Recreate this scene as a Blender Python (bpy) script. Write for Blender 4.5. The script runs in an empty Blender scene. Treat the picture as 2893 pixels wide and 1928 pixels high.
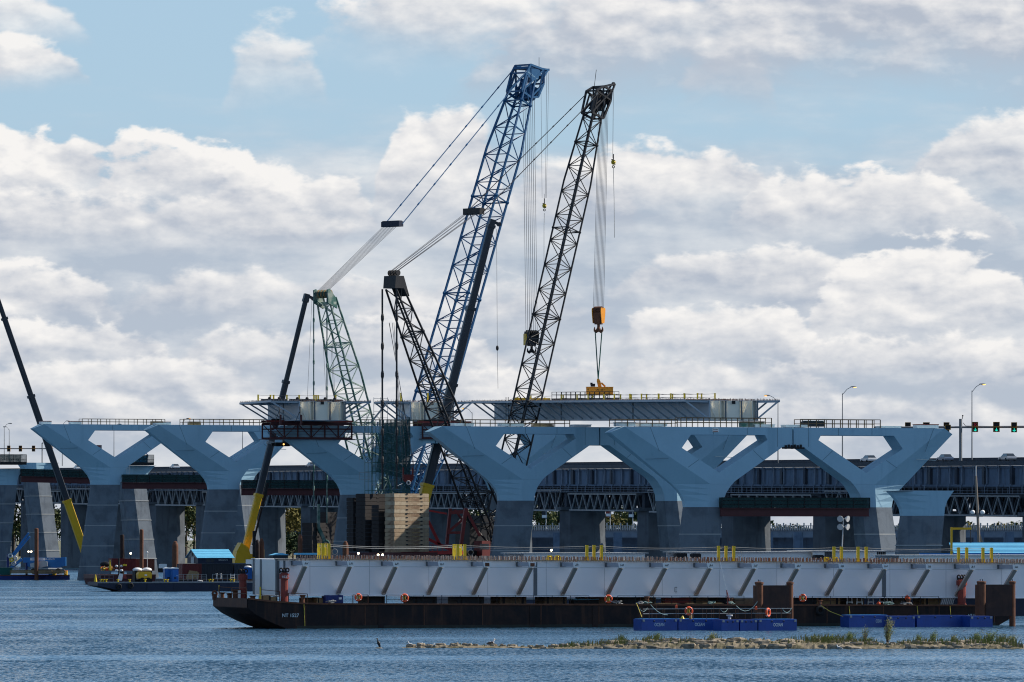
import bpy, math, random
from mathutils import Vector, Matrix
from mathutils.geometry import tessellate_polygon
R = math.radians
random.seed(7)
scene = bpy.context.scene
col = scene.collection

# ------------------------------------------------------------------ survey of the place
# X right, Y away from the camera, Z up from the water, metres.
F = 17750.0          # focal length in photograph pixels
ZC = 8.8             # camera height above the river
HOR = 1519.0         # horizon row
CX = 1446.5
TH = R(18.5)         # bearing of the works: piers and barges lie along T, the bridges run along U
T = Vector((math.cos(TH), math.sin(TH), 0)); U = Vector((-math.sin(TH), math.cos(TH), 0)); Z = Vector((0, 0, 1))
def P(px, py, d): return Vector(((px-CX)/F*d, d, ZC+(HOR-py)/F*d))
def S(d): return F/d             # pixels per metre at a distance

# ------------------------------------------------------------------ camera
cam = bpy.data.cameras.new('camera'); camo = bpy.data.objects.new('camera', cam); col.objects.link(camo)
cam.sensor_width = 36.0; cam.sensor_fit = 'HORIZONTAL'; cam.lens = 36.0*F/2893.0
camo.location = (0, 0, ZC); camo.rotation_euler = (R(90), 0, 0)
cam.shift_y = (HOR-964.0)/2893.0
cam.clip_start = 1.0; cam.clip_end = 30000.0
scene.camera = camo

# ------------------------------------------------------------------ light
SUN_H = Vector((0.9461, 0.3239, 0)).normalized(); SUN_EL = R(38.5)
SUN = Vector((SUN_H.x*math.cos(SUN_EL), SUN_H.y*math.cos(SUN_EL), math.sin(SUN_EL)))
sl = bpy.data.lights.new('sun', 'SUN'); so = bpy.data.objects.new('sun', sl); col.objects.link(so)
sl.energy = 5.0; sl.angle = R(0.5); sl.color = (1.0, 0.93, 0.82)
so.rotation_euler = SUN.to_track_quat('Z', 'Y').to_euler(); so.location = (300, 300, 300)

scene.view_settings.view_transform = 'Standard'; scene.view_settings.look = 'None'
scene.view_settings.exposure = 0.35; scene.view_settings.gamma = 1.0
scene.view_settings.use_curve_mapping = False
scene.cycles.max_bounces = 6; scene.cycles.diffuse_bounces = 3; scene.cycles.glossy_bounces = 3
scene.cycles.transparent_max_bounces = 12; scene.cycles.volume_bounces = 0
scene.cycles.use_denoising = True
scene.cycles.filter_width = 1.1
scene.cycles.caustics_reflective = False; scene.cycles.caustics_refractive = False

# ------------------------------------------------------------------ node arithmetic
class NX:
    def __init__(s, nt, sock): s.nt, s.k = nt, sock
    def _m(s, op, *a):
        n = s.nt.nodes.new('ShaderNodeMath'); n.operation = op
        for i, v in enumerate((s,)+a):
            if isinstance(v, NX): s.nt.links.new(v.k, n.inputs[i])
            else: n.inputs[i].default_value = v
        return NX(s.nt, n.outputs[0])
    def __add__(s, o): return s._m('ADD', o)
    __radd__ = __add__
    def __sub__(s, o): return s._m('SUBTRACT', o)
    def __rsub__(s, o): return (s*-1.0)+o
    def __mul__(s, o): return s._m('MULTIPLY', o)
    __rmul__ = __mul__
    def __truediv__(s, o): return s._m('DIVIDE', o)
    def madd(s, a, b): return s._m('MULTIPLY_ADD', a, b)
    def clamp(s): return s._m('MAXIMUM', 0.0)._m('MINIMUM', 1.0)
    def max(s, o): return s._m('MAXIMUM', o)
    def min(s, o): return s._m('MINIMUM', o)
    def sqrt(s): return s._m('SQRT')
    def abs(s): return s._m('ABSOLUTE')
    def step(s, a, b):
        n = s.nt.nodes.new('ShaderNodeMapRange'); n.interpolation_type = 'SMOOTHSTEP'
        s.nt.links.new(s.k, n.inputs[0]); n.inputs[1].default_value = a; n.inputs[2].default_value = b
        return NX(s.nt, n.outputs[0])
def vec(nt, x, y, z=0.0):
    n = nt.nodes.new('ShaderNodeCombineXYZ')
    for i, v in enumerate((x, y, z)):
        if isinstance(v, NX): nt.links.new(v.k, n.inputs[i])
        else: n.inputs[i].default_value = v
    return NX(nt, n.outputs[0])
def noise(nt, v, scale, detail=4, rough=0.55, typ='FBM', dist=0.0, out=0, dim='3D'):
    n = nt.nodes.new('ShaderNodeTexNoise'); n.noise_dimensions = dim
    if hasattr(n, 'noise_type'): n.noise_type = typ
    nt.links.new(v.k, n.inputs['Vector']); n.inputs['Scale'].default_value = scale
    n.inputs['Detail'].default_value = detail; n.inputs['Roughness'].default_value = rough
    n.inputs['Distortion'].default_value = dist
    return NX(nt, n.outputs[out])
def cmix(nt, f, a, b, mode='MIX'):
    n = nt.nodes.new('ShaderNodeMix'); n.data_type = 'RGBA'; n.blend_type = mode
    for i, v in ((0, f), (6, a), (7, b)):
        if isinstance(v, NX): nt.links.new(v.k, n.inputs[i])
        elif i == 0: n.inputs[0].default_value = v
        else: n.inputs[i].default_value = (*v[:3], 1)
    return NX(nt, n.outputs[2])

# ------------------------------------------------------------------ sky: Nishita air with cumulus banks laid out by bearing and elevation
world = bpy.data.worlds.new('World'); scene.world = world; world.use_nodes = True
wt = world.node_tree; wt.nodes.clear()
wo = wt.nodes.new('ShaderNodeOutputWorld'); wb = wt.nodes.new('ShaderNodeBackground')
sky = wt.nodes.new('ShaderNodeTexSky'); sky.sky_type = 'NISHITA'; sky.sun_disc = False
sky.sun_elevation = SUN_EL; sky.sun_rotation = math.atan2(SUN_H.x, SUN_H.y)
sky.altitude = 0; sky.air_density = 1.0; sky.dust_density = 0.3; sky.ozone_density = 2.4
tc = wt.nodes.new('ShaderNodeTexCoord'); sp = wt.nodes.new('ShaderNodeSeparateXYZ')
wt.links.new(tc.outputs['Generated'], sp.inputs[0])
dx, dy, dz = (NX(wt, sp.outputs[i]) for i in range(3))
az = dx._m('ARCTAN2', dy); el = dz._m('ARCSINE')
A_ = az*(F/1000.0); E_ = el*(F/1000.0)          # about a thousand photograph pixels each
Am = ((A_+1.45)._m('PINGPONG', 2.9))-1.45       # the banks recur all round the horizon
pv = vec(wt, A_, E_*1.9); pw = vec(wt, A_, E_*2.1)
f1 = noise(wt, pv, 2.9, 9, 0.57, dim='2D')
f1s = noise(wt, vec(wt, A_+0.035, E_*1.9+0.07), 2.9, 6, 0.54, dim='2D')
bil = (noise(wt, pv, 6.0, 4, 0.5, dim='2D')-0.5).abs()    # rounded billows
bils = (noise(wt, vec(wt, A_+0.02, E_*1.9+0.05), 6.0, 3, 0.45, dim='2D')-0.5).abs()
big = noise(wt, pw, 1.5, 2, 0.5, dim='2D')
lumn = (f1-f1s)*2.0+(bils-bil)*1.0+(big-0.5)*0.5
disp = (f1-0.5)*2.1+(0.12-bil)*1.3
basen = (f1-0.5)*0.55+(big-0.5)*0.6
BG = 0.105                                        # background strength
deep = cmix(wt, E_.step(13.0, 2.5)*0.85, NX(wt, sky.outputs[0]), (0.30/BG, 0.54/BG, 0.86/BG))
airc = cmix(wt, E_.step(3.6, 0.9)*0.95, deep, (0.43/BG, 0.60/BG, 0.73/BG))
def cc(c): return tuple(v/BG for v in c)
WHITE = cc((0.93, 0.91, 0.89)); GREY = cc((0.46, 0.51, 0.60)); VEIL = cc((0.60, 0.645, 0.705))
cur = cmix(wt, E_.step(1.0, 0.0)*0.8, airc, VEIL)   # thin pale veil towards the horizon
# flat broken layers filling the lower sky
lay = noise(wt, vec(wt, A_*0.7, E_*3.0+2.3), 1.9, 6, 0.56, dim='2D')
la = ((E_*-1.0)+lay*0.5).step(-0.98, -0.66)*0.80
cur = cmix(wt, la, cur, cmix(wt, (lay-0.5)*2.0+0.28+lumn*0.5, GREY, WHITE))
def V2(y): return (1519-y*1.2295)/1000.0
def U2(x): return (x*1.2295-1446.5)/1000.0
# x0, x1, top, base (rows and columns of a 2353 px wide view), ragged, opacity, brightness, softness
BANKS = [
 (-200, 225, -60, 100, 0.7, 0.85, 0.8, 0.35), (-150, 215, 92, 195, 0.6, 0.95, 0.84, 0.22),
 (1540, 1790, 120, 245, 0.9, 0.55, 0.7, 0.5), (520, 750, 40, 210, 1.0, 0.8, 0.84, 0.55),
 (1000, 2900, -150, 212, 0.6, 0.97, 0.4, 0.3), (650, 1850, -140, 112, 0.9, 0.94, 0.84, 0.4), (1650, 2700, -200, 90, 0.9, 0.8, 0.74, 0.5),
 (2040, 2700, 280, 450, 0.697, 0.95, 0.65, 0.28), (850, 1165, 222, 500, 0.5084, 1, 0.73, 0.16),
 (-420, 330, 270, 510, 0.656, 1, 0.75, 0.16), (180, 640, 315, 500, 0.656, 1, 0.75, 0.17), (420, 880, 378, 540, 0.656, 0.98, 0.71, 0.2), (1130, 1480, 380, 540, 0.656, 0.9, 0.61, 0.31),
 (1310, 1800, 318, 510, 0.5, 1, 0.77, 0.16), (1640, 2330, 388, 545, 0.656, 1, 0.71, 0.19), (-300, 900, 440, 585, 0.656, 0.95, 0.59, 0.26),
 (1380, 2020, 578, 700, 0.656, 0.95, 0.61, 0.24), (1850, 2420, 582, 775, 0.656, 1, 0.79, 0.16), (-300, 300, 610, 750, 0.656, 0.97, 0.73, 0.2), (250, 960, 615, 720, 0.656, 0.9, 0.57, 0.31), (800, 1400, 640, 760, 0.656, 0.9, 0.55, 0.36),
 (1360, 1900, 690, 840, 0.656, 1, 0.75, 0.18), (-250, 400, 718, 845, 0.656, 0.97, 0.71, 0.21), (380, 1200, 745, 860, 0.656, 0.9, 0.59, 0.28), (1750, 2700, 765, 880, 0.656, 0.95, 0.63, 0.26),
 (-300, 700, 822, 930, 0.574, 0.9, 0.65, 0.28), (1050, 2000, 815, 930, 0.574, 0.92, 0.65, 0.26), (600, 1500, 850, 960, 0.574, 0.9, 0.61, 0.36), (-300, 2800, 885, 1010, 0.492, 0.85, 0.57, 0.46),
]
for (x0, x1, yt, yb, rag, op, br, soft) in BANKS:
    uc = (U2(x0)+U2(x1))/2; w = (U2(x1)-U2(x0))/2; vb = V2(yb); H = V2(yt)-V2(yb)
    s_ = Am.madd(1/w, -uc/w); h_ = E_.madd(1/H, -vb/H)
    k = rag*min(1.0, 0.16/H+0.30)
    q_ = s_*s_; dens = disp.madd(k, (q_*q_).madd(-1.0, 1.0)-h_)
    a = dens.step(0.0, soft)*((h_+basen).step(-0.30, 0.50)*op)
    cur = cmix(wt, a, cur, cmix(wt, h_.madd(0.72, br-0.50)+lumn, GREY, WHITE))
# overhead: the same broken cumulus, seen from below
g3 = noise(wt, NX(wt, tc.outputs['Generated']), 5.0, 5, 0.55)
ga = g3.step(0.60, 0.78)*E_.step(1.75, 3.0)*0.75
cur = cmix(wt, ga, cur, cmix(wt, g3.step(0.78, 0.55), GREY, WHITE))
wt.links.new(cur.k, wb.inputs[0]); wb.inputs[1].default_value = BG*0.785       # the exposure above gives the rest
wt.links.new(wb.outputs[0], wo.inputs[0])
world.cycles.sampling_method = 'MANUAL'; world.cycles.sample_map_resolution = 1024
# ------------------------------------------------------------------ mesh tools
class MB:
    """collects geometry in world coordinates; build() links it as ONE mesh object"""
    def __init__(s): s.v, s.f, s.m = [], [], []
    def poly(s, pts, mi=0):
        b = len(s.v); s.v += [Vector(p) for p in pts]; s.f.append(tuple(range(b, b+len(pts)))); s.m.append(mi); return s
    def mesh(s, pts, faces, mi=0):
        b = len(s.v); s.v += [Vector(p) for p in pts]
        for f in faces: s.f.append(tuple(b+i for i in f)); s.m.append(mi)
        return s
    def ob(s, c, a, b, d, mi=0):
        """box about centre c with half axes a, b, d"""
        c = Vector(c); a = Vector(a); b = Vector(b); d = Vector(d)
        if a.cross(b).dot(d) < 0: d = -d
        p = [c-a-b-d, c+a-b-d, c+a+b-d, c-a+b-d, c-a-b+d, c+a-b+d, c+a+b+d, c-a+b+d]
        return s.mesh(p, [(0,3,2,1), (4,5,6,7), (0,1,5,4), (1,2,6,5), (2,3,7,6), (3,0,4,7)], mi)
    def box(s, c, sx, sy, sz, ax=None, ay=None, mi=0):
        """box centred at c, sides along the works frame (T, U, Z) unless given"""
        ax = T if ax is None else ax; ay = U if ay is None else ay
        return s.ob(c, ax*sx/2, ay*sy/2, Z*sz/2, mi)
    def bar(s, p, q, w, h=None, up=None, mi=0):
        p = Vector(p); q = Vector(q); h = w if h is None else h
        d = q-p; L = d.length
        if L < 1e-6: return s
        d /= L; up = Vector(up) if up is not None else (Z if abs(d.z) < 0.95 else T)
        a = d.cross(up).normalized(); b = a.cross(d)
        return s.ob((p+q)/2, a*w/2, b*h/2, d*L/2, mi)
    def tube(s, p, q, r, n=6, r2=None, cap=True, mi=0):
        p = Vector(p); q = Vector(q); r2 = r if r2 is None else r2
        d = (q-p)
        if d.length < 1e-6: return s
        d.normalize(); up = Z if abs(d.z) < 0.95 else T
        a = d.cross(up).normalized(); b = d.cross(a)
        o = [(a*math.cos(2*math.pi*i/n)+b*math.sin(2*math.pi*i/n)) for i in range(n)]
        pts = [p+v*r for v in o]+[q+v*r2 for v in o]
        fs = [(i, (i+1) % n, n+(i+1) % n, n+i) for i in range(n)]
        if cap: fs += [tuple(range(n-1, -1, -1)), tuple(range(n, 2*n))]
        return s.mesh(pts, fs, mi)
    def path(s, pts, r, n=5, mi=0):
        for a, b in zip(pts[:-1], pts[1:]): s.tube(a, b, r, n, mi=mi)
        return s
    def lathe(s, c, prof, n=12, axis=None, mi=0):
        """prof: (radius, height) pairs about an axis through c"""
        c = Vector(c); d = Z if axis is None else Vector(axis).normalized()
        up = T if abs(d.z) > 0.9 else Z
        a = d.cross(up).normalized(); b = d.cross(a); pts = []; fs = []
        for (r, h) in prof:
            for i in range(n):
                t = 2*math.pi*i/n; pts.append(c+d*h+(a*math.cos(t)+b*math.sin(t))*r)
        for k in range(len(prof)-1):
            for i in range(n):
                j = (i+1) % n; fs.append((k*n+i, k*n+j, (k+1)*n+j, (k+1)*n+i))
        fs.append(tuple(range(n-1, -1, -1))); m = (len(prof)-1)*n; fs.append(tuple(range(m, m+n)))
        return s.mesh(pts, fs, mi)
    def torus(s, c, axis, R_, r, n=16, m=6, mi=0):
        c = Vector(c); d = Vector(axis).normalized(); up = Z if abs(d.z) < 0.9 else T
        a = d.cross(up).normalized(); b = d.cross(a); pts = []; fs = []
        for i in range(n):
            t = 2*math.pi*i/n; e = a*math.cos(t)+b*math.sin(t)
            for j in range(m):
                g = 2*math.pi*j/m; pts.append(c+e*(R_+r*math.cos(g))+d*r*math.sin(g))
        for i in range(n):
            for j in range(m):
                fs.append((i*m+j, ((i+1) % n)*m+j, ((i+1) % n)*m+(j+1) % m, i*m+(j+1) % m))
        return s.mesh(pts, fs, mi)
    def prism(s, pts, off, mi=0):
        """flat outline pts pushed along the vector off"""
        pts = [Vector(p) for p in pts]; n = len(pts); off = Vector(off)
        nm = sum(((pts[i]-pts[0]).cross(pts[(i+1) % n]-pts[0]) for i in range(1, n)), Vector())
        if nm.dot(off) > 0: pts = pts[::-1]
        tri = tessellate_polygon([pts])
        q = [p+off for p in pts]; fs = []
        for t in tri:
            a, b, c = t
            nn = (pts[b]-pts[a]).cross(pts[c]-pts[a])
            if nn.dot(off) > 0: a, c = c, a
            fs.append((a, b, c)); fs.append((n+c, n+b, n+a))
        fs += [(i, n+i, n+(i+1) % n, (i+1) % n) for i in range(n)]
        return s.mesh(pts+q, [f[::-1] if len(f) == 4 else f for f in fs] if False else fs, mi)
    def ball(s, c, rx, ry=None, rz=None, n=10, m=6, mi=0, ax=None, ay=None, az=None):
        ry = rx if ry is None else ry; rz = rx if rz is None else rz; c = Vector(c)
        ax = T if ax is None else Vector(ax); ay = U if ay is None else Vector(ay); az = Z if az is None else Vector(az)
        pts = [c-az*rz]; fs = []
        for k in range(1, m):
            ph = math.pi*k/m
            for i in range(n):
                t = 2*math.pi*i/n
                pts.append(c+ax*rx*math.sin(ph)*math.cos(t)+ay*ry*math.sin(ph)*math.sin(t)-az*rz*math.cos(ph))
        pts.append(c+az*rz); L = len(pts)-1
        for i in range(n):
            fs.append((0, 1+(i+1) % n, 1+i)); fs.append((L, L-n+i, L-n+(i+1) % n))
        for k in range(m-2):
            for i in range(n): a = 1+k*n; fs.append((a+i, a+(i+1) % n, a+n+(i+1) % n, a+n+i))
        return s.mesh(pts, fs, mi)
    def build(s, name, mt, parent=None, smooth=False, **tags):
        org = root_loc(parent)
        me = bpy.data.meshes.new(name)
        me.from_pydata([v-org for v in s.v], [], s.f)
        ms = mt if isinstance(mt, (list, tuple)) else [mt]
        for m_ in ms: me.materials.append(m_)
        if len(ms) > 1: me.polygons.foreach_set('material_index', s.m)
        if smooth:
            me.polygons.foreach_set('use_smooth', [True]*len(me.polygons))
        me.update()
        o = bpy.data.objects.new(name, me); col.objects.link(o)
        if parent is not None: o.parent = parent
        tag(o, **tags)
        return o
def root_loc(p):
    v = Vector((0, 0, 0))
    while p is not None: v += p.location; p = p.parent
    return v
def tag(o, label=None, cat=None, group=None, kind=None):
    if label: o['label'] = label
    if cat: o['category'] = cat
    if group: o['group'] = group
    if kind: o['kind'] = kind
    return o
def thing(name, label, cat, loc, group=None):
    o = bpy.data.objects.new(name, None); col.objects.link(o); o.location = loc
    o.empty_display_size = 1.0
    return tag(o, label, cat, group)
def kids(o):
    return [c for c in o.children]
def dup(o, loc, rz=None, label=None, group=None, parent=None):
    """copy of a thing with copies of its parts and sub-parts"""
    c = o.copy(); col.objects.link(c); c.parent = parent
    if parent is None:
        c.location = loc
        if rz is not None: c.rotation_euler = (0, 0, rz)
        if label: c['label'] = label
        if group: c['group'] = group
    for ch in kids(o): dup(ch, None, parent=c)
    return c
def solid(mb, name, mt, label, cat, group=None, **k):
    """a thing that is one mesh; its origin goes to its base"""
    xs = [v.x for v in mb.v]; ys = [v.y for v in mb.v]; zs = [v.z for v in mb.v]
    loc = Vector(((min(xs)+max(xs))/2, (min(ys)+max(ys))/2, min(zs)))
    o = MB(); o.v = [v-loc for v in mb.v]; o.f = mb.f; o.m = mb.m
    ob = o.build(name, mt, **k); ob.location = loc
    return tag(ob, label, cat, group)

# ------------------------------------------------------------------ procedural materials
MATS = {}
def mat(name, c, rough=0.6, metal=0.0, var=0.18, scale=0.6, c2=None, streak=0.0, sc=None, bump=0.0, bscale=8.0, emit=None, spec=0.35, amt=0.6, grain=0.08):
    """a base colour with blotches towards c2, fine grain, vertical streaks towards sc, optional relief"""
    if name in MATS: return MATS[name]
    m = bpy.data.materials.new(name); m.use_nodes = True; nt = m.node_tree
    b = nt.nodes['Principled BSDF']; b.inputs['Roughness'].default_value = rough; b.inputs['Metallic'].default_value = metal
    b.inputs['Specular IOR Level'].default_value = spec
    if emit is not None:
        b.inputs['Emission Color'].default_value = (*emit[:3], 1); b.inputs['Emission Strength'].default_value = emit[3]
    t = nt.nodes.new('ShaderNodeTexCoord'); pos = NX(nt, t.outputs['Object'])
    c2 = c2 or tuple(v*(1-var) for v in c)
    n1 = noise(nt, pos, scale, 4, 0.6)
    cl = cmix(nt, n1.step(0.42, 0.68)*amt, c, c2)
    if streak > 0:
        sx = nt.nodes.new('ShaderNodeSeparateXYZ'); nt.links.new(pos.k, sx.inputs[0])
        v = vec(nt, NX(nt, sx.outputs[0]), NX(nt, sx.outputs[1]), NX(nt, sx.outputs[2])*0.08)
        n2 = noise(nt, v, scale*3.2, 3, 0.6)
        cl = cmix(nt, n2.step(0.52, 0.75)*streak, cl, sc or tuple(x*0.45 for x in c))
    g = noise(nt, pos, bscale*2.0, 2, 0.6)
    cl = cmix(nt, grain, cl, cmix(nt, g, (0, 0, 0), (1, 1, 1)), 'OVERLAY')
    nt.links.new(cl.k, b.inputs['Base Color'])
    if bump > 0:
        bn = nt.nodes.new('ShaderNodeBump'); bn.inputs['Strength'].default_value = bump; bn.inputs['Distance'].default_value = 0.05
        nt.links.new(noise(nt, pos, bscale, 4, 0.6).k, bn.inputs['Height']); nt.links.new(bn.outputs[0], b.inputs['Normal'])
    MATS[name] = m
    return m
M_CAP = mat('bridge_paint', (0.31, 0.485, 0.59), 0.55, var=0.12, scale=0.16, streak=0.5, sc=(0.20, 0.345, 0.44), bscale=1.5, grain=0.05, spec=0.3)
M_CONC = mat('leg_concrete', (0.155, 0.178, 0.205), 0.9, var=0.35, scale=0.35, streak=0.45, sc=(0.065, 0.085, 0.115), bump=0.25, bscale=3.0, spec=0.1, amt=0.8)
M_CONC_OLD = mat('old_concrete', (0.14, 0.155, 0.175), 0.92, var=0.4, scale=0.25, streak=0.6, sc=(0.06, 0.06, 0.062), bump=0.3, bscale=2.0, spec=0.1, amt=0.8)
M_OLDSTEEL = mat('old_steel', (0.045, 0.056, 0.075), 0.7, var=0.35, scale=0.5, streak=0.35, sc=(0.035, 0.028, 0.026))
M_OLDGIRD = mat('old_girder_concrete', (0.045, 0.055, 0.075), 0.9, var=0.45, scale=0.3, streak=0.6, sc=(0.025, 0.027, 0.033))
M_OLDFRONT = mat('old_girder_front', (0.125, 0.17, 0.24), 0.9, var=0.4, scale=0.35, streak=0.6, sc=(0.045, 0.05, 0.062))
M_OLDPOST = mat('old_stiffener', (0.17, 0.21, 0.27), 0.6, var=0.3, scale=0.6)
M_TRUSS = mat('galvanised_truss', (0.26, 0.28, 0.30), 0.55, 0.2, var=0.2, scale=0.7)
M_ASPH = mat('asphalt', (0.05, 0.05, 0.052), 0.9)
M_GIRD = mat('girder_grey', (0.78, 0.80, 0.83), 0.30, var=0.08, scale=0.3, bscale=2.0, grain=0.04, spec=0.5)
M_GIRD2 = mat('girder_blue_grey', (0.33, 0.39, 0.45), 0.4, var=0.12, scale=0.3, bscale=2.0, grain=0.05)
M_PLATE = mat('splice_plate', (0.12, 0.14, 0.16), 0.6, var=0.2)
M_CREAM = mat('cream_primer', (0.86, 0.81, 0.68), 0.6, var=0.08, scale=0.6)
M_BROWNSTRUT = mat('strut_grey', (0.44, 0.375, 0.325), 0.5, var=0.15, scale=1.0)
M_WHITE = mat('white_paint', (0.78, 0.78, 0.77), 0.5, var=0.06)
M_RUST = mat('rust_brown', (0.15, 0.062, 0.035), 0.85, var=0.45, scale=1.2, streak=0.3, sc=(0.05, 0.025, 0.018), bump=0.2)
M_DRUST = mat('dark_rust_hull', (0.014, 0.010, 0.011), 0.7, c2=(0.05, 0.024, 0.017), scale=0.4, streak=0.6, sc=(0.085, 0.038, 0.022), bump=0.25, bscale=2.5, amt=0.75, spec=0.25)
M_REDSPUD = mat('red_oxide', (0.24, 0.042, 0.03), 0.6, var=0.35, scale=1.0, streak=0.25)
M_MAROON = mat('maroon_steel', (0.075, 0.018, 0.02), 0.6, var=0.3, scale=0.8)
M_RED = mat('crane_red', (0.42, 0.022, 0.022), 0.5, var=0.25, scale=1.0)
M_FRED = mat('faded_red', (0.22, 0.034, 0.03), 0.6, var=0.3, scale=1.0)
M_YEL = mat('yellow_paint', (0.68, 0.47, 0.015), 0.5, var=0.15, scale=1.0)
M_CYEL = mat('crane_yellow', (0.74, 0.41, 0.012), 0.45, var=0.15, scale=0.8)
M_ORG = mat('orange_paint', (0.72, 0.27, 0.015), 0.5, var=0.15, scale=1.0)
M_BLUEC = mat('crane_blue', (0.004, 0.08, 0.20), 0.42, var=0.2, scale=0.6, spec=0.5)
M_GREENC = mat('crane_green', (0.03, 0.11, 0.09), 0.5, var=0.3, scale=0.5, c2=(0.30, 0.33, 0.28), amt=0.9)  # cream-pale blotches put the sunlight on the mast chords into the colour
M_GREENL = mat('crane_green_lit', (0.34, 0.40, 0.34), 0.5, var=0.25, scale=0.8, c2=(0.06, 0.19, 0.15))  # paler copy of the crane green with the sunlight painted in
M_BLK = mat('crane_black', (0.014, 0.014, 0.017), 0.5, var=0.3, scale=0.8, c2=(0.022, 0.019, 0.018))
M_GREYB = mat('boom_grey', (0.028, 0.033, 0.042), 0.45, var=0.2, scale=0.4)
M_WIRE = mat('wire_rope', (0.10, 0.10, 0.11), 0.5, 0.3)
M_NAVY = mat('navy_hull', (0.010, 0.018, 0.045), 0.55, var=0.35, scale=0.5, streak=0.3, sc=(0.03, 0.025, 0.03))
M_BLUEH = mat('barge_blue', (0.012, 0.03, 0.16), 0.55, var=0.35, scale=0.6, streak=0.35, sc=(0.035, 0.03, 0.05))
M_PONT = mat('pontoon_blue', (0.010, 0.058, 0.30), 0.42, var=0.25, scale=1.2, streak=0.25, sc=(0.008, 0.035, 0.17), bump=0.12, bscale=1.6, spec=0.5)
M_LIFT = mat('lift_blue', (0.02, 0.17, 0.46), 0.45, var=0.2)
M_ROOF = mat('roof_blue', (0.14, 0.47, 0.70), 0.45, var=0.15, scale=0.8)
M_DARK = mat('dark_grey', (0.010, 0.010, 0.012), 0.7, var=0.3)
M_RUB = mat('rubber', (0.013, 0.013, 0.014), 0.85, var=0.3)
M_GREY = mat('mid_grey', (0.22, 0.225, 0.23), 0.6, var=0.2)
M_LGREY = mat('light_grey', (0.5, 0.5, 0.5), 0.6, var=0.15)
M_WOOD = mat('timber', (0.36, 0.235, 0.12), 0.85, var=0.4, scale=2.0, streak=0.2)
M_DWOOD = mat('old_timber', (0.16, 0.105, 0.065), 0.9, var=0.45, scale=1.5, streak=0.3)
M_POLE = mat('pole_timber', (0.25, 0.205, 0.165), 0.9, var=0.25, scale=1.0, streak=0.3)
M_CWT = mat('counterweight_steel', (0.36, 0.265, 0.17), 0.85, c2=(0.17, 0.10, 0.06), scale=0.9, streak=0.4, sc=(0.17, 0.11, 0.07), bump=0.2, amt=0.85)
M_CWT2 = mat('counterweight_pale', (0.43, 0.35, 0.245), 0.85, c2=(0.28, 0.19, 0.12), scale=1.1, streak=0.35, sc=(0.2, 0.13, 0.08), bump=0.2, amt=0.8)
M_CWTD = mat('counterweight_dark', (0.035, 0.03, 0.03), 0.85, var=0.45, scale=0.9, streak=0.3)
M_RAIL = mat('rail_brown', (0.14, 0.085, 0.04), 0.8, var=0.3)
M_GALV = mat('galvanised', (0.33, 0.34, 0.35), 0.45, 0.4, var=0.15)
M_STUD = mat('shear_stud', (0.27, 0.20, 0.17), 0.7, var=0.4, scale=0.15, c2=(0.22, 0.075, 0.03), amt=1.0)
M_GLASS = mat('glass_dark', (0.03, 0.04, 0.05), 0.08, spec=0.8)
M_CONTR = mat('container_red', (0.14, 0.022, 0.02), 0.6, var=0.3)
M_CONTB = mat('container_dark', (0.022, 0.026, 0.035), 0.65, var=0.3)
M_CONTO = mat('container_rust', (0.20, 0.06, 0.035), 0.7, var=0.3)
M_TOIL = mat('toilet_blue', (0.012, 0.105, 0.36), 0.45, var=0.15)
M_BUOY = mat('buoy_orange', (0.80, 0.10, 0.03), 0.5, var=0.1)
M_LINE = mat('rope_yellow', (0.62, 0.47, 0.08), 0.8)
M_ROPE = mat('rope_pale', (0.30, 0.31, 0.31), 0.85)
M_ROPEG = mat('rope_green', (0.20, 0.30, 0.29), 0.85)
M_LAMPON = mat('lamp_lit', (1, 0.8, 0.5), 0.4, emit=(1.0, 0.85, 0.6, 6.0))
M_SODIUM = mat('street_lamp_lit', (1, 0.6, 0.2), 0.4, emit=(1.0, 0.5, 0.12, 2.2))
M_GRNARROW = mat('signal_green', (0.0, 0.5, 0.35), 0.4, emit=(0.02, 0.75, 0.55, .75))
M_REDX = mat('signal_red', (0.25, 0.012, 0.015), 0.4, emit=(0.8, 0.03, 0.04, 0.08))
M_SIGY = mat('signal_housing', (0.42, 0.20, 0.02), 0.55, var=0.2)
M_CORRUG = mat('off_white_deck', (0.72, 0.72, 0.70), 0.5, var=0.08)
def net_mat(name, c, opacity):
    m = bpy.data.materials.new(name); m.use_nodes = True; nt = m.node_tree
    b = nt.nodes['Principled BSDF']; b.inputs['Base Color'].default_value = (*c, 1); b.inputs['Roughness'].default_value = 0.8
    t = nt.nodes.new('ShaderNodeTexCoord'); n = noise(nt, NX(nt, t.outputs['Object']), 0.7, 4, 0.6)
    a = (n-0.5)*0.9+opacity; nt.links.new(a.clamp().k, b.inputs['Alpha'])
    return m
M_NET = net_mat('debris_net_green', (0.006, 0.062, 0.055), 0.45)
M_NETD = net_mat('debris_net_dense', (0.004, 0.034, 0.034), 0.80)

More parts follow.
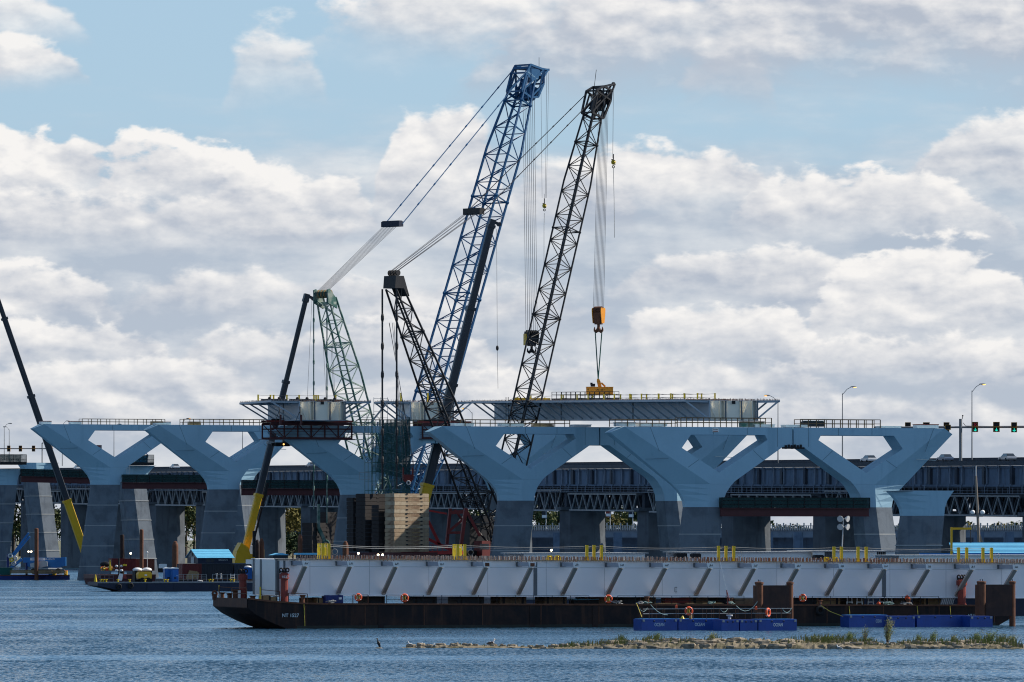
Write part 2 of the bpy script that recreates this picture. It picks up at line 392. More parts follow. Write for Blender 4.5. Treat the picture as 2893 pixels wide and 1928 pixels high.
def text_mesh(txt, size, mt, name='lettering', parent=None, at=None, ax=None, up=None, extrude=0.004, shear=0.0, width=None, space=1.0):
    """flat lettering as mesh: 'at' is the left end of its base line, ax runs along the writing"""
    cu = bpy.data.curves.new(name, 'FONT'); cu.body = txt; cu.size = 1.0; cu.extrude = extrude/size; cu.shear = shear; cu.offset = 0.012; cu.space_character = space
    to = bpy.data.objects.new(name, cu); col.objects.link(to)
    dg = bpy.context.evaluated_depsgraph_get(); me = bpy.data.meshes.new_from_object(to.evaluated_get(dg))
    bpy.data.objects.remove(to); bpy.data.curves.remove(cu)
    xs = [v.co.x for v in me.vertices]; x0, x1 = min(xs), max(xs)
    kx = size if width is None else width/(x1-x0)
    ax = T if ax is None else Vector(ax).normalized(); up = Z if up is None else Vector(up).normalized(); nr = ax.cross(up)
    org = root_loc(parent)
    for v in me.vertices:
        p = Vector(at)+ax*(v.co.x-x0)*kx+up*v.co.y*size+nr*v.co.z*size
        v.co = p-org
    me.materials.clear(); me.materials.append(mt); me.update()
    o = bpy.data.objects.new(name, me); col.objects.link(o)
    if parent is not None: o.parent = parent
    return o
# ------------------------------------------------------------------ the river
def water_mat():
    m = bpy.data.materials.new('river_water'); m.use_nodes = True; nt = m.node_tree
    b = nt.nodes['Principled BSDF']; b.inputs['Base Color'].default_value = (0.020, 0.060, 0.105, 1)
    b.inputs['Roughness'].default_value = 0.12; b.inputs['IOR'].default_value = 1.33
    g = nt.nodes.new('ShaderNodeNewGeometry'); sx = nt.nodes.new('ShaderNodeSeparateXYZ'); nt.links.new(g.outputs['Position'], sx.inputs[0])
    x, y = NX(nt, sx.outputs[0]), NX(nt, sx.outputs[1])
    n1 = noise(nt, vec(nt, x*1.0, y*0.26), 3.6, 3, 0.62, out=1)      # wind ripples: slopes straight from the noise
    n2 = noise(nt, vec(nt, x*0.13, y*0.030), 1.0, 3, 0.55, out=1)
    n3 = noise(nt, vec(nt, x*0.012, y*0.034), 1.0, 4, 0.62)            # gusts and slicks
    def xy(n):
        q = nt.nodes.new('ShaderNodeSeparateColor'); nt.links.new(n.k, q.inputs[0]); return NX(nt, q.outputs[0])-0.5, NX(nt, q.outputs[1])-0.5
    (ax, ay), (bx, by) = xy(n1), xy(n2)
    gust = n3.step(0.66, 0.38)*0.85+0.28
    v = vec(nt, (ax*1.5+bx*0.4)*gust, (ay*2.1+by*0.5)*gust-(gust*0.14+0.05), 1.0)
    nm = nt.nodes.new('ShaderNodeVectorMath'); nm.operation = 'NORMALIZE'; nt.links.new(v.k, nm.inputs[0]); nt.links.new(nm.outputs[0], b.inputs['Normal'])
    return m
M_WATER = water_mat()
w = MB()
w.poly([(-1500, 60, 0), (1500, 60, 0), (2500, 2050, 0), (-2500, 2050, 0)])
w.poly([(-2500, 2050, 0), (2500, 2050, 0), (9000, 14000, 0), (-9000, 14000, 0)])
w.build('river', M_WATER, kind='structure')

# ------------------------------------------------------------------ far bank
M_BANK = mat('bank_earth', (0.16, 0.15, 0.10), 0.95, c2=(0.08, 0.10, 0.045), scale=0.05, amt=1.0)
b = MB(); n = 60; pts = []; rnd = random.Random(3)
for i in range(n+1):
    x = -700+1400*i/n; k = 2+rnd.random()*1.2
    pts += [(x, 2100+rnd.random()*30, -0.4), (x, 2130+rnd.random()*20, k), (x, 2200, k+2.5), (x, 2600, k+4), (x, 6000, 6)]
fs = []
for i in range(n):
    for j in range(4): fs.append((i*5+j, (i+1)*5+j, (i+1)*5+j+1, i*5+j+1))
b.mesh(pts, fs); b.build('far_bank', M_BANK, smooth=True, kind='structure')

# ------------------------------------------------------------------ trees on the far bank: trunk, limbs and leaf clumps
def leaf_mat(name, c, c2):
    m = mat(name, c, 0.8, c2=c2, scale=0.35, amt=1.0, spec=0.15); return m
LEAF = [leaf_mat('leaf_green', (0.055, 0.075, 0.028), (0.10, 0.10, 0.03)), leaf_mat('leaf_dark', (0.035, 0.055, 0.03), (0.06, 0.08, 0.03)), leaf_mat('leaf_autumn', (0.15, 0.125, 0.035), (0.09, 0.09, 0.03))]
M_BARK = mat('bark', (0.09, 0.07, 0.055), 0.95)
def tree_meshes(seed, h, spread, kind):
    rn = random.Random(seed); tr = MB(); cr = MB()
    tr.tube((0, 0, 0), (0.2, 0, h*0.55), h*0.022+0.08, 6, h*0.012+0.04)
    blobs = []
    for i in range(9):
        a = rn.random()*6.28; z0 = h*(0.08+0.55*rn.random()); r = spread*(0.35+0.5*rn.random()); z1 = z0+h*(0.12+0.25*rn.random())
        tr.tube((0.1, 0, z0), (math.cos(a)*r, math.sin(a)*r, z1), 0.09, 4, 0.03)
        blobs.append((math.cos(a)*r, math.sin(a)*r, z1, spread*(0.28+0.2*rn.random())))
    blobs += [(rn.uniform(-.3, .3)*spread, rn.uniform(-.3, .3)*spread, h*(0.62+0.3*rn.random()), spread*(0.3+0.22*rn.random())) for _ in range(7)]
    for (bx, by, bz, br) in blobs:
        for _ in range(46):
            d = Vector((rn.gauss(0, 1), rn.gauss(0, 1), rn.gauss(0, 0.8))); d.normalize(); rr = br*(0.55+0.5*rn.random()**0.6)
            c = Vector((bx, by, bz))+d*rr; sz = 0.28+0.38*rn.random()
            n_ = (d+Vector((rn.gauss(0, .5), rn.gauss(0, .5), rn.gauss(0, .5)))).normalized()
            a1 = n_.orthogonal().normalized(); a2 = n_.cross(a1); k = rn.random()*6.28
            e1 = a1*math.cos(k)+a2*math.sin(k); e2 = n_.cross(e1)
            cr.poly([c-e1*sz, c-e2*sz*0.6, c+e1*sz, c+e2*sz*0.6])
    return tr, cr
def far_tree(px, d, seed, h, spread, kind, label, group='trees on the far bank', z0=3.0, name='bank_tree'):
    loc = P(px, HOR, d); loc.z = z0
    t = thing(name, label, 'tree', loc, group)
    tr, cr = tree_meshes(seed, h, spread, kind)
    for b_, nm, m_ in ((tr, 'trunk', M_BARK), (cr, 'crown', LEAF[kind])):
        b_.v = [v+loc for v in b_.v]; b_.build(nm, m_, t)
    return t
# ------------------------------------------------------------------ new bridge: W piers of two steel Ys each on concrete legs
# outline of one Y seen square on: s along T from the middle joint of the pier (outer side negative), z below the pier top
NF, NO = 2.3, 0.6                                   # half thickness on the flat front, at the outer edge
TIP_T = (-27.8, 0.0, NF); UND = (-19.4, -8.85, NO); RID_M = (-13.7, -8.85, NF); RID_B = (-13.9, -12.4, NF)
def _dist(p): ux, uz = RID_M[0]-TIP_T[0], RID_M[1]-TIP_T[1]; return abs(ux*(p[1]-TIP_T[1])-uz*(p[0]-TIP_T[0]))/math.hypot(ux, uz)
TIP_O = (-29.8, -0.9, NF-(NF-NO)*_dist((-29.8, -0.9))/_dist(UND))
CURV_O = [(-18.6, -9.6, NO), (-17.85, -10.5, NO), (-17.35, -11.5, NO), (-17.2, -12.4, NO)]
CURV_I = [(-11.6, -12.4, NF), (-11.5, -11.3, NF), (-11.1, -10.2, NF), (-10.4, -9.2, NF), (-10.1, -8.85, NF)]
ARM_I = [(-9.6, -8.35, NF), (-1.75, -3.06, NF), (-0.1, -3.06, NF), (-0.1, 0.0, NF)]
HOLE = [(-16.9, -1.2, NF), (-18.4, -3.25, NF), (-12.24, -7.05, NF), (-4.24, -1.95, NF), (-4.64, -1.2, NF)]
M_LEDGE = mat('ledge_concrete_lit', (0.34, 0.35, 0.35), .9, var=.3, scale=.5)  # paler than the leg concrete: the sunlit ledge lines are put into the colour
M_SEAM = mat('weld_seam', (0.15, 0.24, 0.30), .6)
def shell(mb, org, loops, creases, sgn):
    """front and back skins over the outline (outer loop, holes) plus the walls between them"""
    def W(p, k): return org+T*(p[0]*sgn)+Z*p[1]-U*(p[2]*k)
    for poly in creases:
        if isinstance(poly[0][0], tuple): ls = poly
        else: ls = [poly]
        flat = [p for l in ls for p in l]
        tris = tessellate_polygon([[Vector((p[0], p[1], 0)) for p in l] for l in ls])
        for k in (1, -1):
            mb.mesh([W(p, k) for p in flat], [t if k*sgn > 0 else t[::-1] for t in tris])
    for l in loops:
        n = len(l)
        for i in range(n):
            a, c = l[i], l[(i+1) % n]
            mb.poly([W(a, 1), W(a, -1), W(c, -1), W(c, 1)])
def y_base(name, org, sgn, parent):
    mb = MB()
    outer = [UND]+CURV_O; inner = CURV_I
    rid = [(RID_M[0]+(RID_B[0]-RID_M[0])*(p[1]-RID_M[1])/(RID_B[1]-RID_M[1]), p[1], NF) for p in outer]
    strips = [[outer[i], outer[i+1], rid[i+1], rid[i]] for i in range(len(outer)-1)]
    shell(mb, org, [outer+[RID_B]+inner+[RID_M]], strips+[rid+inner], sgn)
    return mb.build(name, M_CAP, parent)
def y_arms(name, org, sgn, parent):
    mb = MB(); e = 0.012
    TIP_T_, TIP_O_ = (TIP_T, TIP_O) if sgn > 0 else ((-25.4, 0.0, NF), (-27.2, -0.9, TIP_O[2]))   # the right arm is shorter
    q = lambda p: (p[0], max(p[1], -8.85)+e if p[1] <= -8.85 else p[1], p[2])
    U_ = (UND[0], UND[1]+e, UND[2]); M_ = (RID_M[0], RID_M[1]+e, RID_M[2]); I_ = (CURV_I[-1][0], CURV_I[-1][1]+e, NF)
    o1 = [TIP_T_, TIP_O_, U_, M_]; o2 = [TIP_T_, M_, I_]+ARM_I
    shell(mb, org, [[TIP_T_, TIP_O_, U_, M_, I_]+ARM_I, HOLE], [o1, (o2, HOLE)], sgn)
    return mb.build(name, M_CAP, parent)
def leg_section(org, sgn, z, splay, k):
    """six corners of a leg at height z (world)"""
    s0 = -14.4-splay
    pts = [(-17.2, NO), (-13.9, NF), (-11.6, NF), (-11.6, -NF), (-13.9, -NF), (-17.2, -NO)]
    return [Vector((org.x, org.y, z))+T*((s0+(p[0]+14.4)*k)*sgn)-U*(p[1]*k) for p in pts]
def pier_leg(org, sgn, ztop, parent, lift=4.2, zbot=-1.0, ledge=1.012):
    leg = MB(); H = ztop-zbot; z = ztop-0.004; secs = []
    top = leg_section(org, sgn, ztop-0.02, 0, 1.0)
    first = None; i = 0
    leg_o = None
    while z > zbot+0.2:
        z2 = max(zbot, z-lift)
        if z2-zbot < 1.4: z2 = zbot
        mb = MB()
        def sec(zz, k=1.0): 
            dz = ztop-zz; return leg_section(org, sgn, zz, 0.125*dz, (1+0.006*dz)*k)
        a = sec(z); a2 = sec(z-0.07, 0.992); c = sec(z2+0.03); c0 = sec(z2, 0.992)
        a = sec(z, 0.992)
        rings = [a, sec(z-0.05), c, c0]; pts = [p for r_ in rings for p in r_]; fs = []
        for r_ in range(3):
            for j in range(6): fs.append((r_*6+j, r_*6+(j+1) % 6, r_*6+6+(j+1) % 6, r_*6+6+j))
        fs += [tuple(range(5, -1, -1)), tuple(range(18, 24))]
        mb.mesh(pts, fs)
        if leg_o is None: leg_o = mb.build('leg', M_CONC, parent)
        else: mb.build('concrete_lift', M_CONC, leg_o)
        if z2 > 0.5:
            lm = MB(); ra, rb = sec(z2+.09, ledge), sec(z2-.07, ledge); lm.mesh(ra+rb, [(j, (j+1) % 6, 6+(j+1) % 6, 6+j) for j in range(6)]+[tuple(range(6)), tuple(range(11, 5, -1))]); lm.build('ledge', M_LEDGE, leg_o)
        z = z2; i += 1
    return leg_o
def pier_at(px_tip, py_top, d, label, group='capped W piers of the new bridge', sides=(-1, 1)):
    tip = P(px_tip+9, py_top+16, d); top = P(px_tip, py_top, d).z
    org = Vector((tip.x, tip.y, top))+T*29.8
    root = thing('bridge_pier', label, 'bridge pier', Vector((org.x, org.y, 0)), group)
    for sg in (1, -1):          # +1: the nearer, left Y (outline already negative), -1: its mirror
        pier_leg(org, sg, top-12.4, root)
        y_base('cap_base', org, sg, root); ca = y_arms('cap_arms', org, sg, root)
        for (s0, z0), (s1, z1) in (((-23.6, -.05), (-22.1, -3.8)), ((-20.6, -4.85), (-24.2, -5.0)), ((-7.6, -.05), (-7.6, -1.15)), ((-6.6, -3.6), (-4.9, -5.1)), ((-13.2, -.05), (-13.2, -1.15)), ((-15.6, -5.05), (-17.4, -6.25)), ((-2.6, -.05), (-2.6, -3.0))):
            m = MB(); q0 = org+T*(s0*sg)+Z*z0; q1 = org+T*(s1*sg)+Z*z1
            f0 = NF if s0 > -21 or z0 > -4 else NF-.55; m.bar(q0-U*(NF+.006), q1-U*((NF if s1 > -23 else NF-.62)+.006), .09, .02, up=U); m.build('weld_seam', M_SEAM, ca)
    # joint between the two halves, with its bolted bracket
    j = MB(); j.ob(org-Z*1.55, T*0.095, U*1.6, Z*1.5); j.build('joint_seal', M_DARK, root)
    return root, org
PIERS = {}
specs = [('a', 1707, 1206, 970, 'nearest pale blue W shaped pier, right of the joint, ending below the lane signals'),
         ('b', 1197, 1205, 1050, 'pale blue W pier whose left tip stands beside the black lattice crane'),
         ('c', 765, 1203, 1130, 'pale blue W pier with maroon falsework and green nets round its cap'),
         ('d', 401, 1201, 1210, 'pale blue W pier second from the left behind the blue roofed hut'),
         ('e', 80, 1199, 1290, 'leftmost pale blue W pier standing in open water beside the blue barge')]
for k, x, y, d, lb in specs:
    PIERS[k] = pier_at(x, y, d, lb)
OA, OB, OC, OD, OE = (PIERS[k][1] for k in 'abcde')
br = MB()
for i in range(6): br.box(OA+T*(-1.25+0.5*i)-U*2.4-Z*(2.95 if i % 2 else 3.05), 0.3, 0.25, 0.6)
br.box(OA-U*2.35-Z*3.2, 3.6, 0.5, 0.25); br.build('joint_bracket', M_DARK, PIERS['a'][0])
# small maker's board on the near cap
sg = MB(); c = P(2002, 1216, 978); sg.ob(OA+T*(-12.9)-U*2.4-Z*0.5, T*0.5, U*0.03, Z*0.28); so_ = sg.build('board', M_WHITE, PIERS['a'][0])
text_mesh('TECADE', 0.22, MATS['navy_hull'], 'lettering', so_, OA+T*(-13.33)-U*2.44-Z*0.45, width=0.85)
st = MB(); st.ob(OA+T*(-12.9)-U*2.44-Z*0.66, T*0.4, U*0.008, Z*0.06); st.build('stripe', M_REDSPUD, so_)

# flared stubs: legs with only the base of the Y on them
def stub_at(px, py_top, d, sgn, label, extra=0):
    c = P(px, py_top, d)
    org = Vector((c.x, c.y, c.z+8.85))+T*(14.75*sgn)
    root = thing('pier_stub', label, 'bridge pier', Vector((c.x, c.y, 0)), 'flared pier stubs still without arms')
    pier_leg(org, sgn, org.z-12.4, root, ledge=1.05); y_base('cap_base', org, sgn, root)
    t = MB(); t.ob(c-Z*0.06, T*4.6, U*1.6, Z*0.035); t.build('top_plate', M_GREY, root)
    return root, org
SZ = stub_at(2592, 1387, 890, 1, 'flared pier stub without arms right of the nearest W pier')
SF = stub_at(379, 1316, 1378, -1, 'flared pier stub with a netted platform behind the leftmost W pier')
SG = stub_at(108, 1308, 1458, -1, 'flared pier stub with bright sunlit face behind the boom lift')
SH = stub_at(2, 1326, 1396, 1, 'flared pier stub cut by the left edge of the picture')

# tie beams with netted walkways between the two legs of a pier
def walkway(p0, p1, off, label, zbeam, net=True):
    """p0, p1 on the near face line; beam runs between them"""
    d = (p1-p0); L = d.length; ax = d.normalized(); n_ = ax.cross(Z)
    root = thing('tie_beam_walkway', label, 'walkway', (p0+p1)/2+Z*0, 'maroon tie beams between pier legs')
    b = MB(); b.bar(p0, p1, 0.5, 1.15); b.ob((p0+p1)/2+Z*0.63, ax*L/2, n_*0.75, Z*0.05); b.ob((p0+p1)/2-Z*0.6, ax*L/2, n_*0.5, Z*0.04); b.build('tie_beam', M_MAROON, root)
    m = max(3, int(L/2.6)); rl = MB()
    for k in (0.55, 1.15, 1.6): rl.bar(p0+Z*(0.68+k)+n_*0.68, p1+Z*(0.68+k)+n_*0.68, 0.06)
    rail = rl.build('rail', M_DARK, root)
    for i in range(m+1):
        q = p0+d*(i/m)+n_*0.68+Z*0.68; o = MB(); o.bar(q, q+Z*1.62, 0.08); o.build('rail_post', M_DARK, root)
    nb = MB(); nb.ob((p0+p1)/2+n_*0.62+Z*1.5, ax*L/2, n_*0.004, Z*0.8); nb.build('netting', M_NETD if net else M_NET, root)
    nb = MB(); nb.ob((p0+p1)/2-n_*0.62+Z*1.5, ax*L/2, n_*0.004, Z*0.8); nb.build('netting', M_NETD if net else M_NET, root)
    return root
def tie(org, s0, s1, zoff, n_off, label): return walkway(org+T*s0+Z*zoff-U*n_off, org+T*s1+Z*zoff-U*n_off, 0, label, 0)
tie(OA, -12.4, 12.2, -13.2, 3.25, 'maroon tie beam with green netting on the nearest W pier')
tie(OD, -11.4, 11.2, -12.9, 3.2, 'maroon tie beam with green netting beside the yellow crane boom')
tie(OE, -11.4, 11.2, -12.6, 3.2, 'maroon tie beam with green netting between the two leftmost W piers')
SHo = SH[1]
walkway(SHo+T*(-10.9)+Z*(-11.1)-U*3.1, SHo+T*13.0+Z*(-11.6)-U*3.1, 0, 'maroon tie beam with green netting left of the leftmost W pier', 0)
# netted work platforms on the stubs
def platform(c, wx, label, h=1.7):
    root = thing('work_platform', label, 'platform', c, 'netted work platforms on pier stubs')
    b = MB(); b.ob(c, T*wx/2, U*2.6, Z*0.3); b.build('deck', M_DARK, root)
    for sg in (1, -1):
        nb = MB(); nb.ob(c+Z*(h/2+0.3)-U*2.55*sg, T*wx/2, U*0.01, Z*h/2); nb.build('netting', M_NET, root)
    r = MB()
    for k in (0.9, 1.9): r.bar(c-T*wx/2-U*2.57+Z*k, c+T*wx/2-U*2.57+Z*k, 0.07)
    for i in range(5): r.bar(c+T*(wx*(i/4-0.5))-U*2.57, c+T*(wx*(i/4-0.5))-U*2.57+Z*1.9, 0.07)
    r.build('rail', M_DARK, root); return root
platform(P(385, 1311, 1376), 6.6, 'green netted platform on top of a pier stub above the navy barge')
platform(P(30, 1311, 1392)+Z*0.1, 6.0, 'green netted platform on the stub at the left edge')
pl = MB(); q = P(375, 1312, 1376)
pb = thing('pump_unit', 'dark blue machine on the netted platform of a pier stub', 'machine', q+Z*0.3+T*2)
m = MB(); c = q+T*2+Z*1.1; m.box(c, 2.4, 1.4, 1.5); m.build('housing', M_LIFT, pb)
m = MB()
for s_ in (-0.7, 0.7): m.torus(c+T*s_+Z*0.7-U*0.72, U, 0.55, 0.12, 12, 5)
m.build('reel', M_BLUEH, pb)
ld = thing('access_ladder', 'grey ladder fixed up the face of the stub behind the leftmost W pier', 'ladder', P(362, 1360, 1372))
for s_ in (-.3, .3):
    m = MB(); m.bar(P(362, 1360, 1371)+T*s_, P(362, 1318, 1371)+T*s_, 0.08); m.build('stile', M_LGREY, ld)
for i in range(9):
    m = MB(); q = P(362, 1358-i*4.6, 1371); m.bar(q-T*.3, q+T*.3, 0.06); m.build('rung', M_LGREY, ld)

# guard rails on top of the caps
def guard_rail(px0, px1, py, d0, label, h=1.15, step=2.0, n_off=1.2):
    o = P(px0, py, d0); L = (px1-px0)/S(d0)/math.cos(TH); a = o-U*n_off; e = a+T*L
    root = thing('guard_rail', label, 'guard rail', a, 'timber guard rails on the pier caps')
    for k in (0.55, 1.1):
        m = MB(); m.bar(a+Z*h*k/1.1, e+Z*h*k/1.1, 0.1, 0.1); m.build('rail', M_RAIL, root)
    n = max(2, round(L/step))
    for i in range(n+1):
        m = MB(); q = a+T*(L*i/n); m.bar(q, q+Z*h, 0.11); m.build('post', M_RAIL, root)
    # the far side of the walkway
    b_ = o+U*n_off
    for k in (0.55, 1.1):
        m = MB(); m.bar(b_+Z*h*k/1.1, b_+T*L+Z*h*k/1.1, 0.09); m.build('rail', M_RAIL, root)
    return root
def capline(org): return org.z
def rail_on(org, s0, s1, label, step=2.0, h=1.15):
    a = org+T*s0
    px = CX+F*a.x/a.y; b = org+T*s1; px1 = CX+F*b.x/b.y
    root = thing('guard_rail', label, 'guard rail', a, 'timber guard rails on the pier caps')
    for off in (-1.3, 1.3):
        for k in (0.5, 1.0):
            m = MB(); m.bar(a+U*off+Z*h*k, b+U*off+Z*h*k, 0.1); m.build('rail', M_RAIL, root)
    n = max(2, round((s1-s0)/step))
    for i in range(n+1):
        m = MB(); q = a+(b-a)*(i/n)-U*1.3; m.bar(q, q+Z*h, 0.12); m.build('post', M_RAIL, root)
        m = MB(); q = q+U*2.6; m.bar(q, q+Z*h, 0.1); m.build('post', M_RAIL, root)
rail_on(OE, -19.4, -1.8, 'timber guard rail on top of the leftmost W pier')
rail_on(OD, -22.5, -4.5, 'timber guard rail on top of the second W pier from the left')
rail_on(OC, -13.8, -1.0, 'timber guard rail on the cap right of the maroon falsework')
rail_on(OB, -23.5, -5.0, 'timber guard rail on the cap behind the black lattice boom', 2.6)
rail_on(OA, -29.0, -18.8, 'low timber guard rail near the left tip of the nearest W pier', 2.2)
rail_on(OA, -18.2, -3.2, 'tall timber guard rail over the left Y of the nearest W pier', 1.9, 1.45)
rail_on(OA, 1.6, 15.0, 'timber guard rail over the right Y of the nearest W pier', 1.4, 1.3)
def deck_item(org, s, w, dp, h, mt, name, label, cat, group=None, dz=0.0, top=None):
    mb = MB(); c = org+T*s+Z*(h/2+dz)
    mb.box(c, w, dp, h*0.7); mb.box(c+Z*h*0.42, w*1.06, dp*1.06, h*0.16)
    return solid(mb, name, mt, label, cat, group)
for org, s, w, h, lb in ((OB, -23.6, 3.4, 0.55, 'white bearing block near the left tip beside the black crane'), (OB, -15.0, 4.0, 0.6, 'stepped white bearing block behind the black boom'),
                         (OB, -2.6, 3.0, 0.45, 'white bearing block just left of the cap joint'), (OA, -27.0, 2.8, 0.7, 'white bearing block above the left tip of the nearest pier'),
                         (OA, -22.6, 4.4, 0.5, 'long white bearing block under the girder on the nearest pier'), (OA, -4.2, 3.2, 0.5, 'white bearing block left of the nearest joint'),
                         (OA, 1.1, 3.6, 0.45, 'white bearing block right of the nearest joint'), (OA, 16.9, 3.4, 0.35, 'low white bearing block on the right Y of the nearest pier'),
                         (OD, -26.6, 2.8, 0.4, 'white bearing block on the tip of the second pier from the left')):
    deck_item(org, s, w, 2.2, h, M_CORRUG, 'bearing_block', lb, 'bearing block', 'white bearing blocks on the caps')
def tarp_block(org, s, w, lb):
    root = thing('tarped_crate', lb, 'crate', org+T*s, 'red and white covered crates on the caps')
    m = MB(); m.box(org+T*s+Z*0.3, w, 1.8, 0.5); m.build('crate', M_CORRUG, root)
    m = MB(); m.box(org+T*s+Z*0.61, w*1.03, 1.9, 0.13); m.build('cover', M_REDSPUD, root)
tarp_block(OE, -26.9, 2.2, 'red topped white crate at the leftmost tip'); tarp_block(OE, -20.6, 2.3, 'red topped white crate left of the leftmost guard rail')
tarp_block(OA, 23.2, 3.6, 'red topped white crate at the right tip under the lane signals'); tarp_block(OE, -1.2, 1.6, 'red topped white crate between the two left guard rails')
def timber_stack(org, s, w, h, lb):
    root = thing('timber_stack', lb, 'timber stack', org+T*s, 'timber stacks on the caps')
    for i in range(3):
        for j in range(2):
            m = MB(); m.box(org+T*s+U*(j*0.8-0.4)+Z*(h/3*(i+0.5)+0.01), w, 0.7, h/3-0.03); m.build('plank', M_WOOD, root)
timber_stack(OE, -3.2, 2.4, 0.75, 'light timber stack at the right end of the leftmost rail'); timber_stack(OD, -20.0, 2.3, 0.7, 'light timber stack on the second pier from the left')
timber_stack(OB, -9.4, 3.6, 0.6, 'low timber stack right of the black boom on the cap')
tk = thing('work_raft', 'dark teal machine behind the guard rail near the right joint', 'machine', OA+T*4.2); m = MB(); m.box(OA+T*4.2+Z*0.6, 3.6, 1.2, 0.8); m.build('body', M_CONTB, tk); m = MB(); m.box(OA+T*4.2+Z*1.06, 3.2, 1.0, 0.1); m.build('lid', M_GREENC, tk)
tk = thing('tool_box', 'dark teal tool chest behind the tall rail under the girder end', 'tool chest', OA+T*(-6.0)); m = MB(); m.box(OA+T*(-6.0)+Z*0.45, 3.8, 1.2, 0.75); m.build('body', M_GREENC, tk); m = MB(); m.box(OA+T*(-6.0)+Z*0.9, 3.9, 1.25, 0.12); m.build('lid', M_CONTB, tk)

# ------------------------------------------------------------------ box girders set on the caps
def box_girder(c0, w, h, L, over, nbr, label, grade, nstud=True, mside=M_GIRD2, bright=True):
    """c0: lower left corner of the near end; three cells wide, w across T, L along U, brackets either side"""
    g = (U+Z*grade).normalized(); root = thing('box_girder', label, 'girder', c0+T*w/2, 'box girders on the new bridge')
    t_ = 0.03
    for k, mt in ((0, mside), (1, mside)):
        s = MB(); s.ob(c0+T*(k*w)+g*L/2+Z*h/2, T*t_, g*L/2, Z*h/2); s.build('web', [mside], root)
    for k in (1/3, 2/3):
        s = MB(); s.ob(c0+T*(k*w)+g*L/2+Z*h/2, T*t_, g*(L/2-0.02), Z*(h/2-0.06)); s.build('inner_web', M_CREAM, root)
    s = MB(); s.ob(c0+T*w/2+g*L/2-Z*0.035, T*(w/2+0.25), g*L/2, Z*0.03); s.build('bottom_flange', mside, root)
    s = MB()                                           # top flange strips, the cells stay open to the sky
    for k in (0, 1/3, 2/3, 1): s.ob(c0+T*(k*w)+g*L/2+Z*(h+0.03), T*0.45, g*L/2, Z*0.03)
    s.build('top_flange', mside, root)
    # diaphragm with door opening inside the near end
    for k in range(3):
        c = c0+T*(w*(k+0.5)/3)+g*(1.2 if k != 1 else 0.35)+Z*h/2
        s = MB()
        if k == 1: s.ob(c, T*(w/6-0.1), g*0.03, Z*(h/2-0.02))
        else:
            s.ob(c, T*(w/6-0.04), g*0.03, Z*(h/2-0.02))
            for q in (-0.28, 0.3): s.ob(c+T*w*q/3-g*0.2, T*0.12, g*0.2, Z*(h/2-0.05))
            s.bar(c+T*(-w/6+.1)-g*0.55+Z*(-h/2+.1 if k else h/2-.1), c+T*(0.1)-g*0.55+Z*(h/2-.1 if k else -h/2+.1), 0.16, 0.16)
        s.build('diaphragm', M_CREAM, root)
    for k in (0, 1/3, 2/3, 1):
        s = MB(); s.ob(c0+T*(k*w)-g*0.03+Z*h/2, T*0.13, g*0.03, Z*h/2); s.build('end_plate', M_PLATE if k else M_GIRD2, root)
    s = MB(); s.ob(c0+T*w/2-g*0.02+Z*(h-0.25), T*0.3, g*0.03, Z*0.25); s.build('hatch', M_DARK, root)
    # side brackets and struts
    sides = [(-1, c0, over), (1, c0+T*w, over*0.9)]
    for sg, b0, ov in sides:
        for i in range(nbr):
            p = b0+g*(0.25+(L-0.5)*i/(nbr-1)); tp = p+Z*(h-0.12); e = p+T*(sg*ov)+Z*(h-0.05)
            s = MB(); s.bar(tp, e, 0.22, 0.34); s.bar(e-T*sg*0.12, p+T*sg*0.05+Z*0.25, 0.2, 0.24); s.build('bracket', M_GIRD2, root)
        s = MB(); s.ob(b0+T*(sg*ov)+g*L/2+Z*(h+0.0), T*0.08, g*(L/2+0.1), Z*0.17); s.build('edge_beam', M_GIRD2, root)
        s = MB(); s.ob(b0+T*(sg*ov/2)+g*L/2+Z*(h+0.1), T*ov/2, g*(L/2), Z*0.015); s.build('edge_deck', M_GIRD2, root)
    nsp = max(1, int(L/38))
    for i in range(1, nsp+1):
        s = MB(); s.ob(c0-T*0.04+g*(L*i/(nsp+1))+Z*h/2, T*0.02, g*0.35, Z*h/2); s.build('splice_plate', M_PLATE, root)
    s = MB(); rn = random.Random(int(L*10)); n = int(L/0.55)
    for k in (-over/w, 0, 1/3, 2/3, 1, 1+0.9*over/w):
        for i in range(n):
            p = c0+T*(k*w)+g*(L*(i+rn.random()*0.3)/n)+Z*(h+0.06); s.bar(p, p+Z*(0.26+0.1*rn.random()), 0.07)
    m_ = int((w+1.9*over)/0.5)
    for i in range(m_):
        p = c0+T*(-over+(w+1.9*over)*i/(m_-1))+g*0.2+Z*(h+0.06); s.bar(p, p+Z*(0.26+0.14*rn.random()), 0.07)
    o = s.build('shear_studs', M_STUD, root); o['kind'] = 'stuff'
    return root, g
dG = 1010
c0 = P(2005, 1188, dG); G1, g1 = box_girder(c0, 8.2, 3.15, 110, 4.2, 24, 'long blue grey box girder hanging under the orange lifting beam', 0.018)
c0c = c0
c0 = P(846, 1187, 1120); G2, g2 = box_girder(c0, 8.5, 3.3, 20, 5.3, 5, 'short box girder with cream open cells on the maroon falsework', 0.0)
c1 = P(1160, 1187, 1152); G3, g3 = box_girder(c1, 8.2, 3.3, 9, 4.2, 3, 'short white box girder segment behind the black crane mast', 0.0, mside=M_GIRD)

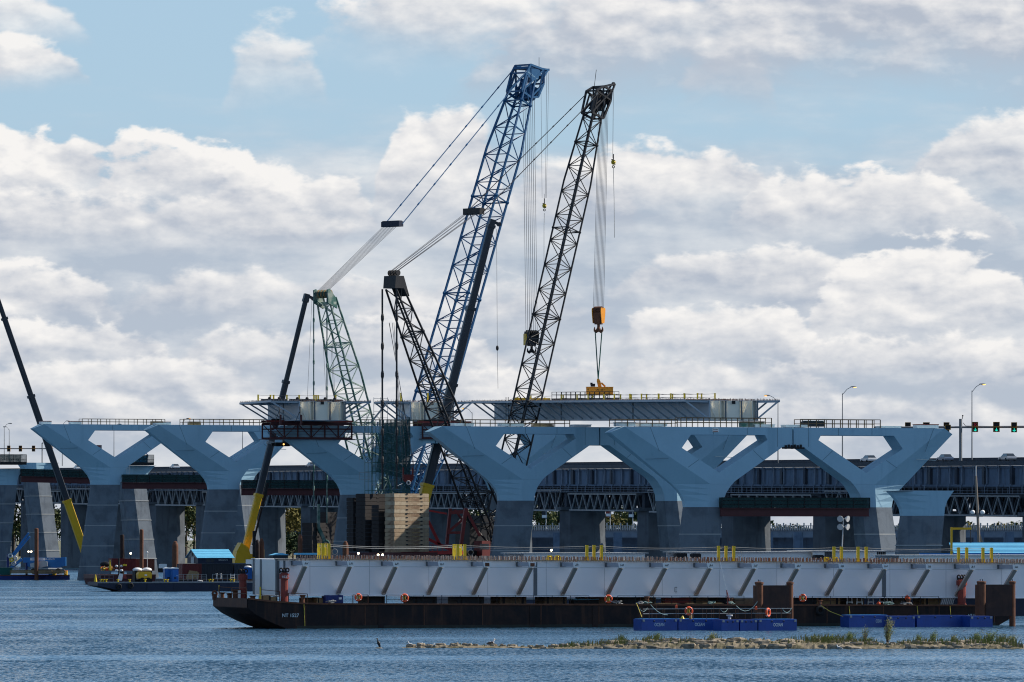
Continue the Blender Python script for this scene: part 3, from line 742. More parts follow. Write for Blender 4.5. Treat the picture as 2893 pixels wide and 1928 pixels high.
# edge posts and lifelines on the girders
ORD = [a+b for b in ('', ' beyond the middle') for a in ('1st', '2nd', '3rd', '4th', '5th', '6th', '7th', '8th', '9th', '10th', '11th', '12th', '13th', '14th', '15th', '16th', '17th', '18th', '19th', '20th', '21st', '22nd', '23rd', '24th')]
def post_line(pts, r, h, label, mt=M_YEL, lines=(0.55, 1.0), group='yellow lifeline posts on girders', wire=True, name='lifeline_post'):
    for i, p in enumerate(pts):
        m = MB(); m.box(p+Z*h/2, r*2, r*2, h); m.box(p+Z*(h+0.04), r*2.6, r*2.6, 0.08); m.box(p+Z*0.04, r*3.6, r*3.6, 0.08)
        solid(m, name, mt, (label if len(pts) < 2 else ORD[i]+' '+label), 'post', group)
    if wire and len(pts) > 1:
        m = MB()
        for k in lines:
            for a, b in zip(pts[:-1], pts[1:]):
                mid = (a+b)/2+Z*(h*k-0.05-(b-a).length*0.012)
                m.path([a+Z*h*k, mid, b+Z*h*k], 0.025, 4)
        return m
ps = []
for i, px in enumerate((1425, 1475, 1530, 1580, 1621, 1629, 1655, 1663, 1706, 1711, 1738, 1742, 1783, 1788, 1819, 1822, 1858, 1871, 1893, 1906, 1940, 1944, 1977, 1981)):
    Lq = (2005+55-px)/610*104; k = 0.35 if i % 2 else 0.75
    ps.append(c0c+T*(8.2*k)+g1*max(3, min(108, Lq))+Z*3.22)
w_ = post_line(ps, 0.1, 1.15, 'thin yellow post from the left on the long hanging girder', group='lifeline posts on the long girder')
solid(w_, 'lifeline', M_WIRE, 'sagging lifeline wire along the top of the long girder', 'wire')
ps = [c0+T*x+U*y+Z*3.36 for x, y in ((-3.6, 14), (-1, 15), (-.4, 15), (1.8, 14), (4.1, 14), (6.9, 14), (7.3, 14), (7.7, 14), (11.0, 14))]
w_ = post_line(ps, 0.12, 1.35, 'yellow post from the left on the short girder over the falsework', group='lifeline posts on the falsework girder')
solid(w_, 'lifeline', M_WIRE, 'lifeline wire along the short girder over the falsework', 'wire')
ps = [c1+T*x+U*4+Z*3.36 for x in (-0.6, 4.6, 9.0)]
post_line(ps, 0.12, 1.6, 'yellow post from the left on the segment behind the black mast', group='posts on the segment behind the mast', wire=False)
for i, x in enumerate((-2.4, 2.8, 8.0)):
    r_ = thing('lifting_saddle', ['dark lifting saddle at the left end of the short girder', 'dark lifting saddle in the middle of the short girder', 'dark lifting saddle at the right end of the short girder'][i], 'lifting saddle', c0+T*x+U*8+Z*3.36, 'lifting saddles on the short girder')
    m = MB(); m.box(c0+T*x+U*8+Z*3.62, 4.4, 1.6, 0.5); m.build('beam', M_CONTB, r_)
    for q in (-.8, 1.0):
        m = MB(); m.lathe(c0+T*(x+q)+U*8+Z*3.87, [(0.3, 0), (0.3, 0.25), (0.1, 0.42)], 8); m.build('shackle', M_DARK, r_)
# yellow spreader and walkway lying on the long girder
q = c0c+T*3+g1*98+Z*3.3
r_ = thing('yellow_spreader', 'flat yellow spreader frame lying on the girder by the black boom', 'spreader', q)
m = MB(); m.box(q+Z*0.35, 6.6, 0.5, 0.5); m.build('beam', M_CYEL, r_)
for k in (-2.8, -0.6, 2.2):
    m = MB(); m.box(q+T*k-U*0.4+Z*0.35, 0.22, 0.2, 0.7); m.build('stiffener', M_YEL, r_)
q = c0c+T*4.5+g1*74+Z*3.25
r_ = thing('girder_walkway', 'dark steel walkway frame with thin rails on the long girder', 'walkway', q)
m = MB(); m.box(q+Z*0.3, 2.0, 30, 0.5, T, g1); m.build('deck', M_DARK, r_)
for s_ in (-0.9, 0.9):
    for k in (0.9, 1.35):
        m = MB(); m.bar(q+T*s_-g1*15+Z*(k+.3), q+T*s_+g1*15+Z*(k+.3), 0.07); m.build('rail', M_DARK, r_)
    for i in range(13):
        m = MB(); a = q+T*s_+g1*(-15+2.5*i)+Z*0.5; m.bar(a, a+Z*1.15, 0.08); m.build('rail_post', M_DARK, r_)
# welded stair tower seen against the far part of the long girder
q = c0c-T*0.6+g1*99-Z*0.2
r_ = thing('stair_scaffold', 'black scaffold stair standing against the long girder web', 'scaffold', q)
for a in (-1, 1):
    for b_ in (-.6, .6):
        m = MB(); m.bar(q+T*a*1.1-U*(1.2+b_), q+T*a*1.1-U*(1.2+b_)+Z*4.2, 0.1); m.build('standard', M_DARK, r_)
for i in range(5):
    m = MB(); m.bar(q-T*1.1-U*1.8+Z*i*0.9, q+T*1.1-U*1.8+Z*i*0.9, 0.08); m.bar(q-T*1.1-U*1.8+Z*(i*0.9), q+T*1.1-U*1.8+Z*(i*0.9+0.8), 0.08); m.build('ledger', M_DARK, r_)

# ------------------------------------------------------------------ maroon falsework round the third pier's left tip and joint
def falsework(org, s0, s1, zt, label, h=2.5):
    root = thing('falsework_frame', label, 'falsework', org+T*(s0+s1)/2+Z*(zt-h), 'maroon falsework frames')
    w_ = s1-s0; c = org+T*(s0+s1)/2
    for sd in (-2.7, 2.7):
        for zz, t_ in ((zt, 0.5), (zt-h+0.15, 0.32), (zt-0.95, 0.22)):
            m = MB(); m.box(c+U*sd+Z*zz, w_, 0.35, t_); m.build('beam', M_MAROON, root)
        n = max(3, int(w_/2.2))
        for i in range(n+1):
            a = org+T*(s0+w_*i/n)+U*sd; m = MB(); m.bar(a+Z*(zt-h), a+Z*zt, 0.24); m.build('post', M_MAROON, root)
            if i < n:
                m = MB(); b_ = a+T*(w_/n); m.bar(a+Z*(zt-h+.2) if i % 2 else a+Z*zt, b_+Z*zt if i % 2 else b_+Z*(zt-h+.2), 0.14); m.build('brace', M_MAROON, root)
    m = MB(); m.box(c+Z*(zt-h-0.05), w_+1.2, 5.8, 0.1); m.build('deck', M_MAROON, root)
    m = MB()
    for k in (0.0, 0.45): m.bar(c-T*(w_/2+.6)-U*3+Z*(zt-1.9+k), c+T*(w_/2+.6)-U*3+Z*(zt-1.9+k), 0.06)
    m.build('rail', M_MAROON, root)
    for sd in (-1.6, 1.6):
        m = MB(); m.box(c+U*sd+Z*(zt+0.45), w_+1.0, 0.4, 0.32); m.build('sleeper', M_FRED if sd < 0 else M_MAROON, root)
        for k in (-.38, -.1, .3):
            m = MB(); m.box(c+T*k*w_+U*sd+Z*(zt+0.72), 0.9, 0.5, 0.3); m.build('jack', M_DARK, root)
    return root
falsework(OC, -31.2, -16.0, 0.35, 'maroon truss falsework carrying the short cream celled girder', 2.75)
falsework(OC, -2.6, 6.5, 0.35, 'maroon truss falsework at the joint behind the black crane mast', 2.6)
# two inclined red jacks and chain slings under the short girder
for i, x in enumerate((-5.3, -1.5)):
    q = c0+T*(x+1.2)-U*1.0
    r_ = thing('chain_sling', ['pair of black chains at the left strut of the short girder', 'pair of black chains beside the web of the short girder'][i], 'sling', q-Z*0.5)
    m = MB(); m.path([q+Z*2.4, q+Z*1.3+T*.1], 0.06); m.build('ring', M_DARK, r_)
    for s_ in (-.8, .5):
        m = MB(); m.path([q+Z*1.4, q+T*s_-Z*0.5], 0.055); m.build('chain', M_DARK, r_)
    m = MB(); m.bar(q+T*.3-Z*0.9, q+T*.3+Z*0.9, 0.3); m.build('jack', M_MAROON, r_)
# lift basket with a work lamp under the left tip of the third pier
q = P(796, 1256, 1138)
r_ = thing('work_cradle', 'dark work cradle with a lit lamp under the falsework tip', 'work cradle', q-Z*0.6)
m = MB(); m.box(q, 2.6, 1.4, 0.7); m.build('basket', M_DARK, r_)
m = MB(); m.box(q+T*.5+Z*.6, 0.8, 0.6, 0.5); m.build('hood', M_GREY, r_)
m = MB(); m.ball(q+T*.15-U*.75-Z*.0, 0.16, n=8, m=5); m.build('lamp', M_SODIUM, r_)
for s_ in (-1.7, 1.6):
    m = MB(); m.box(q+T*s_, 0.5, 0.6, 0.5); m.build('bracket', M_DARK, r_)

# ------------------------------------------------------------------ scaffold tower wrapped in green net at the third pier
q = P(1085, 1397, 1126); r_ = thing('netted_scaffold', 'scaffold tower wrapped in green net beside the third W pier', 'scaffold', q)
Hs = (1397-1186)/S(1126); wS = 7.2
for i in range(6):
    for b_ in (0, 2.0, 4.0):
        m = MB(); a = q+T*(-wS/2+wS*i/5)-U*b_; m.bar(a, a+Z*Hs, 0.09); m.build('standard', M_GREENC, r_)
for k in range(8):
    m = MB()
    for b_ in (0, 4.0): m.bar(q-T*wS/2-U*b_+Z*Hs*(k+.4)/8, q+T*wS/2-U*b_+Z*Hs*(k+.4)/8, 0.08)
    m.build('ledger', M_GREENC, r_)
    m = MB(); a = q+T*(-wS/2 if k % 2 else wS/2)-U*4.02+Z*Hs*k/8; b2 = q+T*(wS/2 if k % 2 else -wS/2)-U*4.02+Z*Hs*(k+1)/8; m.bar(a, b2, 0.08); m.build('brace', M_GALV, r_)
def net(pts, nm=M_NET):
    m = MB(); m.poly(pts); o = m.build('net', nm, r_); return o
e = -U*4.15
net([q-T*wS/2+e+Z*Hs*.27, q+T*wS/2+e+Z*Hs*.27, q+T*wS/2+e+Z*Hs, q-T*wS/2*.2+e+Z*Hs, q-T*wS/2+e+Z*Hs*.6])
net([q-T*wS*.2+e, q+T*wS/2+e, q+T*wS/2+e+Z*Hs*.268, q-T*wS*.4+e+Z*Hs*.268])
net([q+T*wS/2+e+T*.05, q+T*wS/2+T*.05, q+T*wS/2+Z*Hs+T*.05, q+T*wS/2+e+Z*Hs+T*.05])
net([q-T*wS*.3+e*.5+Z*Hs*.3, q+T*wS/2+e*.5+Z*Hs*.2, q+T*wS/2+e*.5+Z*Hs*.98, q-T*wS*.1+e*.5+Z*Hs*.95], M_NETD)
net([q+T*wS*.36+e*1.02+Z*Hs*.1, q+T*wS*.5+e*1.02+Z*Hs*.05, q+T*wS*.5+e*1.02+Z*Hs*1.03, q+T*wS*.38+e*1.02+Z*Hs*1.03], M_NETD)
# small galvanised stair scaffold above it
q2 = P(1050, 1205, 1128); r_ = thing('stair_tower', 'thin galvanised stair scaffold above the netted tower', 'scaffold', q2)
for i in range(5):
    m = MB(); a = q2+T*(-2.2+1.3*i); m.bar(a, a+Z*(2.2 if i < 2 else 5.2), 0.07); m.build('standard', M_GALV, r_)
for k in range(5):
    m = MB(); m.bar(q2+T*(.4 if k > 1 else -2.2)+Z*(k*1.15+.4), q2+T*3+Z*(k*1.15+.4), 0.06); m.build('ledger', M_GALV, r_)
m = MB(); m.bar(q2+T*-.2+Z*.6, q2+T*3+Z*4.4, 0.12, 0.3); m.build('stair', M_GALV, r_)
# side ladder cage on the third pier's Y
q2 = P(1030, 1356, 1124); r_ = thing('small_cage', 'small galvanised cage platform on the third pier', 'platform', q2)
for a in (-1, 1):
    m = MB(); m.bar(q2+T*a, q2+T*a+Z*1.3, 0.07); m.build('post', M_GALV, r_)
for k in (0, .65, 1.3):
    m = MB(); m.bar(q2-T+Z*k, q2+T+Z*k, 0.07); m.build('rail', M_GALV, r_)
# ------------------------------------------------------------------ the old road bridge behind
OS = 53.7; od = Vector((-0.2878, 0.9577, 0)); on = Vector((-od.y, od.x, 0))*-1   # od along, on away from... nearer side is -oq
oq = Vector((od.y, -od.x, 0))                                                    # to the right, away from the new bridge
def old_pt(k): return Vector((1130*(0.0723-0.013675*k), 1130*(1+0.0455*k), 0))-oq*8.6
def old_top(k): return 23.05+0.44*k
def old_d(px): return 412.3/((px-CX)/F+0.3005)
def old_k(px): return (old_d(px)/1130-1)/0.0455
oroot = thing('road_bridge', 'old dark truss road bridge with traffic behind the new piers', 'bridge', old_pt(5))
K0, K1 = -2, 16
BW = 22.0                                                                        # deck width, away to the right
m = MB(); fz = MB(); pr = MB(); pf = MB(); fr = MB()
for k in range(K0, K1):
    a = old_pt(k)+Z*old_top(k); b = old_pt(k+1)+Z*old_top(k+1); al = (b-a).normalized()
    c = (a+b)/2; L = (b-a).length/2
    m.ob(c+oq*BW/2-Z*0.95, al*L, oq*BW/2, Z*0.13)
    fz.ob(c-oq*0.1-Z*1.05, al*L, oq*0.22, Z*0.42)
    pr.ob(c+oq*0.15-Z*0.42, al*L, oq*0.06, Z*0.05); 
    for j in range(18):
        q = a+(b-a)*((j+.5)/18); pr.bar(q+oq*0.15-Z*0.85, q+oq*0.15-Z*0.4, 0.08)
    pf.ob(c+oq*(BW*0.5)-Z*0.35, al*L, oq*0.2, Z*0.45)
m.build('deck', M_ASPH, oroot); fz.build('fascia', M_OLDSTEEL, oroot); pr.build('near_railing', M_OLDSTEEL, oroot); pf.build('median_barrier', M_OLDGIRD, oroot)
MB_PIER = None
for k in range(K0, K1+1):
    c = old_pt(k); top = old_top(k)-10.2
    m = MB(); w_ = 8.6
    outl = [(0.2, -1.7), (w_-2.6, -1.7), (w_, 0.2), (w_-2.6, 1.7), (0.2, 1.7), (-1.6, 0)]
    bot = [c+oq*x*1.02+od*y*1.25-Z*1 for x, y in outl]; tp = [c+oq*x+od*y+Z*top for x, y in outl]
    n = 6; fs = [(i, (i+1) % n, n+(i+1) % n, n+i) for i in range(n)]+[tuple(range(n-1, -1, -1)), tuple(range(n, 2*n))]
    m.mesh(bot+tp, fs); po = m.build('pier', M_CONC_OLD, oroot)
    m = MB(); m.ob(c+oq*(w_/2-.6)+Z*(top+0.35), oq*(w_/2+1.2), od*1.6, Z*0.34); m.build('pier_cap', M_CONC_OLD, po)
    for x in (0.4, w_*0.5, w_-.8):
        m = MB(); m.ob(c+oq*x+Z*(top+0.7+2.2), oq*0.7, od*0.8, Z*2.2); m.build('bearing_column', M_OLDGIRD, po)
for k in range(K0, K1):
    a = old_pt(k)+Z*old_top(k); b = old_pt(k+1)+Z*old_top(k+1); d = b-a; L = d.length; al = d.normalized()
    big = (k % 2 == 0)
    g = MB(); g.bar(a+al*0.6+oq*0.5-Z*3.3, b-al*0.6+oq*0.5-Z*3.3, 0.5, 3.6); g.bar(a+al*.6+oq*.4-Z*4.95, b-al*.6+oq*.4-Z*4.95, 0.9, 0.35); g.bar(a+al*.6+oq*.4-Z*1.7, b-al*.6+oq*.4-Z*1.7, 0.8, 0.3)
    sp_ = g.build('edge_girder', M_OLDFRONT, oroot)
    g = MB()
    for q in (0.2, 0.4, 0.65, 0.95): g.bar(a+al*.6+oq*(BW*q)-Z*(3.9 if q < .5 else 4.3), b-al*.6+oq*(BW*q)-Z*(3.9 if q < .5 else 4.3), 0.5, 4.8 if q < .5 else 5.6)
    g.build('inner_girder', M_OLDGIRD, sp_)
    nb = 9
    for i in range(nb):
        q = a+d*((i+.5)/nb); s_ = MB(); s_.bar(q-oq*0.05-Z*1.5, q-oq*0.05-Z*4.6, 0.26, 0.3); s_.path([q-oq*0.05-Z*4.5, q-oq*0.5-Z*5.2, q-oq*0.5-Z*6.4], 0.1, 4)
        s_.bar(q-oq*0.3-Z*1.5+al*0.1, q-oq*.05-Z*2.6+al*1.1, 0.1); s_.bar(q-oq*.2-Z*1.55-al*.6, q-oq*.2-Z*1.55+al*.6, 0.3, 0.12)
        s_.build('stiffener', M_OLDPOST, sp_)
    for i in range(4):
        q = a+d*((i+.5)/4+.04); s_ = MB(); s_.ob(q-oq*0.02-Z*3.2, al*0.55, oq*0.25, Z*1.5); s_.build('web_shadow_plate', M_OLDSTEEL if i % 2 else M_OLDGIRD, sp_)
    # hung catwalk
    c = MB(); z0 = 6.35
    c.bar(a-oq*.6-Z*z0, b-oq*.6-Z*z0, 0.9, 0.12)
    for h in (0.5, 1.0): c.bar(a-oq*1.0-Z*(z0-h), b-oq*1.0-Z*(z0-h), 0.07)
    for i in range(22): q = a+d*((i+.5)/22)-oq*1.0-Z*z0; c.bar(q, q+Z*1.05, 0.06)
    c.build('catwalk', M_OLDPOST, sp_)
    # truss
    zt, zb = (6.75, 10.15) if not big else (5.95, 10.3)
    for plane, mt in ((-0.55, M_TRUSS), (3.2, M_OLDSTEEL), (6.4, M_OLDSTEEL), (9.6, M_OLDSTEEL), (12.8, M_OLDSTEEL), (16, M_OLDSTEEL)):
        t_ = MB(); nv = 6 if big else 9; e0, e1 = (0.04, 0.93) if big else (0.07, 0.95)
        p0 = a+d*e0+oq*plane; p1 = a+d*e1+oq*plane; r = (0.16 if big else 0.13) if plane < 0 else 0.24
        t_.bar(p0-Z*zt, p1-Z*zt, r*2); t_.bar(p0+d*0.02-Z*zb, p1-d*0.02-Z*zb, r*2)
        for i in range(nv):
            u0 = p0+(p1-p0)*(i/nv); u1 = p0+(p1-p0)*((i+1)/nv); um = (u0+u1)/2
            t_.bar(u0-Z*zt, um-Z*zb, r*1.7); t_.bar(um-Z*zb, u1-Z*zt, r*1.7)
            if big: t_.bar(um-Z*zt, um-Z*zb, r*0.9)
        t_.build('truss', mt, sp_)
    t_ = MB()
    for i in range(8):
        q = a+d*((i+.5)/8)
        for o0_ in (3.2, 9.6): t_.bar(q+oq*o0_-Z*zt, q+oq*o0_-Z*zb, 0.5, 0.3)
    t_.build('truss_post', M_OLDSTEEL, sp_)['kind'] = 'stuff'
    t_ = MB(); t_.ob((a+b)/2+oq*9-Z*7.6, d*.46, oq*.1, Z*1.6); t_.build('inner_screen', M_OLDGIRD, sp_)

# ------------------------------------------------------------------ street lamps and lane signals on the old bridge
def lamp(px, py_top, d, h, reach, label, lit=True, group='street lamps on the old bridge', off=None, dirx=1):
    top = P(px, py_top, d); base = top-Z*h
    r_ = thing('street_lamp', label, 'street lamp', base, group)
    m = MB(); m.tube(base, base+Z*h, 0.13, 8, 0.075); m.build('pole', M_GREY, r_)
    e = top+Vector((reach*dirx, 0, h*0.055+reach*.32)); mid = top+Vector((reach*.5*dirx, 0, reach*.36+.15))
    m = MB(); m.path([top-Z*.25, mid, e], 0.055, 5); m.build('arm', M_GREY, r_)
    m = MB(); m.ball(e+Vector((0.4*dirx, 0, 0)), 0.62, 0.22, 0.13, 8, 6, ax=(1, 0, 0), ay=(0, 1, 0)); hd = m.build('lamp_head', M_GREY, r_, smooth=True)
    m = MB(); m.ball(e+Vector((0.62*dirx, 0, -0.1)), 0.32, 0.18, 0.1, 8, 5, ax=(1, 0, 0), ay=(0, 1, 0)); m.build('lens', M_SODIUM if lit else M_GREY, hd)
dl = old_d(2380)
lamp(2380, 1112, old_d(2380)+6, 12.6, 1.7, 'tall lit street lamp rising through the opening of the right Y')
lamp(2746, 1104, old_d(2746)+6, 12.3, 1.5, 'tall lit street lamp crossing the lane signals at right')
lamp(2198, 1135, old_d(2198)+6, 12.0, 1.7, 'lit street lamp just right of the long girder end', dirx=-1)
lamp(1334, 1166, old_d(1334)+16, 9.5, 1.4, 'lit street lamp behind the black crane mast', dirx=-1)
lamp(1072, 1182, old_d(1072)+14, 9.0, 1.2, 'lit street lamp above the netted scaffold', dirx=-1)
lamp(322, 1208, old_d(322)+14, 10.0, 1.2, 'slim street lamp inside the opening of the leftmost Y', lit=False)
lamp(685, 1215, old_d(685)+14, 8.0, 1.0, 'slim street lamp inside the opening of the second Y', lit=False)
lamp(12, 1206, old_d(12)+14, 10.0, 1.4, 'pale street lamp at the left edge of the picture', lit=False)
lamp(26, 1214, old_d(26)+24, 10.0, .9, 'thin second lamp behind the one at the left edge', lit=False, dirx=-1)
lamp(176, 1200, old_d(176)+20, 12.0, 1.2, 'curved lamp arm peeping over the leftmost cap', lit=False)
lamp(516, 1192, old_d(516)+14, 9.0, 1.2, 'lit lamp arm above the second cap from the left')
def signal(px, py, d, h2, label, faces, rz=0.0, w=0.5, only=1):
    """lane signal of stacked square heads; faces from top to bottom"""
    c = P(px, py, d); r_ = thing('lane_signal', label, 'lane signal', c-Z*0.8, 'lane signals over the old bridge')
    X = Vector((1, 0, 0)); Y = Vector((0, 1, 0))
    for i, f in enumerate(faces):
        q = c+Z*(0.44 if i == 0 else -0.44)*(1 if len(faces) > 1 else 0)
        m = MB(); m.ob(q, X*w, Y*0.22, Z*0.42); hs = m.build('housing', M_SIGY, r_)
        m = MB(); m.ob(q-Y*0.225, X*w*0.78, Y*0.02, Z*0.34); m.build('face', M_DARK, hs)
        if f == 'down':
            m = MB(); yy = -Y*0.27
            m.ob(q+yy+Z*.06, X*0.05, Y*0.015, Z*0.22)
            for sg in (-1, 1): m.bar(q+yy-Z*.26, q+yy+X*sg*.24-Z*.04, 0.11, 0.03, up=(0, 1, 0))
            m.build('green_arrow', M_GRNARROW, hs)
        if f == 'x':
            m = MB(); yy = -Y*0.27
            for sg in (-1, 1): m.bar(q+yy+X*sg*.26-Z*.24, q+yy-X*sg*.26+Z*.24, 0.1, 0.03, up=(0, 1, 0))
            m.build('red_cross', M_REDX, hs)
        m = MB()                                                                  # visor
        m.ob(q-Y*0.4+Z*0.42, X*w, Y*0.2, Z*0.02); m.ob(q-Y*0.36-X*w, X*0.02, Y*0.15, Z*0.4); m.build('visor', M_SIGY, hs)
    return r_
gd = old_d(2780)-2
gr = thing('signal_gantry', 'grey pipe gantry carrying lane signals at the right', 'gantry', P(2715, 1292, gd))
m = MB(); m.tube(P(2470, 1208, gd), P(2990, 1207, gd), 0.17, 8); m.build('beam', M_GREY, gr)
m = MB(); m.tube(P(2714, 1302, gd), P(2714, 1184, gd), 0.3, 8); m.build('mast', M_GREY, gr)
m = MB(); m.tube(P(2719, 1184, gd), P(2720, 1176, gd), 0.06, 5); m.ball(P(2720, 1175, gd), 0.15, n=6, m=4); m.build('camera_head', M_DARK, gr)
m = MB(); m.path([P(2560, 1205.5, gd), P(2600, 1206.5, gd), P(2650, 1205, gd), P(2712, 1206, gd)], 0.05, 4); m.path([P(2721, 1195, gd), P(2728, 1204, gd), P(2800, 1205, gd), P(2893, 1204, gd)], 0.05, 4); m.build('cable', M_DARK, gr)
signal(2755, 1207, gd-.6, 0, 'lane signal with a red cross over a green arrow by the lamp pole', ['x', 'down'])
signal(2815, 1207, gd-.6, 0, 'middle lane signal with one green down arrow right of the lamp pole', ['', 'down'], w=0.56)
signal(2865, 1208, gd-.6, 0, 'rightmost lane signal with a green down arrow', ['', 'down'])
signal(2674, 1208, gd+3, 0, 'tall dark lane signal at the tip of the nearest cap', ['', ''])
signal(2678, 1208, gd-1.6, 0, 'single dark lane signal head in front of the cap tip', [''])
signal(2565, 1208, gd+3, 0, 'dark lane signal showing over the right Y', ['', ''])
signal(2617, 1208, gd+3, 0, 'dark lane signal behind the red topped crate', ['', ''], w=0.58)
gl = old_d(90)
gr = thing('signal_gantry', 'thin pipe gantry carrying lane signals at the left', 'gantry', P(119, 1308, gl), 'signal gantries')
m = MB(); m.tube(P(-60, 1268, gl), P(150, 1268, gl), 0.15, 8); m.build('beam', M_GREY, gr)
m = MB(); m.tube(P(119, 1312, gl), P(119, 1252, gl), 0.17, 8); m.ball(P(121, 1252, gl), 0.2, n=6, m=4); m.build('mast', M_GREY, gr)
for px, f, lb in ((25, ['', ''], 'leftmost dark lane signal at the picture edge'), (58, ['', ''], 'second dark lane signal from the left edge'), (95, ['', ''], 'third lane signal from the left with a brown back'), (144, ['', 'down'], 'lane signal with a green arrow beside the leftmost pier tip')):
    signal(px, 1268, gl-.6, 0, lb, f, w=0.46)
for px, lb in ((1181, 'green lane signal seen under the joint left of the black mast'), (1225, 'green lane signal seen right of the hanging red hook')):
    signal(px, 1252, old_d(1200)-3, 0, lb, ['', 'down'])
q = P(280, 1267, old_d(280)); r_ = thing('road_sign', 'square road sign inside the opening of the leftmost Y', 'sign', q-Z*6)
m = MB(); m.ob(q, Vector((.75, 0, 0)), Vector((0, .05, 0)), Z*.9); m.build('panel', M_GREY, r_)
m = MB(); m.ob(q+Vector((-.1, -.06, .6)), Vector((.5, 0, 0)), Vector((0, .01, 0)), Z*.2); m.build('red_band', M_REDSPUD, r_)
m = MB(); m.tube(q-Z*6, q-Z*.9, 0.08, 6); m.build('pole', M_GREY, r_)

# ------------------------------------------------------------------ cars on the old bridge
def car_proto(paint):
    r_ = thing('car', '', 'car', (0, 0, 0), 'cars on the old bridge')
    b = MB(); X = Vector((1, 0, 0)); Y = Vector((0, 1, 0))
    side = [(-2.2, .35), (2.2, .35), (2.25, .75), (1.5, .92), (-2.15, .98), (-2.25, .7)]
    b.prism([(x, -.85, z) for x, z in side], Y*1.7)
    b.build('body', paint, r_)
    c = MB(); lo = [(-1.9, -.8), (1.1, -.8), (1.1, .8), (-1.9, .8)]; hi = [(-1.3, -.62), (.35, -.62), (.35, .62), (-1.3, .62)]
    pts = [(x, y, .93) for x, y in lo]+[(x, y, 1.42) for x, y in hi]
    c.mesh(pts, [(0, 1, 5, 4), (1, 2, 6, 5), (2, 3, 7, 6), (3, 0, 4, 7)]); gl_ = c.build('glasshouse', M_GLASS, r_)
    c = MB(); c.ob((-.47, 0, 1.44), X*.85, Y*.64, Z*.03); c.build('roof', paint, r_)
    for x in (-1.4, 1.35):
        for y in (-.82, .82):
            c = MB(); c.lathe((x, y-.1, .33), [(.33, 0), (.33, .2)], 10, axis=Y); wh = c.build('wheel', M_RUB, r_)
    for y in (-.6, .6):
        c = MB(); c.ball((2.2, y, .72), .1, .16, .08, 6, 4, ax=X, ay=Y); c.build('headlight', M_WHITE, r_)
    return r_
CARP = [mat('car_silver', (0.45, 0.46, 0.48), 0.3, 0.4), mat('car_white', (0.75, 0.75, 0.75), 0.3), mat('car_dark', (0.05, 0.05, 0.06), 0.3), mat('car_bluegrey', (0.15, 0.2, 0.28), 0.3, 0.3), mat('car_red', (0.25, 0.03, 0.03), 0.3)]
protos = {}
for px, pi, y_off, lb in ((2402, 1, 3, 'white car on the old bridge seen under the right Y'), (2790, 0, 3, 'silver car on the old bridge right of the lamp pole'), (2892, 3, 3, 'blue grey car leaving the right edge of the picture'),
                          (2712-97, 3, 3, 'dark blue car behind the outer edge of the right arm'), (1745, 0, 3, 'silver car on the old bridge left of the joint arch'), (842, 3, 3, 'pale blue car on the old bridge under the falsework'),
                          (460, 1, 3, 'white car on the old bridge behind the second pier from the left'), (250, 0, 3, 'silver car seen between the leftmost pier arms'), (2828, 2, 9, 'dark car roof behind the median barrier at right'), (188, 1, 3, 'white car on the old bridge left of the leftmost crane boom')):
    k = old_k(px); c = old_pt(k)+oq*y_off*0.9+Z*(old_top(k)-0.80)
    ang = math.atan2(od.y, od.x)
    if pi not in protos: protos[pi] = car_proto(CARP[pi]); o = protos[pi]; o.location = c; o.rotation_euler = (0, 0, ang); o['label'] = lb
    else: dup(protos[pi], c, ang, lb)

# ------------------------------------------------------------------ ice control bridge and trees beyond
ice = thing('ice_control_bridge', 'low blue grey concrete causeway with fence far beyond the bridges', 'causeway', P(2100, 1600, 1750))
for i in range(26):
    px = 980+i*85; d = 1760-i*2
    m = MB(); m.ob(P(px, 1562, d), Vector((1.2, 0, 0)), Vector((0, 3, 0)), Z*5.6); m.build('pier', M_OLDFRONT, ice)
m = MB(); m.ob(P(2000, 1555, 1764), Vector((130, 0, 0)), Vector((0, 2, 0)), Z*5.6); m.build('wall', M_OLDFRONT, ice)
m = MB(); m.ob(P(2000, 1507, 1758), Vector((130, 0, 0)), Vector((0, 2.4, 0)), Z*1.2); m.build('beam', M_OLDPOST, ice)
m = MB(); rn = random.Random(5)
for i in range(330):
    px = 985+i*6.4; q = P(px, 1499, 1755); h = 1.4 if i % 3 else 2.1
    m.bar(q, q+Z*h, 0.3)
for k in (0.6, 1.3): m.bar(P(980, 1499, 1755)+Z*k, P(3100, 1499, 1755)+Z*k, 0.12)
m.build('fence', M_GALV, ice)
rn = random.Random(11)
TR = [(1520, 1900, 9, 4.5), (1548, 1880, 8, 4.2), (1585, 1890, 9, 4.5), (1622, 1910, 8.5, 4.5), (1665, 1900, 9, 4.4), (1722, 1880, 8, 4), (1752, 1890, 9.5, 4.2), (1782, 1900, 9, 4.5), (1815, 1890, 8.5, 4.5), (1850, 1905, 8, 4), (1345, 1890, 9, 4.5), (1385, 1885, 8, 4), (1300, 1895, 9, 4.5),
      (2200, 1950, 6, 4), (2225, 1960, 6.5, 4), (2255, 1950, 6, 4.2), (2330, 1955, 6, 4), (2545, 1950, 6, 4), (2745, 1950, 6.5, 4.4), (2775, 1955, 7, 4), (2805, 1950, 6, 4.5), (2840, 1955, 7, 4.4), (2872, 1950, 6.5, 4), (2150, 1950, 6, 4), (2030, 1950, 6, 4)]
kinds = ['green broadleaf tree', 'dark green tree', 'yellowing autumn tree']
def where(px):
    for a, b, t in ((1280, 1500, 'left of the second W pier leg'), (1500, 1690, 'between the old piers right of the black crane'), (1690, 1870, 'behind the narrow leg gap beside the nearest pier'), (1870, 2420, 'behind the tie beam of the nearest pier'), (2420, 2700, 'behind the flared stub at right'), (2700, 2900, 'beyond the causeway at the right edge')):
        if a <= px < b: return t
    return 'on the far bank'
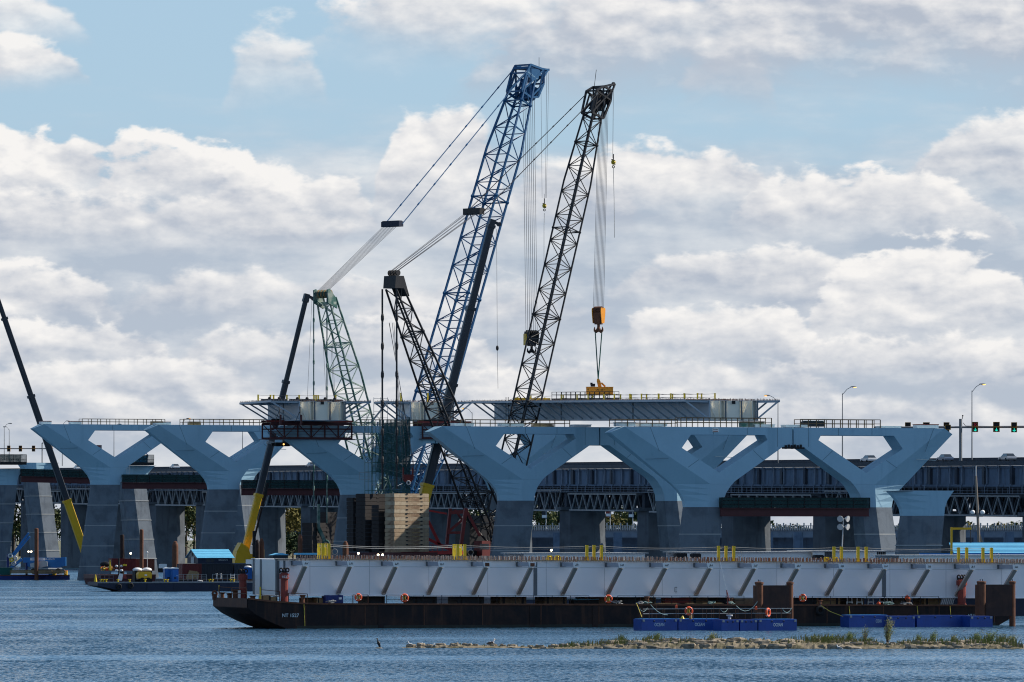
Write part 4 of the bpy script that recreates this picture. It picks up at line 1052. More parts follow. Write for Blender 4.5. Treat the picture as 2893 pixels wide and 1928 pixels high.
cnt = {}
for i, (px, d, h, sp_) in enumerate(TR):
    k = rn.choice([0, 1, 2, 0]); z = 7.0 if px < 1900 else 4.5
    wtxt = where(px); ck = (k, wtxt); cnt[ck] = cnt.get(ck, 0)+1
    ordn = ['', 'second ', 'third ', 'fourth ', 'fifth ', 'sixth '][cnt[ck]-1]
    far_tree(px, d+60, 100+i, h*(1.1+.25*rn.random()), sp_, k, ordn+kinds[k]+' '+wtxt, z0=z)
TL = [(815, 1640, 15, 5.5, 2, 3), (838, 1650, 14, 5.5, 0, 3), (860, 1655, 15, 5, 1, 3), (826, 1610, 7, 4, 1, 2), (790, 1660, 16, 5.5, 0, 3), (525, 1760, 17, 6, 0, 3), (548, 1765, 16, 6, 2, 3), (505, 1770, 16, 5.5, 1, 3), (38, 1900, 15, 6, 0, 3), (55, 1905, 13, 5.5, 1, 3), (160, 1900, 14, 5.5, 0, 3), (150, 1910, 15, 6, 1, 3), (268, 1900, 14, 6, 1, 3)]
for i, (px, d, h, sp_, k, z) in enumerate(TL):
    nm = ['golden tree in the gap left of the third pier leg', 'green tree in the gap left of the third pier leg', 'dark tree at the right of the gap by the third pier', 'low dark bush at the foot of the gap by the third pier', 'green tree half hidden by the sunlit old pier', 'tall green tree behind the blue roofed hut', 'yellowing tree behind the blue roofed hut', 'dark tree beside the old pier near the hut', 'green tree between the two leftmost stubs', 'dark tree beside the leftmost stub', 'green tree right of the sunlit stub', 'dark tree right of the sunlit stub', 'dark tree behind the leftmost W pier leg'][i]
    far_tree(px, d, 300+i, h, sp_, k, nm, z0=z)
bk = MB(); pts = []; fs = []
for i in range(12):
    px = 690+i*20; pts += [tuple(P(px, HOR, 1590).xy)+(-.5,), tuple(P(px, HOR, 1602).xy)+(2.2+.8*math.sin(i*2.1),), tuple(P(px, HOR, 1700).xy)+(7,)]
    if i: 
        for j in range(2): fs.append((i*3-3+j, i*3+j, i*3+j+1, i*3-3+j+1))
bk.mesh(pts, fs); bk.build('shore_spit', M_BANK, smooth=True, kind='structure')
# billboards seen between the old piers
for px, py, c_, lb in ((1538, 1450, M_CONTB, 'dark blue banner on a pole beyond the old bridge'), (1719, 1446, M_REDSPUD, 'red and white banner on a pole beyond the old bridge'), (1783, 1448, M_NAVY, 'navy banner on a tall pole beyond the old bridge')):
    q = P(px, py, 1880); r_ = thing('banner', lb, 'banner', Vector((q.x, q.y, 6)), 'banners beyond the old bridge')
    m = MB(); m.tube(Vector((q.x+.5, q.y, 6)), q+Vector((.5, 0, 2.6)), 0.12, 6); m.build('pole', M_LGREY, r_)
    m = MB(); m.ob(q, Vector((.85, 0, 0)), Vector((0, .05, 0)), Z*1.7); m.build('panel', c_, r_)
    m = MB(); m.ob(q-Z*1.0-Vector((0, .06, 0)), Vector((.7, 0, 0)), Vector((0, .01, 0)), Z*.4); m.build('stripe', M_WHITE, r_)

# far wood beyond the causeway, one mass of leaves
wd = MB(); rn = random.Random(77)
for i in range(5200):
    px = rn.uniform(860, 2960); d = rn.uniform(2120, 2190); hmax = 9.5+3.2*math.sin(px*.021)+2.0*math.sin(px*.067+1)+(2.5 if px < 1900 else -2.5)
    z = 3+hmax*(1-rn.random()**1.6); c = Vector(((px-CX)/F*d, d, z)); sz = rn.uniform(.45, 1.0)
    n_ = Vector((rn.gauss(0, 1), -abs(rn.gauss(.6, .6)), rn.gauss(.5, .8))).normalized(); a1 = n_.orthogonal().normalized(); a2 = n_.cross(a1)
    wd.poly([c-a1*sz, c-a2*sz*.7, c+a1*sz, c+a2*sz*.7], 0 if rn.random() < .5 else (1 if rn.random() < .6 else 2))
o = wd.build('far_wood', LEAF); tag(o, 'green and yellow wood along the far shore', 'wood', kind='stuff')
# ------------------------------------------------------------------ cranes
def lattice(root, name, p0, p1, side, ws, nb, rc, rl, mt, mt2=None, extra=True, ends=True):
    """four chords from p0 to p1 joined by lacing; ws = [(fraction, width along side, depth)]"""
    ax = (p1-p0); L = ax.length; ax = ax/L; side = (side-ax*side.dot(ax)).normalized(); dp = side.cross(ax).normalized()
    def dims(f):
        for (f0, a0, b0), (f1, a1, b1) in zip(ws[:-1], ws[1:]):
            if f <= f1: t = (f-f0)/(f1-f0); return a0+(a1-a0)*t, b0+(b1-b0)*t
        return ws[-1][1:]
    def cor(f):
        a, b = dims(f); c = p0+ax*(L*f); return [c+side*a/2+dp*b/2, c-side*a/2+dp*b/2, c-side*a/2-dp*b/2, c+side*a/2-dp*b/2]
    lac = MB(); st = [i/nb for i in range(nb+1)]
    for i in range(nb):
        A, B = cor(st[i]), cor(st[i+1])
        for j in range(4):
            k = (j+1) % 4
            if (i+j) % 2: lac.tube(A[j], B[k], rl, 5, cap=False)
            else: lac.tube(A[k], B[j], rl, 5, cap=False)
            if extra and i % 2 == 0: lac.tube(A[j], A[k], rl*0.9, 5, cap=False)
        if extra and i % 3 == 0: lac.tube(A[0], A[2], rl*.8, 4, cap=False)
        if extra and i % 7 == 3:                                                   # section joints
            for j in range(4): lac.tube(B[j], B[(j+1) % 4], rl*1.3, 5, cap=False); lac.ball(B[j], rc*1.7, n=6, m=4)
            lac.tube(B[0], B[2], rl, 5, cap=False); lac.tube(B[1], B[3], rl, 5, cap=False)
    main = lac.build(name, mt2 or mt, root)
    fr = [w[0] for w in ws]
    for j in range(4):
        c = MB()
        for a, b in zip(fr[:-1], fr[1:]): c.tube(cor(a)[j], cor(b)[j], rc, 6)
        c.build('chord', mt, main, smooth=False)
    return main, cor, ax, side, dp
def rope(p, q, r=0.045): m = MB(); m.tube(p, q, r, 4, cap=False); return m
def ropes(root, pairs, r, mt=M_WIRE, name='rope'):
    for p, q in pairs: rope(p, q, r).build(name, mt, root)
def pendant(root, p, q, r, n, mt):
    """strap with link knuckles"""
    m = MB(); m.tube(p, q, r, 5, cap=False)
    for i in range(1, n): c = p+(q-p)*(i/n); d = (q-p).normalized(); m.ball(c, r*1.75, r*1.75, r*5, n=6, m=5, ax=d.orthogonal().normalized(), ay=d.cross(d.orthogonal().normalized()), az=d)
    m.build('pendant', mt, root)
def ball_hook(px, py, d, label, group, line_top, h=1.55, tail=None):
    c = P(px, py, d); r_ = thing('hook_ball', label, 'crane hook', c-Z*h, group)
    m = MB(); m.lathe(c-Z*h*.55, [(0.12, 0), (0.34, .15), (0.42, h*.3), (.3, h*.5), (0.14, h*.55)], 10); m.build('ball', M_YEL, r_)
    for k in range(3):
        m = MB(); m.torus(c-Z*(h*.42-k*.28), T*0.5+Z, 0.36, 0.06, 12, 4); m.build('stripe', M_DARK, r_)
    m = MB(); m.torus(c-Z*(h*.78), U, 0.2, 0.08, 10, 5); m.build('hook', M_DARK, r_)
    m = MB(); m.tube(c, c+Z*1.0, 0.09, 6); m.build('swivel', M_DARK, r_)
    for dx in line_top:
        ropes(r_, [(c+Z*0.3+T*dx*.4, line_top[dx])], 0.04)
    if tail: m = MB(); m.path(tail, 0.05, 4); m.build('sling', M_ROPE, r_)
    return r_
def hook_block(c, ax, label, mt, hk=M_DARK, w=2.1, h=2.75, group='main hook blocks'):
    """ax runs along the sheave pin"""
    ax = ax.normalized(); ay = ax.cross(Z); r_ = thing('hook_block', label, 'hook block', c-Z*(h+1.6), group)
    for k in (-1, 1):
        m = MB(); pl = [(-.75, 0), (-.6, .35), (.6, .35), (.75, 0), (.7, -.6), (.42, -h*.9), (-.42, -h*.9), (-.7, -.6)]
        m.prism([c+ax*(k*w/2*.98)+ay*x+Z*z for x, z in pl], ax*0.1*k); m.build('cheek_plate', mt, r_)
    m = MB(); n = 6
    for i in range(n): m.lathe(c+ax*(-w/2+.15+(w-.5)*i/(n-1)), [(.62, 0), (.55, .1), (.62, .2)], 14, axis=ax)
    m.build('sheave', M_RUST if mt is not M_DARK else M_DARK, r_)
    m = MB(); m.prism([c+ax*x+Z*z-ay*.5 for x, z in ((-w/2, -.45), (w/2, -.45), (w*.3, -h*.98), (-w*.3, -h*.98))], ay*1.0); m.build('yoke', M_RUST if mt is M_ORG else mt, r_)
    m = MB(); m.tube(c-Z*h*.95, c-Z*(h+.75), 0.26, 8); hkp = m.build('shank', hk, r_)
    for k in (-1, 1):
        m = MB(); pts = [c-Z*(h+.6), c-Z*(h+1.15)+ax*.35*k, c-Z*(h+1.1)+ax*.75*k, c-Z*(h+.75)+ax*.85*k, c-Z*(h+.35)+ax*.78*k]
        for a_, b_, r1, r2 in zip(pts[:-1], pts[1:], (.3, .3, .24, .16), (.3, .24, .16, .06)): m.tube(a_, b_, r1, 8, r2)
        m.build('hook', hk, r_)
    return r_
def crane_frame(deg): a = Vector((math.cos(R(deg)), math.sin(R(deg)), 0)); return a, Vector((-a.y, a.x, 0))
def along(foot, a, px, py, sgn=1):
    """point on the vertical plane through foot along a that shows at (px, py)"""
    p = (px-CX)/F; l = (p*foot.y-foot.x)/(a.x-p*a.y); d = foot.y+a.y*l
    return P(px, py, d)

# ---- black lattice crane with mast and counterweight
aB, bB = crane_frame(43.5)
footB = P(1398, 1532, 1078); tipB = along(footB, aB, 1688, 268); mtB = along(footB, aB, 1113, 812)
cr = thing('lattice_crane', 'black lattice boom crane with red lower works and leaning mast', 'crane', Vector((footB.x, footB.y, 1.5)))
lattice(cr, 'boom', footB, tipB, bB, [(0, .9, .8), (.07, 3.7, 3.0), (.80, 3.7, 3.0), (1, 2.1, 1.7)], 36, 0.165, 0.085, M_BLK)
lattice(cr, 'mast', footB, mtB, bB, [(0, 2.2, .9), (.1, 5.2, 3.0), (.55, 4.4, 3.0), (1, 2.6, 1.5)], 22, 0.19, 0.095, M_BLK)
axB = (tipB-footB).normalized()
# boom head
def head_frame(o, aa, ax, bb, pts, offs, w, braces):
    m = MB()
    for k in offs:
        q = [o+aa*x+ax*z+bb*k for x, z in pts]
        for p_, r_ in zip(q, q[1:]+q[:1]): m.bar(p_, r_, w, w)
        for i, j in braces: m.bar(q[i], q[j], w*.8, w*.8)
    for i in range(len(pts)): x, z = pts[i]; m.bar(o+aa*x+ax*z+bb*offs[0], o+aa*x+ax*z+bb*offs[-1], w*.8, w*.8)
    return m
hd = head_frame(tipB, aB, axB, bB, [(-1.6, -3.4), (1.5, -4.4), (2.3, -1.0), (2.0, .8), (-.2, 1.5), (-1.7, .6)], (-1.25, 1.25), .34, [(0, 3), (1, 4), (2, 5)]).build('boom_head', M_BLK, cr)
h = MB(); h.prism([tipB+aB*x+axB*z-bB*.9 for x, z in ((-.6, -2.6), (1.6, -3.0), (1.9, -.9), (.2, -.6))], bB*1.8); h.build('sheave_housing', M_BLK, hd)
for k in (-.8, 0, .8):
    h = MB(); h.lathe(tipB+aB*1.4+bB*(k-.1)-axB*.6, [(.85, 0), (.75, .1), (.85, .2)], 14, axis=bB); h.build('sheave', M_BLK, hd)
jib = along(footB, aB, 1733, 238)
h = MB()
for k in (-1.0, 1.0):
    h.bar(tipB+axB*1.2+bB*k-aB*.4, jib+bB*k*.4, 0.22); h.bar(tipB-axB*1.8+bB*k+aB*1.9, jib+bB*k*.4, 0.26); h.bar(tipB+axB*1.0+bB*k+aB*1.6, tipB-axB*1.2+bB*k+aB*2.0, .3)
h.bar(tipB+axB*1.4-aB*.2+bB, tipB+axB*1.4-aB*.2-bB, .3); h.lathe(jib-bB*.15, [(.35, 0), (.35, .3)], 10, axis=bB); h.build('jib_frame', M_BLK, hd)
h = MB(); q = tipB+axB*1.4-aB*1.2; h.tube(q, q+Z*3+aB*.5, .05, 5); h.build('aerial', M_DARK, hd)
# mast head, reeving, spreader, pendants
h = MB(); ut = (mtB-footB).normalized(); h.prism([mtB+aB*x+Z*z-bB*1.5 for x, z in ((-1.1, -.2), (1.0, -.2), (2.2, -1.5), (.9, 1.9), (-.9, 1.9))], bB*3.0); mh = h.build('mast_head', M_BLK, cr)
for k in (-1.0, -.3, .4, 1.0):
    h = MB(); h.lathe(mtB+Z*2.4+bB*(k-.12), [(.5, 0), (.42, .1), (.5, .2)], 12, axis=bB); h.build('sheave', M_BLK, mh)
sprB = along(footB, aB, 1338, 598)
h = MB(); h.ob(sprB, bB*2.1, aB*.55, Z*.55); h.ob(sprB+aB*.9+Z*.25, bB*1.5, aB*.5, Z*.2); h.build('spreader', M_BLK, cr)
for k in (-1.2, -1.0, -.8, -.1, .1, .7, .9, 1.2): ropes(cr, [(mtB+Z*2.7+bB*k*.8, sprB+bB*k*1.4)], 0.035, M_WIRE, 'reeving_rope')
for k in (-1, 1): pendant(cr, sprB+bB*k*2.2+aB*.4, tipB+axB*(.4)+bB*k*1.6-aB*1.0, 0.075, 7, M_BLK)
# back stays to the counterweight
cwB = footB-aB*20.5
for k, px in ((-1, 1095), (1, 1137)):
    top = mtB-Z*.3+bB*(-k*1.8)-aB*1.0; bot = Vector((top.x, top.y, 17.0)); pendant(cr, bot, top, 0.17, 7, M_BLK)
# red lower works
red = MB()
fA = P(1315, 1434, 1072); red_pts = {'l0': (1262, 1536), 'l1': (1272, 1437), 'r0': (1302, 1540), 'r1': (1315, 1434), 'x0': (1354, 1513)}
def seg(mb, a, b, w, d=1072, d2=None): mb.bar(P(a[0], a[1], d), P(b[0], b[1], d2 or d), w)
for a, b, w, d in (((1262, 1538), (1272, 1437), .5, 1078), ((1302, 1542), (1316, 1436), .55, 1068), ((1316, 1440), (1356, 1515), .5, 1074), ((1285, 1440), (1345, 1525), .4, 1080)):
    m = MB(); seg(m, a, b, w, d); m.build('gantry_leg', M_FRED, cr)
for a, b, w in (((1268, 1449), (1316, 1446), .6), ((1264, 1505), (1306, 1470), .45), ((1262, 1506), (1305, 1505), .4)):
    m = MB(); seg(m, a, b, w, 1074); m.build('gantry_brace', M_FRED, cr)
for a, b, w in (((1205, 1462), (1243, 1540), .5), ((1205, 1521), (1290, 1562), .5), ((1262, 1452), (1195, 1440), .3)):
    m = MB(); seg(m, a, b, w, 1070); m.build('stinger', M_RED, cr)
m = MB(); m.ob(P(1225, 1562, 1066), aB*6.4, bB*1.2, Z*.28); m.build('deck_frame', M_RED, cr)
c1_tray = P(1115, 1569, 1056)+aB*3+bB*4; m = MB(); m.ob(c1_tray, aB*5, bB*6, Z*.45); m.build('tray', M_MAROON, cr)
for i in range(9):
    m = MB(); q = P(1166+i*14, 1558, 1064); m.bar(q, q+Z*1.1, .08); m.build('rail_post', M_RED, cr)
for z in (.55, 1.1):
    m = MB(); m.bar(P(1164, 1558, 1064)+Z*z, P(1282, 1558, 1064)+Z*z, .07); m.build('rail', M_RED, cr)
m = MB(); q = P(1345, 1512, 1082); m.ob(q, aB*3.2, bB*1.8, Z*2.0); m.ob(q+aB*1+Z*2.6, aB*1.6, bB*1.6, Z*.7); m.build('machinery_house', M_BLK, cr)
m = MB(); m.ob(P(1362, 1550, 1074), aB*1.0, bB*1.0, Z*1.3); m.build('cab', M_CONTR, cr); m = MB(); m.ob(P(1362, 1545, 1074)-U*1.3, T*.8, U*.02, Z*.5); m.build('cab_window', M_GLASS, cr)
m = MB(); m.ob(P(1330, 1574, 1078), aB*8, bB*4, Z*1.1); m.build('carbody', M_DARK, cr)
# counterweight slabs
def cw_stack(c, a, b, la, lb, n, h, label, mts, rnd, shift=0.05):
    r_ = thing('counterweight_stack', label, 'counterweight', c, 'counterweight stacks'); meshes = {}
    for i in range(n):
        mt = mts[rnd.randrange(len(mts))]; key = mt.name
        if key not in meshes:
            m = MB(); m.ob(c+Z*h/2, a*la/2, b*lb/2, Z*(h/2-.025)); m.ob(c+Z*h*.98, a*(la/2-.12), b*(lb/2-.12), Z*.02)
            o = m.build('slab', mt, r_); meshes[key] = o
        else:
            o = meshes[key].copy(); col.objects.link(o); o.parent = r_
        o.location = Vector((rnd.uniform(-shift, shift), rnd.uniform(-shift, shift), i*h))
    for px in (-.14, .28):
        for i in range(0, n, 1 if n < 9 else 1):
            m = MB(); m.ob(c+a*(la*px)-b*(lb/2+.02)+Z*(i*h+h*.9), a*.22, b*.05, Z*.09); m.build('lifting_lug', M_DARK, r_)
    return r_
rw = random.Random(4)
c1_ = P(1115, 1560, 1056)+aB*3.95+bB*1.25
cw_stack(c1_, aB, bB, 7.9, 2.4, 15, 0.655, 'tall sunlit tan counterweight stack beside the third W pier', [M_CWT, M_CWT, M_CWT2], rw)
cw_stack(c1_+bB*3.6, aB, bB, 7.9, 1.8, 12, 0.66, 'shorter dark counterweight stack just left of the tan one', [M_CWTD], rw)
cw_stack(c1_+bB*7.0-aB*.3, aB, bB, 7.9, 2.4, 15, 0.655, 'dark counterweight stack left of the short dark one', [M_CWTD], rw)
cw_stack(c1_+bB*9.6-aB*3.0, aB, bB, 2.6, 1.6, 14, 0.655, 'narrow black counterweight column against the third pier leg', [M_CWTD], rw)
# main hook, slings and lifting beam
hkB = P(1691, 876, tipB.y); hook_block(hkB, Vector((.83, -.55, 0)), 'big yellow hook block under the black boom', M_ORG, M_RUST, 1.75, 2.6)
hl = MB()
for i in range(9):
    x = -1.05+2.1*i/8; ropes(cr, [(hkB+Vector((.83, -.55, 0))*x+Z*.3, tipB+axB*(-.8)+aB*1.7+Vector((.83, -.55, 0))*x*.95-Z*.4)], 0.035, M_WIRE, 'hoist_rope')
lb = P(1694, 1105, tipB.y); X1 = Vector((.985, .17, 0)); Y1 = Vector((-.17, .985, 0))
lbo = thing('lifting_beam', 'orange lifting beam marked CAP. 150 T above the long girder', 'lifting beam', lb-Z*.7)
m = MB(); m.ob(lb, X1*2.32, Y1*.42, Z*.68); m.ob(lb+Z*.66, X1*2.36, Y1*.55, Z*.05); m.ob(lb-Z*.66, X1*2.36, Y1*.55, Z*.05); m.build('beam', M_ORG, lbo)
m = MB(); m.prism([lb+X1*x+Z*z-Y1*.12 for x, z in ((-.25, .7), (.35, .7), (.15, 1.6), (-.1, 2.1), (-.45, 2.1), (-.5, 1.7))], Y1*.24); m.build('lug', M_ORG, lbo)
m = MB(); m.bar(lb+X1*1.0+Z*.75, lb+X1*.3+Z*1.4, .28); m.build('brace', M_ORG, lbo)
m = MB(); m.ob(lb+X1*-1.2+Z*1.0, X1*.35, Y1*.3, Z*.25); m.ob(lb+X1*-1.45+Z*1.25, X1*.18, Y1*.2, Z*.18); m.build('power_pack', M_DARK, lbo)
text_mesh('CAP. 150 T', 0.42, M_DARK, 'lettering', lbo, lb-X1*.78-Y1*.44+Z*.05, ax=X1, width=1.6)
text_mesh('4', 0.42, M_DARK, 'numeral', lbo, lb-X1*2.22-Y1*.44+Z*.1, ax=X1)
for x in (-1.3, 1.25):
    m = MB(); m.torus(lb+X1*x-Z*1.0, Y1, .22, .07, 10, 5); m.path([lb+X1*x-Z*1.15, lb+X1*x-Z*1.9], .06, 5); m.build('shackle', M_DARK, lbo)
sg_ = thing('green_sling', 'pair of green slings between hook block and orange beam', 'sling', lb+Z*2)
for k, x in ((-1, -.45), (1, .45)):
    m = MB(); m.tube(hkB-Z*3.9+X1*x*1.3, lb+Z*2.0-X1*.25, .1, 6); m.build('leg', mat('sling_green', (0.01, 0.09, 0.075), .8), sg_)
dj = jib.y
ball_hook(1733, 452, dj, 'yellow hook ball on the thin line under the black jib tip', 'hook balls', {-.3: jib-Z*.2}, tail=[P(1733, 472, dj)-Z*.2, P(1733.5, 500, dj), P(1735, 560, dj), P(1736, 672, dj)])
# small red hook block hanging by the mast
hkr = P(1152, 1338, 1066); r_ = thing('red_hook_block', 'red hook block with pale hook hanging beside the black mast', 'hook block', hkr-Z*2.6)
m = MB(); m.prism([hkr+T*x+Z*z-U*.35 for x, z in ((-.95, -.2), (1.0, -.2), (.9, -1.0), (.5, -1.5), (-.5, -1.5), (-.85, -1.0))], U*.7); m.build('block', M_CONTR, r_)
for x in (-.8, .85):
    m = MB(); m.bar(hkr+T*x-Z*.3, hkr+T*x*1.05+Z*1.0, .26, .26); m.build('arm', M_CONTR, r_)
m = MB(); m.torus(hkr-Z*1.6-U*.4, U, .3, .11, 12, 6); m.build('hook', M_LGREY, r_)
for x in (-.9, -.2, 1.0, 1.15): ropes(cr, [(hkr+T*x+Z*1.2, mtB-Z*6+bB*x*.6-aB*.5)], 0.04, M_WIRE, 'whip_rope')

# ---- blue lattice crane with green mast
aK, bK = crane_frame(48)
footK = P(1100, 1556, 1178); tipK = along(footK, aK, 1484, 215); mtK = along(footK, aK, 922, 845)
ck = thing('lattice_crane', 'tall blue lattice boom crane with green leaning mast', 'crane', Vector((footK.x, footK.y, 1.5)))
lattice(ck, 'boom', footK, tipK, bK, [(0, 1.6, .9), (.06, 6.2, 3.6), (.84, 6.0, 3.4), (1, 3.4, 2.2)], 34, 0.25, 0.11, M_BLUEC)
lattice(ck, 'mast', footK, mtK, bK, [(0, 2.2, .9), (.12, 5.4, 3.2), (.7, 5.0, 3.2), (1, 3.2, 1.8)], 22, 0.2, 0.1, M_GREENC, M_GREENL)
axK = (tipK-footK).normalized()
hdk = head_frame(tipK, aK, axK, bK, [(-1.8, -3.4), (1.2, -4.6), (3.2, -4.4), (3.7, -1.5), (2.6, 1.4), (-1.5, 2.2), (-2.0, .5)], (-1.9, 1.9), .4, [(0, 4), (1, 3), (1, 5), (2, 4)]).build('boom_head', M_BLUEC, ck)
m = MB(); m.prism([tipK+aK*x+axK*z-bK*2.0 for x, z in ((-2.0, .2), (-1.4, 2.2), (1.6, 1.2), (1.8, -.6), (.4, -1.2))], bK*.15); m.build('name_plate', M_BLUEC, hdk)
m = MB(); m.prism([tipK+aK*x+axK*z-bK*1.4 for x, z in ((1.4, -4.4), (3.3, -4.3), (3.6, -2.6), (1.8, -2.2))], bK*2.8); m.build('sheave_housing', M_BLUEC, hdk)
m = MB(); m.ob(tipK+aK*2.6+axK*.2, aK*1.0, bK*1.9, axK*.2); m.ob(tipK-aK*.4+axK*1.6, aK*1.6, bK*2.0, axK*.25); m.build('cross_beam', M_BLUEC, hdk)
for k in (-1.2, -.5, .2, .9):
    m = MB(); m.lathe(tipK+aK*2.6-axK*4.3+bK*k, [(.8, 0), (.7, .12), (.8, .24)], 14, axis=bK); m.build('sheave', M_BLUEC, hdk)
jibK = along(footK, aK, 1540, 198)
m = MB()
for k in (-1.6, 1.6):
    m.bar(tipK+axK*1.8+bK*k-aK*.5, jibK+bK*k*.5, .3); m.bar(tipK-axK*2.6+bK*k+aK*.4, jibK+bK*k*.5, .34); m.bar(jibK+bK*k*.5, tipK-axK*.8+aK*3.2+bK*k, .3)
m.bar(jibK+bK, jibK-bK, .4); m.build('jib_frame', M_BLUEC, hdk)
text_mesh('MANITOWOC', 0.5, mat('faded_lettering', (0.24, 0.42, 0.58), .5), 'lettering', hdk, tipK-aK*1.9+axK*.55-bK*2.03, ax=aK*1.0-axK*.42, up=axK+aK*.3, width=3.2)
m = MB(); q = along(footK, aK, 1523, 195); m.tube(q, q+Z*2.2, .05, 5); m.build('aerial', M_DARK, hdk)
m = MB(); m.prism([mtK+aK*x+Z*z-bK*1.9 for x, z in ((-1.5, -.8), (1.0, -1.8), (.6, .2), (-1.0, 1.8), (-1.6, 1.6))], bK*.3); m.prism([mtK+aK*x+Z*z+bK*1.6 for x, z in ((-1.5, -.8), (1.0, -1.8), (.6, .2), (-1.0, 1.8), (-1.6, 1.6))], bK*.3)
mhk = m.build('mast_head', M_GREENC, ck)
for i in range(8):
    m = MB(); m.lathe(mtK+Z*.9-aK*.6+bK*(-1.45+2.9*i/7-.08), [(.8, 0), (.68, .08), (.8, .16)], 14, axis=bK); m.build('sheave', M_GREENC if i % 2 else M_WOOD, mhk)
m = MB(); m.ob(mtK-Z*.8+aK*.3, aK*.4, bK*1.9, Z*.25); m.build('cross_beam', M_GREENL, mhk)
sprK = along(footK, aK, 1108, 634)
m = MB(); m.ob(sprK, bK*2.3, aK*.6, Z*.5); m.ob(sprK+Z*.55, bK*2.1, aK*.5, Z*.08)
m.build('spreader', M_NAVY, ck)
for i in range(10): k = -1.7+3.4*i/9; ropes(ck, [(mtK+Z*1.7-aK*.6+bK*k*.8, sprK+bK*k*1.05)], 0.04, M_WIRE, 'reeving_rope')
for k in (-1, 1): pendant(ck, sprK+bK*k*2.3+aK*.3, tipK+axK*1.6+bK*k*2.0-aK*1.6, 0.1, 8, M_BLUEC)
for k in (-1.7, 1.7):
    top = mtK-aK*1.6+bK*k; pendant(ck, Vector((top.x, top.y, 11.5 if k < 0 else 14)), top, 0.12, 10, M_GREENC)
for k in (-1.2, -.9, 1.1): q = mtK+bK*k-Z*8+aK*.3; ropes(ck, [(q, Vector((q.x+1.2, q.y, 22)))], .03, M_WIRE, 'whip_rope')
# blue service boom lattice at the foot and dark house
lattice(ck, 'back_frame', footK+bK*2.5-aK*3+Z*1, footK+bK*2.5-aK*1+Z*24, bK, [(0, 3, 2.6), (1, 3.4, 2.6)], 8, .16, .08, M_BLUEC)
lattice(ck, 'back_frame', footK-bK*1.5+aK*1+Z*4, footK-bK*2.5+aK*12+Z*22, bK, [(0, 3, 3), (1, 3.4, 3)], 8, .16, .08, M_BLUEC)
m = MB(); m.ob(footK-Z*1.4, aK*6, bK*3, Z*1.4); m.build('machinery_house', M_DARK, ck)
hk = P(1502, 948, tipK.y+2); hook_block(hk+Z*.4, T, 'dark and yellow hook block seen through the black boom', M_DARK, M_DARK, 2.4, 2.5)
m = MB(); m.ob(hk-T*1.32-Z*.8, T*.12, U*.7, Z*1.1); m.build('yellow_cheek', M_CYEL, bpy.data.objects['hook_block.001'])
for i in range(7):
    x = -1.15+2.3*i/6; ropes(ck, [(hk+T*x, tipK-axK*4.2+aK*2.6+T*x*1.0+Z*.2)], 0.04, M_WIRE, 'hoist_rope')
for x in (-.9, .6, 1.1):
    q = along(footK, aK, 1538, 205); ropes(ck, [(q+T*x*.8, P(1537+x*6, 560, q.y))], 0.03, M_WIRE, 'hoist_rope')
ball_hook(1538, 576, jibK.y, 'yellow and black hook ball between the blue and black booms', 'hook balls', {0: P(1537.5, 548, jibK.y)}, tail=[P(1538, 598, jibK.y)-Z*.3, P(1537, 640, jibK.y), P(1537, 760, jibK.y)])
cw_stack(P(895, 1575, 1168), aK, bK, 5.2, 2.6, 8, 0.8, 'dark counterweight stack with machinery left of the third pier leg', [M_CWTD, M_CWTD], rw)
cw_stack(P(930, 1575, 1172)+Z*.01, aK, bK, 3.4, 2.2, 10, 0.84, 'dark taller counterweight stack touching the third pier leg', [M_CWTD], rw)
gh = P(900, 1455, 1166); r_ = thing('green_hook', 'slender green hook rod hanging left of the third pier leg', 'crane hook', gh-Z*6)
m = MB(); m.bar(gh+Z*2, gh-Z*2.4, .5); m.bar(gh-Z*2.4, gh-Z*5+T*1.2, .6); m.build('rod', M_GREENC, r_)
m = MB(); m.torus(gh-Z*5.4+T*1.4, U, .6, .22, 12, 6); m.build('hook', M_GREENC, r_)

# ---- telescopic boom cranes
def tele(label, foot, head, secs, cols, collars, base_obj, side):
    r_ = thing('telescopic_crane', label, 'crane', Vector((foot.x, foot.y, 1.2)), 'telescopic cranes')
    ax = head-foot; L = ax.length; ax /= L; s_ = (side-ax*side.dot(ax)).normalized(); d_ = s_.cross(ax)
    prev = 0; first = None
    for i, (f, w, dp) in enumerate(secs):
        a = foot+ax*(L*prev); b_ = foot+ax*(L*f); m = MB(); c = (a+b_)/2; hl_ = (b_-a).length/2
        k = 0.22                                                                   # rounded lower side
        prof = [(-w/2, -dp/2+k), (-w/2+k, -dp/2), (w/2-k, -dp/2), (w/2, -dp/2+k), (w/2, dp/2-.1), (w/2-.1, dp/2), (-w/2+.1, dp/2), (-w/2, dp/2-.1)]
        m.prism([a+s_*x+d_*y for x, y in prof], ax*(2*hl_))
        o = m.build('boom_section', cols[i], r_)
        cl = MB(); cl.ob(b_-ax*.25, s_*(w/2+.12), d_*(dp/2+.12), ax*.28); cl.build('collar', collars[i], o)
        prev = f
    m = MB(); m.ob(head+ax*.3+d_*-.0, s_*.55, d_*.5, ax*.7); m.bar(head+ax*.7, head+ax*.5+d_*1.5*(-1 if d_.x < 0 else 1), .45, .5); m.lathe(head+ax*.5+d_*1.4*(-1 if d_.x < 0 else 1)-s_*.3, [(.4, 0), (.4, .6)], 12, axis=s_); m.build('head', M_GREYB, r_)
    return r_, ax, s_, d_
ft = P(1158, 1570, 1140); hd_ = along(ft, T, 1388, 636)
